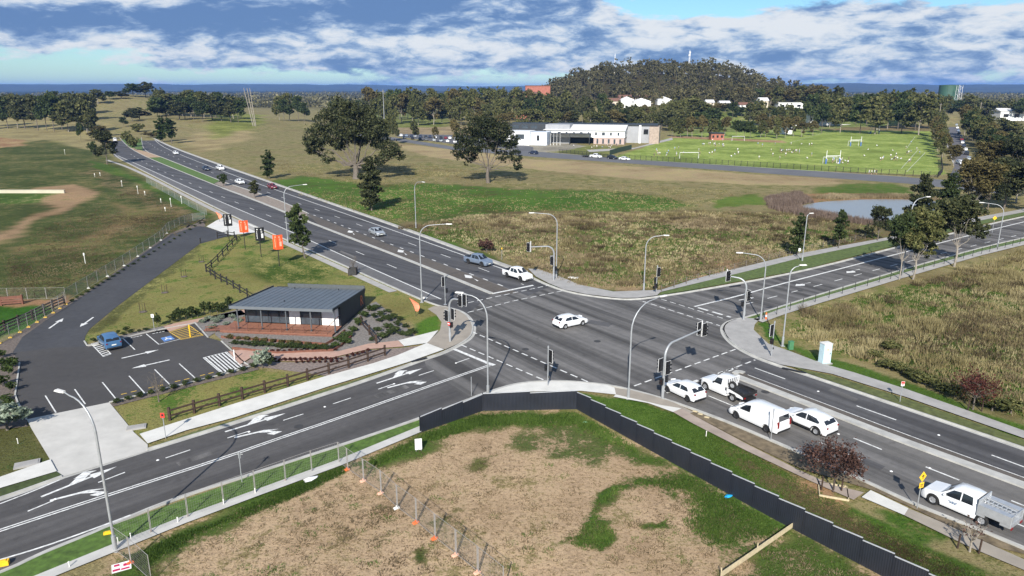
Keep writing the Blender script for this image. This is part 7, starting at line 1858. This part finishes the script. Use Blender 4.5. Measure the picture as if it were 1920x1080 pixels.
tufts('reeds', [(1430, 372), (1500, 362), (1530, 380), (1497, 388), (1530, 399), (1580, 408), (1630, 416), (1680, 420), (1720, 416), (1770, 407), (1775, 416), (1700, 428), (1600, 420), (1500, 408), (1440, 392)], 5500, (.8, 1.5), M['reed'], 'pinkish reeds fringing the pond', 6, .06, seed=24, lean=.2, spread=.3)
tufts('reeds', [(1500, 372), (1560, 366), (1700, 365), (1780, 372), (1775, 380), (1745, 375), (1640, 372), (1570, 375)], 2500, (.5, 1.0), M['weed'], 'brown reeds along the far bank of the pond', 6, .06, seed=25, lean=.3, spread=.3)
tufts('lawn_grass', [(160, 632), (220, 578), (375, 458), (430, 442), (497, 434), (600, 470), (745, 547), (825, 575), (815, 590), (822, 618), (760, 590), (690, 555), (500, 530), (440, 575), (230, 620)], 2500, (.03, .07), M['grass'], 'lawn around the office and twin board signs', 5, .03, seed=26, patch=4)
tufts('paddock_grass', [(0, 470), (130, 400), (260, 350), (380, 415), (125, 560), (0, 560)], 8000, (.08, .2), M['weed'], 'rough grass of the left paddock', 5, .05, seed=27, patch=8, spread=.3)

tufts('scrub_clumps', CPD, 220, (.4, .9), M['weed'], 'rough brown scrub clumps rising from the middle paddock', 130, .05, seed=31, patch=9, spread=1.1, lean=.9)
tufts('scrub_clumps', CPD, 80, (.5, .9), M['straw'], 'pale straw clumps rising from the middle paddock', 120, .05, seed=32, patch=11, spread=1.2, lean=.8)
tufts('scrub_clumps', RP, 70, (.5, 1.0), M['weed'], 'rough brown scrub clumps in the right paddock', 130, .04, seed=33, patch=8, spread=1.0, lean=.9)
tufts('scrub_clumps', RP, 150, (.6, 1.1), M['straw'], 'tall pale straw clumps in the right paddock', 140, .035, seed=34, patch=9, spread=.9, lean=.6)
tufts('weed_clumps', LOT, 330, (.05, .18), M['weed'], 'scattered olive weed clumps on the dirt lot', 45, .02, seed=35, patch=5, spread=.45, lean=1.4)
tufts('weed_clumps', LOT, 170, (.05, .16), M['grass'], 'scattered green weed clumps on the dirt lot', 45, .02, seed=36, patch=6, spread=.4, lean=1.4)
# ------------------------------------------------------------------ school, houses, field furniture, people, haze
def wallbox(b, x0, x1, y0, y1, z0, z1): return b.box(((x0 + x1) / 2, (y0 + y1) / 2, (z0 + z1) / 2), (x1 - x0, y1 - y0, z1 - z0))
C0 = G(1170, 271); CL = G(1003, 268)
du = Vector((C0.x - CL.x, C0.y - CL.y, 0)); SL = du.length; du.normalize(); gs = math.atan2(du.y, du.x)
sch = empty('school_building', CL, gs, 'long white two storey school with pale roof facing the playing field', 'building')   # x along the front, y to the back
pale_brick = simple('pale_brick', (.42, .33, .30), .85, .15, .8); grey_panel = simple('grey_panel', (.30, .31, .33), .6, .1, .5); wood_panel = simple('wood_panel', (.34, .27, .22), .7, .25, 1.2)
M['roof_pale'] = simple('roof_pale', (.66, .66, .65), .5, .05, .3)
b = MB(); wallbox(b, 31, SL, 0, 18, -.2, 3.3); b.build('lower_wall', pale_brick, sch)
b = MB(); wallbox(b, 6, SL + .2, -.3, 18.2, 3.3, 6.9); b.build('upper_wall', M['white'], sch)
b = MB(); wallbox(b, 6, 31, 5, 18, -.2, 3.3); b.build('recess_wall', M['wall_dark'], sch)
b = MB(); b.add([(4.5, -1.0, 6.95), (SL + .6, -1.0, 6.95), (SL + .6, 12, 9.3), (9, 12, 9.3), (4.5, -1.0, 6.8), (SL + .6, -1.0, 6.8), (SL + .6, 12, 9.1), (9, 12, 9.1)], [(0, 1, 2, 3), (7, 6, 5, 4), (0, 4, 5, 1), (1, 5, 6, 2), (2, 6, 7, 3), (3, 7, 4, 0)]); b.build('roof', M['roof_pale'], sch)
b = MB(); wallbox(b, 8, SL + 16, 12.2, 27, 9.0, 9.5); b.build('rear_roof', M['wall_dark'], sch)
b = MB(); wallbox(b, 9, SL + 12, 13, 26, -.2, 9.0); b.build('rear_wall', grey_panel, sch)
b = MB(); wallbox(b, SL + 12, SL + 17, 9, 24, -.2, 8.6); b.build('end_block', wood_panel, sch)
b = MB(); wallbox(b, SL + 6.5, SL + 7.6, 11, 12.9, -.2, 9.2); b.build('end_pier', M['white'], sch)
for i in range(9):
    x = 13 + i * (SL - 16) / 8; MB().box((x, -.33, 5.2), (1.6 if i % 3 == 0 else 1.0, .1, 1.6)).build('window', M['glass_blue'], sch)
for i in range(5):
    x = 33 + i * (SL - 35) / 4; MB().box((x, -.03, 1.4), (.9, .1, 2.4)).build('window', M['glass_blue'], sch)
for y in (3, 8, 13): MB().box((SL + .23, y, 5.2), (.1, 1.6, 1.5)).build('window', M['glass_blue'], sch)
for y in (4, 10): MB().box((SL + .03, y, 1.6), (.1, 2.4, 2.2)).build('window', M['glass'], sch)
MB().box((SL + 10, 12.95, 5.8), (2.4, .12, 2.6)).build('window', M['glass'], sch)
b = MB(); wallbox(b, 9, 30, -7, 0, 5.2, 5.5); b.build('awning', M['wall_dark'], sch)
for x in (9.3, 19.5, 29.7): MB().box((x, -6.8, 2.6), (.3, .3, 5.2)).build('awning_post', M['wall_dark'], sch)
b = MB(); wallbox(b, 9, 30, -1.2, -.4, 3.6, 5.2); b.build('awning_fascia', M['white'], sch)
lb = empty('school_hall', WP(962, 372), gs, 'white cube shaped school hall with dark upper storey behind the open crowned gum', 'building')
b = MB(); wallbox(b, -4, 8.5, 0, 14, -.2, 6.8); b.build('wall', M['white'], lb)
b = MB(); wallbox(b, 8.6, 17, 2, 14, -.2, 6.4); b.build('side_wing', simple('pale_blue_render', (.55, .60, .66), .7, .06, .6), lb)
b = MB(); wallbox(b, -6, 13, 18, 30, -.2, 10.0); b.build('upper_storey', M['wall_dark'], lb)
b = MB(); wallbox(b, 13.1, 26, 18, 30, -.2, 9.6); b.build('upper_wing', grey_panel, lb)
MB().box((3.5, -.03, 4.3), (4.6, .1, 2.4)).build('window', M['glass_blue'], lb); MB().box((12.5, 1.96, 3.6), (1.2, .1, 2.6)).build('window', M['glass'], lb)
MB().box((-1.5, -.03, 1.6), (1.6, .1, 2.6)).build('door', M['glass'], lb)
for i in range(3): MB().box((-3 + i * 5, 17.95, 8.2), (3.4, .1, 1.6)).build('window', M['glass_blue'], lb)
fl = 0
for i in range(6):
    p = WP(1020 + i * 6, 372); o = empty('flag_pole', p, 0, f'white flag pole in front of the school awning, {ORD[i]} from the left', 'flag pole', 'flag poles before the school')
    MB().tube([(0, 0, 0), (0, 0, 6)], [.09, .05], 5).build('pole', M['white'], o); MB().box((0, 0, .1), (.5, .5, .2)).build('base', M['conc'], o)
def house(px, y, wpx, top, label, wall, roof, kind='gable', depth=10, rz=0.0, base_py=None, wins=3, name='house', cat='building'):
    p = WP(px, y); d = y * CS + (HC - p.z) * SN; w = wpx * d / F; zt = ztop(y, top) - p.z
    o = empty(name, p, rz, label, cat); zt = max(zt, 3.0); h = max(zt * .5, zt - 2.6) if kind != 'flat' else zt - .4
    wallbox(MB(), -w / 2, w / 2, 0, depth, -3, h).build('wall', wall, o)
    if kind == 'gable':
        b = MB().add([(-w / 2 - .5, -.6, h), (w / 2 + .5, -.6, h), (w / 2 + .5, depth + .6, h), (-w / 2 - .5, depth + .6, h), (-w / 2 - .5, depth / 2, zt), (w / 2 + .5, depth / 2, zt)], [(0, 1, 5, 4), (2, 3, 4, 5), (0, 4, 3), (1, 2, 5), (3, 2, 1, 0)])
    elif kind == 'tent':
        b = MB().add([(-w / 2 - .3, -.3, h), (w / 2 + .3, -.3, h), (w / 2 + .3, depth + .3, h), (-w / 2 - .3, depth + .3, h), (0, depth / 2, zt), (-w * .18, depth / 2, h + (zt - h) * .45), (w * .18, depth / 2, h + (zt - h) * .45)], [(0, 1, 6, 4, 5), (1, 2, 6), (2, 3, 5, 4, 6), (3, 0, 5)])
    else: b = wallbox(MB(), -w / 2 - .5, w / 2 + .5, -.6, depth + .5, h, zt)
    b.build('roof', roof, o)
    for i in range(wins): MB().box((-w / 2 + w * (i + .5) / wins, -.04, h * .55), (w / wins * .45, .08, h * .35)).build('window', M['glass'], o)
    return o
brick = simple('red_brick', (.33, .12, .085), .85, .2, .6); tile = simple('brown_tile', (.17, .085, .06), .8, .2, .6); cream = simple('cream_wall', (.52, .46, .37), .8, .1, .6)
bk = house(1008, 720, 46, 160, 'red brick block with flat white topped roof left of the wooded hill', brick, tile, 'flat', 14, wins=0)
for zz in (11.0, 14.0, 17.0):
    for i in range(6): MB().box((-10.5 + i * 4.2, -.06, zz), (2.0, .1, 1.5)).build('window', M['glass'], bk)
    MB().box((0, -.5, zz - 1.3), (25, 1.0, .3)).build('balcony_slab', cream, bk)
MB().box((5, 6, 20.3), (8, 6, 2.2)).build('roof_house', M['roof_pale'], bk)
house(985, 690, 44, 172, 'lower red brick wing in front of the brick block', brick, tile, 'gable', 12, wins=4)
house(1160, 655, 52, 184, 'brown roofed building left of the white tents', cream, tile, 'gable', 12, wins=5)
house(1196, 690, 70, 178, 'long brown roofed building behind the white tents', cream, tile, 'gable', 12, wins=6)
house(1176, 650, 24, 181, 'white peaked tent roof, leftmost of the three', M['white'], M['roof_pale'], 'tent', 12, wins=0, name='tent', cat='tent')
house(1204, 640, 32, 184, 'white peaked tent roof, largest and middle of the three', M['white'], M['roof_pale'], 'tent', 14, wins=0, name='tent', cat='tent')
house(1246, 655, 26, 181, 'white peaked tent roof, rightmost of the three', M['white'], M['roof_pale'], 'tent', 12, wins=0, name='tent', cat='tent')
house(1332, 640, 14, 187, 'small cream house at the right foot of the hill', cream, M['roof_pale'], 'gable', 9, wins=2)
house(1360, 640, 18, 189, 'cream house with two windows right of the small cream one', cream, M['roof_pale'], 'gable', 9, wins=2)
house(1400, 630, 26, 192, 'low pale house beside the leaning dead tree', M['white'], tile, 'gable', 9, wins=3)
house(1432, 640, 16, 183, 'tall cream gabled house among the skyline gums', cream, M['roof_pale'], 'gable', 9, wins=2)
house(1482, 650, 46, 192, 'long low white building with deep veranda right of the skyline gums', M['white'], M['roof_pale'], 'flat', 10, wins=3)
house(1540, 565, 46, 214, 'pale glazed pavilion beside the large field edge trees', M['white'], M['roof_pale'], 'flat', 8, wins=8, name='pavilion')
house(1474, 462, 22, 224, 'white garden shed by the white fence', M['white'], M['roof_pale'], 'flat', 5, wins=2, name='shed')
house(1345, 408, 24, 249, 'small red brick toilet block with dark roof at the field edge', brick, M['wall_dark'], 'flat', 5, wins=3, name='toilet_block')
house(1905, 650, 62, 203, 'white warehouse with gabled roof at the right edge', M['white'], M['roof_pale'], 'gable', 16, wins=3, name='warehouse')
house(1882, 670, 30, 204, 'grey flat roofed workshop beside the white warehouse', grey_panel, grey_panel, 'flat', 12, wins=2, name='workshop')
for i, (px, w, y) in enumerate(((577, 20, 2100), (592, 9, 1500), (560, 7, 2300), (601, 16, 2500), (615, 8, 2000))): house(px, y, w, 180 + (2500 - y) / 90, f'pale shed far out on the blue plain, {["widest of five", "nearest of five", "smallest of five", "farthest of five", "rightmost of five"][i]}', M['white'], M['roof_pale'], 'flat', 30, wins=0, name='distant_shed')
# water tank, towers, poles
p = WP(1773, 900); d = 900 * CS + HC * SN; r_ = 16 * d / F
wt = empty('water_tank', p, 0, 'dark green cylindrical water tank above the trees at right', 'water tank')
zt = ztop(900, 160) - p.z
gm2 = simple('tank_green', (.035, .09, .06), .6, .12, .2)
MB().lathe([(r_, -2), (r_, zt)], (0, 0, 0), 'z', 28).build('shell', gm2, wt, smooth=40)
MB().lathe([(r_ + .25, zt - .6), (r_ + .25, zt + .1), (r_ * .5, zt + .6), (.01, zt + .7)], (0, 0, 0), 'z', 28).build('lid', gm2, wt, smooth=40)
b = MB()
for s in (-.6, .6): b.beam((r_ + .7, -2 + s, 0), (r_ + .7, -2 + s, zt + 1), .12, .12)
for i in range(int(zt)): b.beam((r_ + .7, -2.6, i + .5), (r_ + .7, -1.4, i + .5), .06, .06)
b.build('ladder', M['galv'], wt)
def lattice(px, y, top, label, w=1.6, taper=.5, antenna=0, z_off=0.0):
    p = WP(px, y); h = ztop(y, top) - p.z; o = empty('lattice_tower', p, 0, label, 'tower'); b = MB(); n = max(4, int(h / 3))
    for sx, sy in ((1, 1), (1, -1), (-1, -1), (-1, 1)): b.beam((sx * w / 2, sy * w / 2, -2), (sx * w / 2 * taper, sy * w / 2 * taper, h), .22, .22)
    for i in range(n):
        k0 = 1 - (1 - taper) * i / n; k1 = 1 - (1 - taper) * (i + 1) / n; z0, z1 = h * i / n, h * (i + 1) / n; s = 1 if i % 2 else -1
        b.beam((-s * w / 2 * k0, -w / 2 * k0, z0), (s * w / 2 * k1, -w / 2 * k1, z1), .14, .14); b.beam((-w / 2 * k0, -s * w / 2 * k0, z0), (-w / 2 * k1, s * w / 2 * k1, z1), .14, .14)
    b.build('frame', M['white'], o)
    if antenna:
        b = MB()
        for i in range(6): b.box((1.0 * math.cos(R(60 * i)), 1.0 * math.sin(R(60 * i)), h - 1.5 - (i % 2) * 3), (.4, .4, 2.2))
        b.tube([(0, 0, h), (0, 0, h + 1.5)], .15, 5); b.build('antenna', M['white'], o)
lattice(1291, 930, 96, 'tall white phone mast rising from the wooded hilltop', 1.3, .8, 1)
lattice(1152, 940, 101, 'thin faint mast on the left shoulder of the wooded hill', .7, .6)
lattice(1793, 880, 160, 'pale lattice tower beside the green water tank', 5.0, .9)
for i, (px, px2) in enumerate(((464, 475), (470, 478), (475, 480))):
    p = WP(px2, 520); h = ztop(520, 165) - p.z; o = empty('power_pole', p, 0, f'tall pale pole in the group of three, {["left one", "middle one", "right one"][i]}', 'pole', 'group of three tall poles')
    MB().tube([(0, 0, -1), ((px - px2) * .39, 0, h)], [.3, .2], 6).build('pole', M['bark_pale'], o)
p = WP(721, 560); h = ztop(560, 168) - p.z; o = empty('power_pole', p, 0, 'slender power pole before the belt left of the school', 'pole'); MB().tube([(0, 0, -1), (0, 0, h)], [.3, .18], 6).build('pole', M['galv'], o); MB().box((0, 0, h - 1.2), (2.6, .15, .15)).build('crossarm', M['galv'], o)
for i, (px, y, t) in enumerate(((1832, 520, 192), (1756, 470, 194))):
    p = WP(px, y); h = ztop(y, t) - p.z; o = empty('power_pole', p, 0, ['wooden power pole right of the tree lined street', 'wooden power pole left of the tree lined street'][i], 'pole'); MB().tube([(0, 0, -1), (0, 0, h)], [.25, .18], 6).build('pole', M['bark_pale'], o); MB().box((0, 0, h - .8), (2.2, .15, .15)).build('crossarm', M['bark'], o)
# fences about the field
def long_fence(pxs, h, label, m, solid=False, n=None, name='fence'):
    P = along(pxs, 6.0 if n is None else None, n); o = empty(name, P[0], 0, label, 'fence')
    for p in P[:100]: MB().box((0, 0, h / 2), (.10, .10, h)).build('post', m, o, p - P[0])
    for a, c in zip(P[:-1], P[1:]):
        b = MB(); L_ = (c - a).length
        if solid: b.box((L_ / 2, 0, h * .5), (L_, .05, h * .96))
        else:
            b.box((L_ / 2, 0, h * .93), (L_, .05, .05)); b.box((L_ / 2, 0, h * .12), (L_, .05, .05))
            k = int(L_ / .28)
            for i in range(k): b.box((L_ * (i + .5) / k, 0, h * .52), (.045, .045, h * .9))
        b.build('panel', m, o, a - P[0], math.atan2((c - a).y, (c - a).x))
long_fence([(1160, 298), (1250, 303), (1440, 314), (1600, 324), (1758, 333)], 1.9, 'black picket fence between the playing field and the school road', M['black'], n=48)
long_fence([(1758, 333), (1767, 325), (1764, 300)], 1.9, 'black picket fence rounding the right corner of the playing field', M['black'], n=8)
long_fence([(1048, 286), (1100, 291), (1146, 297)], 1.6, 'black picket fence along the school lawn', M['black'], n=14)
long_fence([(1143, 291), (1163, 285), (1184, 280)], 2.2, 'dark green sheet fence between school lawn and playing field', simple('green_sheet', (.03, .055, .035), .7, .2, .5), True, n=5)
long_fence([(1345, 228), (1440, 228), (1600, 225), (1700, 231)], 1.0, 'upper white rail fence beyond the playing field', M['white'], True, n=22)
long_fence([(1345, 234), (1460, 236), (1560, 236), (1690, 234)], 1.0, 'lower white rail fence beyond the playing field', M['white'], True, n=22)
long_fence([(1800, 222), (1850, 233), (1915, 243)], 1.8, 'dark fence around the yard right of the street', M['black'], True, n=8)
wbm = tag(MB().box((0, 0, .4), (24, .4, .9)).box((0, 0, .87), (24.2, .5, .08)).build('retaining_wall', simple('pale_wall', (.46, .43, .33), .8, .1, .4), None, G(40, 362), .0), 'long pale low wall across the left paddock', 'wall')
P = pts_of([(1352, 1083), (1420, 1036), (1486, 990)]); o = empty('timber_barrier', P[0], 0, 'pale timber board barrier at the bottom of the dirt lot', 'barrier')
for a, c in zip(P[:-1], P[1:]): MB().beam(a - P[0] + Vector((0, 0, .22)), c - P[0] + Vector((0, 0, .22)), .05, .34).build('board', M['timber_pale'], o)
for p in P: MB().box((0, .06, .3), (.06, .06, .7)).build('stake', M['timber_pale'], o, p - P[0])
# dark crossed timbers and sign posts at the driveway top
for i, (px, py, a) in enumerate(((352, 425, .4), (378, 418, 1.2))):
    b = MB().beam((-1.3, 0, .25), (1.3, .2, .9), .12, .12).beam((-1.2, .1, .9), (1.2, -.1, .2), .12, .12).beam((-.2, -1.2, .1), (.3, 1.2, .15), .16, .16); tag(b.build('timber_pile', M['timber_black'], None, G(px, py), a), ['dark timber pile at the top of the driveway, left heap', 'dark timber pile at the top of the driveway, right heap'][i], 'timber')
for i, (px, py, t) in enumerate(((160, 494, 474), (122, 290, 280), (229, 350, 338), (259, 364, 348), (321, 388, 371), (341, 382, 367), (302, 380, 372), (178, 332, 325), (188, 330, 323), (310, 396, 388), (272, 366, 358))):
    p = G(px, py); h = HGT(px, py, t); o = empty('survey_stake', p, 0, ['white capped stake alone in the left paddock', 'white capped stake on the left straw slope', 'white capped stake at the upper verge', 'second white capped stake down the verge', 'tall white stake by the shade cloth', 'white stake right of the tall verge stake', 'short white stake among the verge grass', 'left of two white caps on the paddock edge', 'right of two white caps on the paddock edge', 'short white stake nearest the driveway', 'short white stake between the verge stakes'][i], 'stake', 'white stakes about the left paddock')
    MB().tube([(0, 0, 0), (0, 0, h)], .05, 5).build('post', M['stake'], o); MB().lathe([(.01, h - .5), (.13, h - .45), (.13, h - .08), (.01, h)], (0, 0, 0), 'z', 8).build('cap', M['stake'], o)
for i, (px, py) in enumerate(((131, 1066), (420, 948), (479, 927), (246, 1012), (334, 982), (222, 1020), (1324, 818), (34, 832))):
    p = G(px, py); tag(MB().tube([(0, 0, 0), (0, 0, .45)], .035, 5).box((0, 0, .47), (.08, .08, .04)).build('marker_peg', M['stake'], None, p), ['white peg in the grass at the bottom left', 'white peg by the third orange foot of the lot fence', 'white peg by the footpath mesh fence middle', 'white peg beside the fallen sign panel', 'white peg pair beside the lot footpath', 'white peg at the foot of the big lamp', 'white peg on the verge below the navy fence', 'white peg in the grass left of the crossover'][i], 'peg')
# goals
def rugby(px, py, top, label):
    p = G(px, py); h = max(4.6, HGT(px, py, top)); o = empty('rugby_posts', p, R(8), label, 'goal')
    for s in (-2.8, 2.8):
        MB().tube([(s, 0, 0), (s, 0, h)], .10, 6).build('upright', M['white'], o); MB().tube([(s, 0, 0), (s, 0, 1.9)], .3, 8).build('post_pad', simple('pad_blue', (.06, .14, .36), .6, .1, 3) if px > 1600 else simple('pad_blue_b', (.06, .14, .36), .6, .1, 3), o)
    MB().tube([(-2.8, 0, 3), (2.8, 0, 3)], .10, 6).build('crossbar', M['white'], o)
    b = MB().tube([(-2.8, 2.0, 0), (-2.8, 2.0, 2.4), (2.8, 2.0, 2.4), (2.8, 2.0, 0)], .09, 6); b.tube([(-2.8, 2, 2.4), (-2.8, 0, 2.4)], .07, 5).tube([(2.8, 2, 2.4), (2.8, 0, 2.4)], .07, 5); b.build('soccer_frame', M['white'], o); return o
rugby(1561, 307, 282, 'white rugby posts nearest the school road'); rugby(1604, 274, 256, 'white rugby posts at the middle of the playing field'); rugby(1640, 251, 239, 'white rugby posts at the far end of the playing field')
def soccer(px, py, label, w=7.0):
    o = empty('soccer_goal', G(px, py), R(5), label, 'goal'); b = MB().tube([(-w / 2, 0, 0), (-w / 2, 0, 2.4), (w / 2, 0, 2.4), (w / 2, 0, 0)], .10, 6); b.build('frame', M['white'], o)
    b = MB()
    for s in (-w / 2, w / 2): b.tube([(s, 0, 2.4), (s, 1.8, .1), (s, 0, .05)], .05, 5)
    b.build('net_frame', M['galv'], o); return o
soccer(1292, 297, 'white soccer goal at the lower left of the playing field', 8); soccer(1384, 264, 'white soccer goal by the brick toilet block', 7); soccer(1475, 248, 'white soccer goal at the back of the playing field', 5)
# people: one continuous skinned body per pose, clothing by height
def person_mesh(pose, shirt, shorts, seed):
    bm = bmesh.new(); V = {}
    J = {'stand': dict(pel=(0, 0, .92), ch=(0, 0, 1.32), nk=(0, 0, 1.48), hd=(0, .02, 1.64), hl=(.1, 0, .88), kl=(.11, .02, .5), fl=(.12, 0, .06), tl=(.12, .16, .04), hr=(-.1, 0, .88), kr=(-.11, .03, .5), fr=(-.12, 0, .06), tr=(-.12, .16, .04), sl=(.19, 0, 1.40), el=(.25, .0, 1.12), wl=(.24, .1, .88), sr=(-.19, 0, 1.40), er=(-.25, 0, 1.12), wr=(-.24, .08, .88)),
         'run': dict(pel=(0, 0, .90), ch=(0, .08, 1.30), nk=(0, .11, 1.45), hd=(0, .16, 1.61), hl=(.1, 0, .86), kl=(.11, .28, .62), fl=(.12, .15, .22), tl=(.12, .3, .18), hr=(-.1, 0, .86), kr=(-.11, -.08, .48), fr=(-.12, -.38, .2), tr=(-.12, -.36, .06), sl=(.19, .08, 1.37), el=(.26, -.14, 1.2), wl=(.22, .06, 1.1), sr=(-.19, .08, 1.37), er=(-.26, .22, 1.18), wr=(-.2, .38, 1.32)),
         'sit': dict(pel=(0, 0, .12), ch=(0, -.04, .52), nk=(0, -.02, .67), hd=(0, .02, .83), hl=(.1, .05, .12), kl=(.2, .38, .34), fl=(.1, .5, .05), tl=(.1, .62, .05), hr=(-.1, .05, .12), kr=(-.2, .38, .34), fr=(-.1, .5, .05), tr=(-.1, .62, .05), sl=(.19, -.02, .60), el=(.27, .12, .38), wl=(.16, .3, .36), sr=(-.19, -.02, .60), er=(-.27, .12, .38), wr=(-.16, .3, .36))}[pose]
    for k, c in J.items(): V[k] = bm.verts.new(c)
    for a, c in (('pel', 'ch'), ('ch', 'nk'), ('nk', 'hd'), ('pel', 'hl'), ('hl', 'kl'), ('kl', 'fl'), ('fl', 'tl'), ('pel', 'hr'), ('hr', 'kr'), ('kr', 'fr'), ('fr', 'tr'), ('ch', 'sl'), ('sl', 'el'), ('el', 'wl'), ('ch', 'sr'), ('sr', 'er'), ('er', 'wr')): bm.edges.new((V[a], V[c]))
    names = list(J); rad = dict(pel=.14, ch=.15, nk=.06, hd=.105, hl=.1, kl=.065, fl=.05, tl=.04, hr=.1, kr=.065, fr=.05, tr=.04, sl=.07, el=.05, wl=.04, sr=.07, er=.05, wr=.04)
    me = bpy.data.meshes.new('person'); bm.to_mesh(me); bm.free()
    o = bpy.data.objects.new('tmp', me); COL.objects.link(o); sk = o.modifiers.new('s', 'SKIN')
    for i, k in enumerate(names): me.skin_vertices[0].data[i].radius = (rad[k], rad[k] * (.8 if k in ('pel', 'ch') else 1)); 
    me.skin_vertices[0].data[0].use_root = True
    o.modifiers.new('d', 'SUBSURF').levels = 1
    bpy.context.view_layer.update(); out = bpy.data.meshes.new_from_object(o.evaluated_get(bpy.context.evaluated_depsgraph_get())); bpy.data.objects.remove(o)
    out.materials.clear()
    for m in (M['skin'], M[shirt], M[shorts], M['hair']): out.materials.append(m)
    zs = {'stand': (.48, .95, 1.45, 1.68), 'run': (.5, .93, 1.42, 1.66), 'sit': (.06, .2, .64, .87)}[pose]
    for f in out.polygons:
        z = f.center.z; ax = abs(f.center.x); f.material_index = 2 if zs[0] < z < zs[1] and ax < .2 else (1 if zs[1] <= z < zs[2] and ax < .245 else (3 if z > zs[3] else 0)); f.use_smooth = True
    return out
M['skin'] = simple('skin', (.42, .25, .17), .6, .1, 5); M['hair'] = simple('hair_dark', (.03, .02, .015), .8, .2, 8)
M['shirt_white'] = simple('shirt_white', (.74, .75, .76), .8, .05, 5); M['shirt_dark'] = simple('shirt_dark', (.03, .035, .06), .8, .2, 5); M['shirt_blue'] = simple('shirt_blue', (.25, .38, .55), .8, .1, 5); M['shorts'] = simple('shorts_navy', (.02, .025, .05), .8, .2, 5); M['shorts_grey'] = simple('shorts_grey', (.25, .25, .27), .8, .2, 5)
PM = [person_mesh('stand', 'shirt_white', 'shorts', 0), person_mesh('run', 'shirt_white', 'shorts_grey', 1), person_mesh('stand', 'shirt_dark', 'shorts', 2), person_mesh('run', 'shirt_blue', 'shorts', 3), person_mesh('sit', 'shirt_white', 'shorts', 4), person_mesh('stand', 'shirt_blue', 'shorts_grey', 5)]
def person(px, py, k, label, group, rz):
    p = G(px, py); o = link('person', PM[k], None, (p.x, p.y, .01), rz); o.scale = (.98,) * 3; return tag(o, label, 'person', group)
rg = random.Random(77)
DESC = ['pupil in white shirt standing', 'pupil in white shirt running', 'pupil in dark clothes standing', 'pupil in pale blue shirt running', 'pupil in white shirt sitting', 'pupil in pale blue shirt standing']
spots = [('on the left part of the playing field', [(rg.uniform(1225, 1275), rg.uniform(275, 295)) for _ in range(9)]),
         ('around the lower left soccer goal', [(1272, 280), (1268, 291), (1281, 290), (1310, 284), (1268, 293), (1312, 291)]),
         ('in the cluster left of field centre', [(rg.gauss(1337, 12), rg.gauss(272, 3)) for _ in range(16)] + [(1330, 288), (1335, 290), (1340, 286), (1383, 284), (1384, 290), (1371, 294), (1377, 290)]),
         ('in the long line at the field centre', [(1464 + i * 3.4 + rg.uniform(-1, 1), 286 + rg.uniform(-.8, .8)) for i in range(11)]),
         ('near the middle of the field', [(rg.uniform(1420, 1530), rg.uniform(270, 300)) for _ in range(16)]),
         ('under the nearest rugby posts', [(rg.gauss(1572, 14), rg.gauss(304, 1.8)) for _ in range(16)]),
         ('on the right part of the playing field', [(rg.uniform(1610, 1735), rg.uniform(268, 305)) for _ in range(18)]),
         ('low on the right of the field', [(1654, 301), (1656, 299), (1672, 300), (1676, 301), (1679, 299), (1682, 301)]),
         ('in front of the school awning', [(rg.uniform(1075, 1160), rg.uniform(274, 281)) for _ in range(14)]),
         ('waiting on the school road corner', [(1629, 327), (1634, 327.5), (1639, 327), (1643, 327)])]
for where, lst in spots:
    for (px, py) in lst:
        k = rg.choice([0, 0, 0, 1, 1, 2, 3, 4, 5]); person(px, py, k, f'{DESC[k]} {where}', 'pupils ' + where, rg.uniform(0, 6.28))
# ------------------------------------------------------------------ air
hz, nt, bs = nmat('haze_air'); out = nt.nodes['Material Output']; nt.nodes.remove(bs)
pv = N(nt, 'ShaderNodeVolumePrincipled'); pv.inputs['Color'].default_value = (.20, .43, 1.0, 1); pv.inputs['Density'].default_value = 6.5e-5; pv.inputs['Anisotropy'].default_value = .0
L(nt, pv.outputs[0], out.inputs['Volume'])
hb = MB().box((0, 0, 51), (36000, 36000, 122)).build('haze', hz); tag(hb, 'thin bluish haze over the whole valley', 'haze', None, 'stuff')
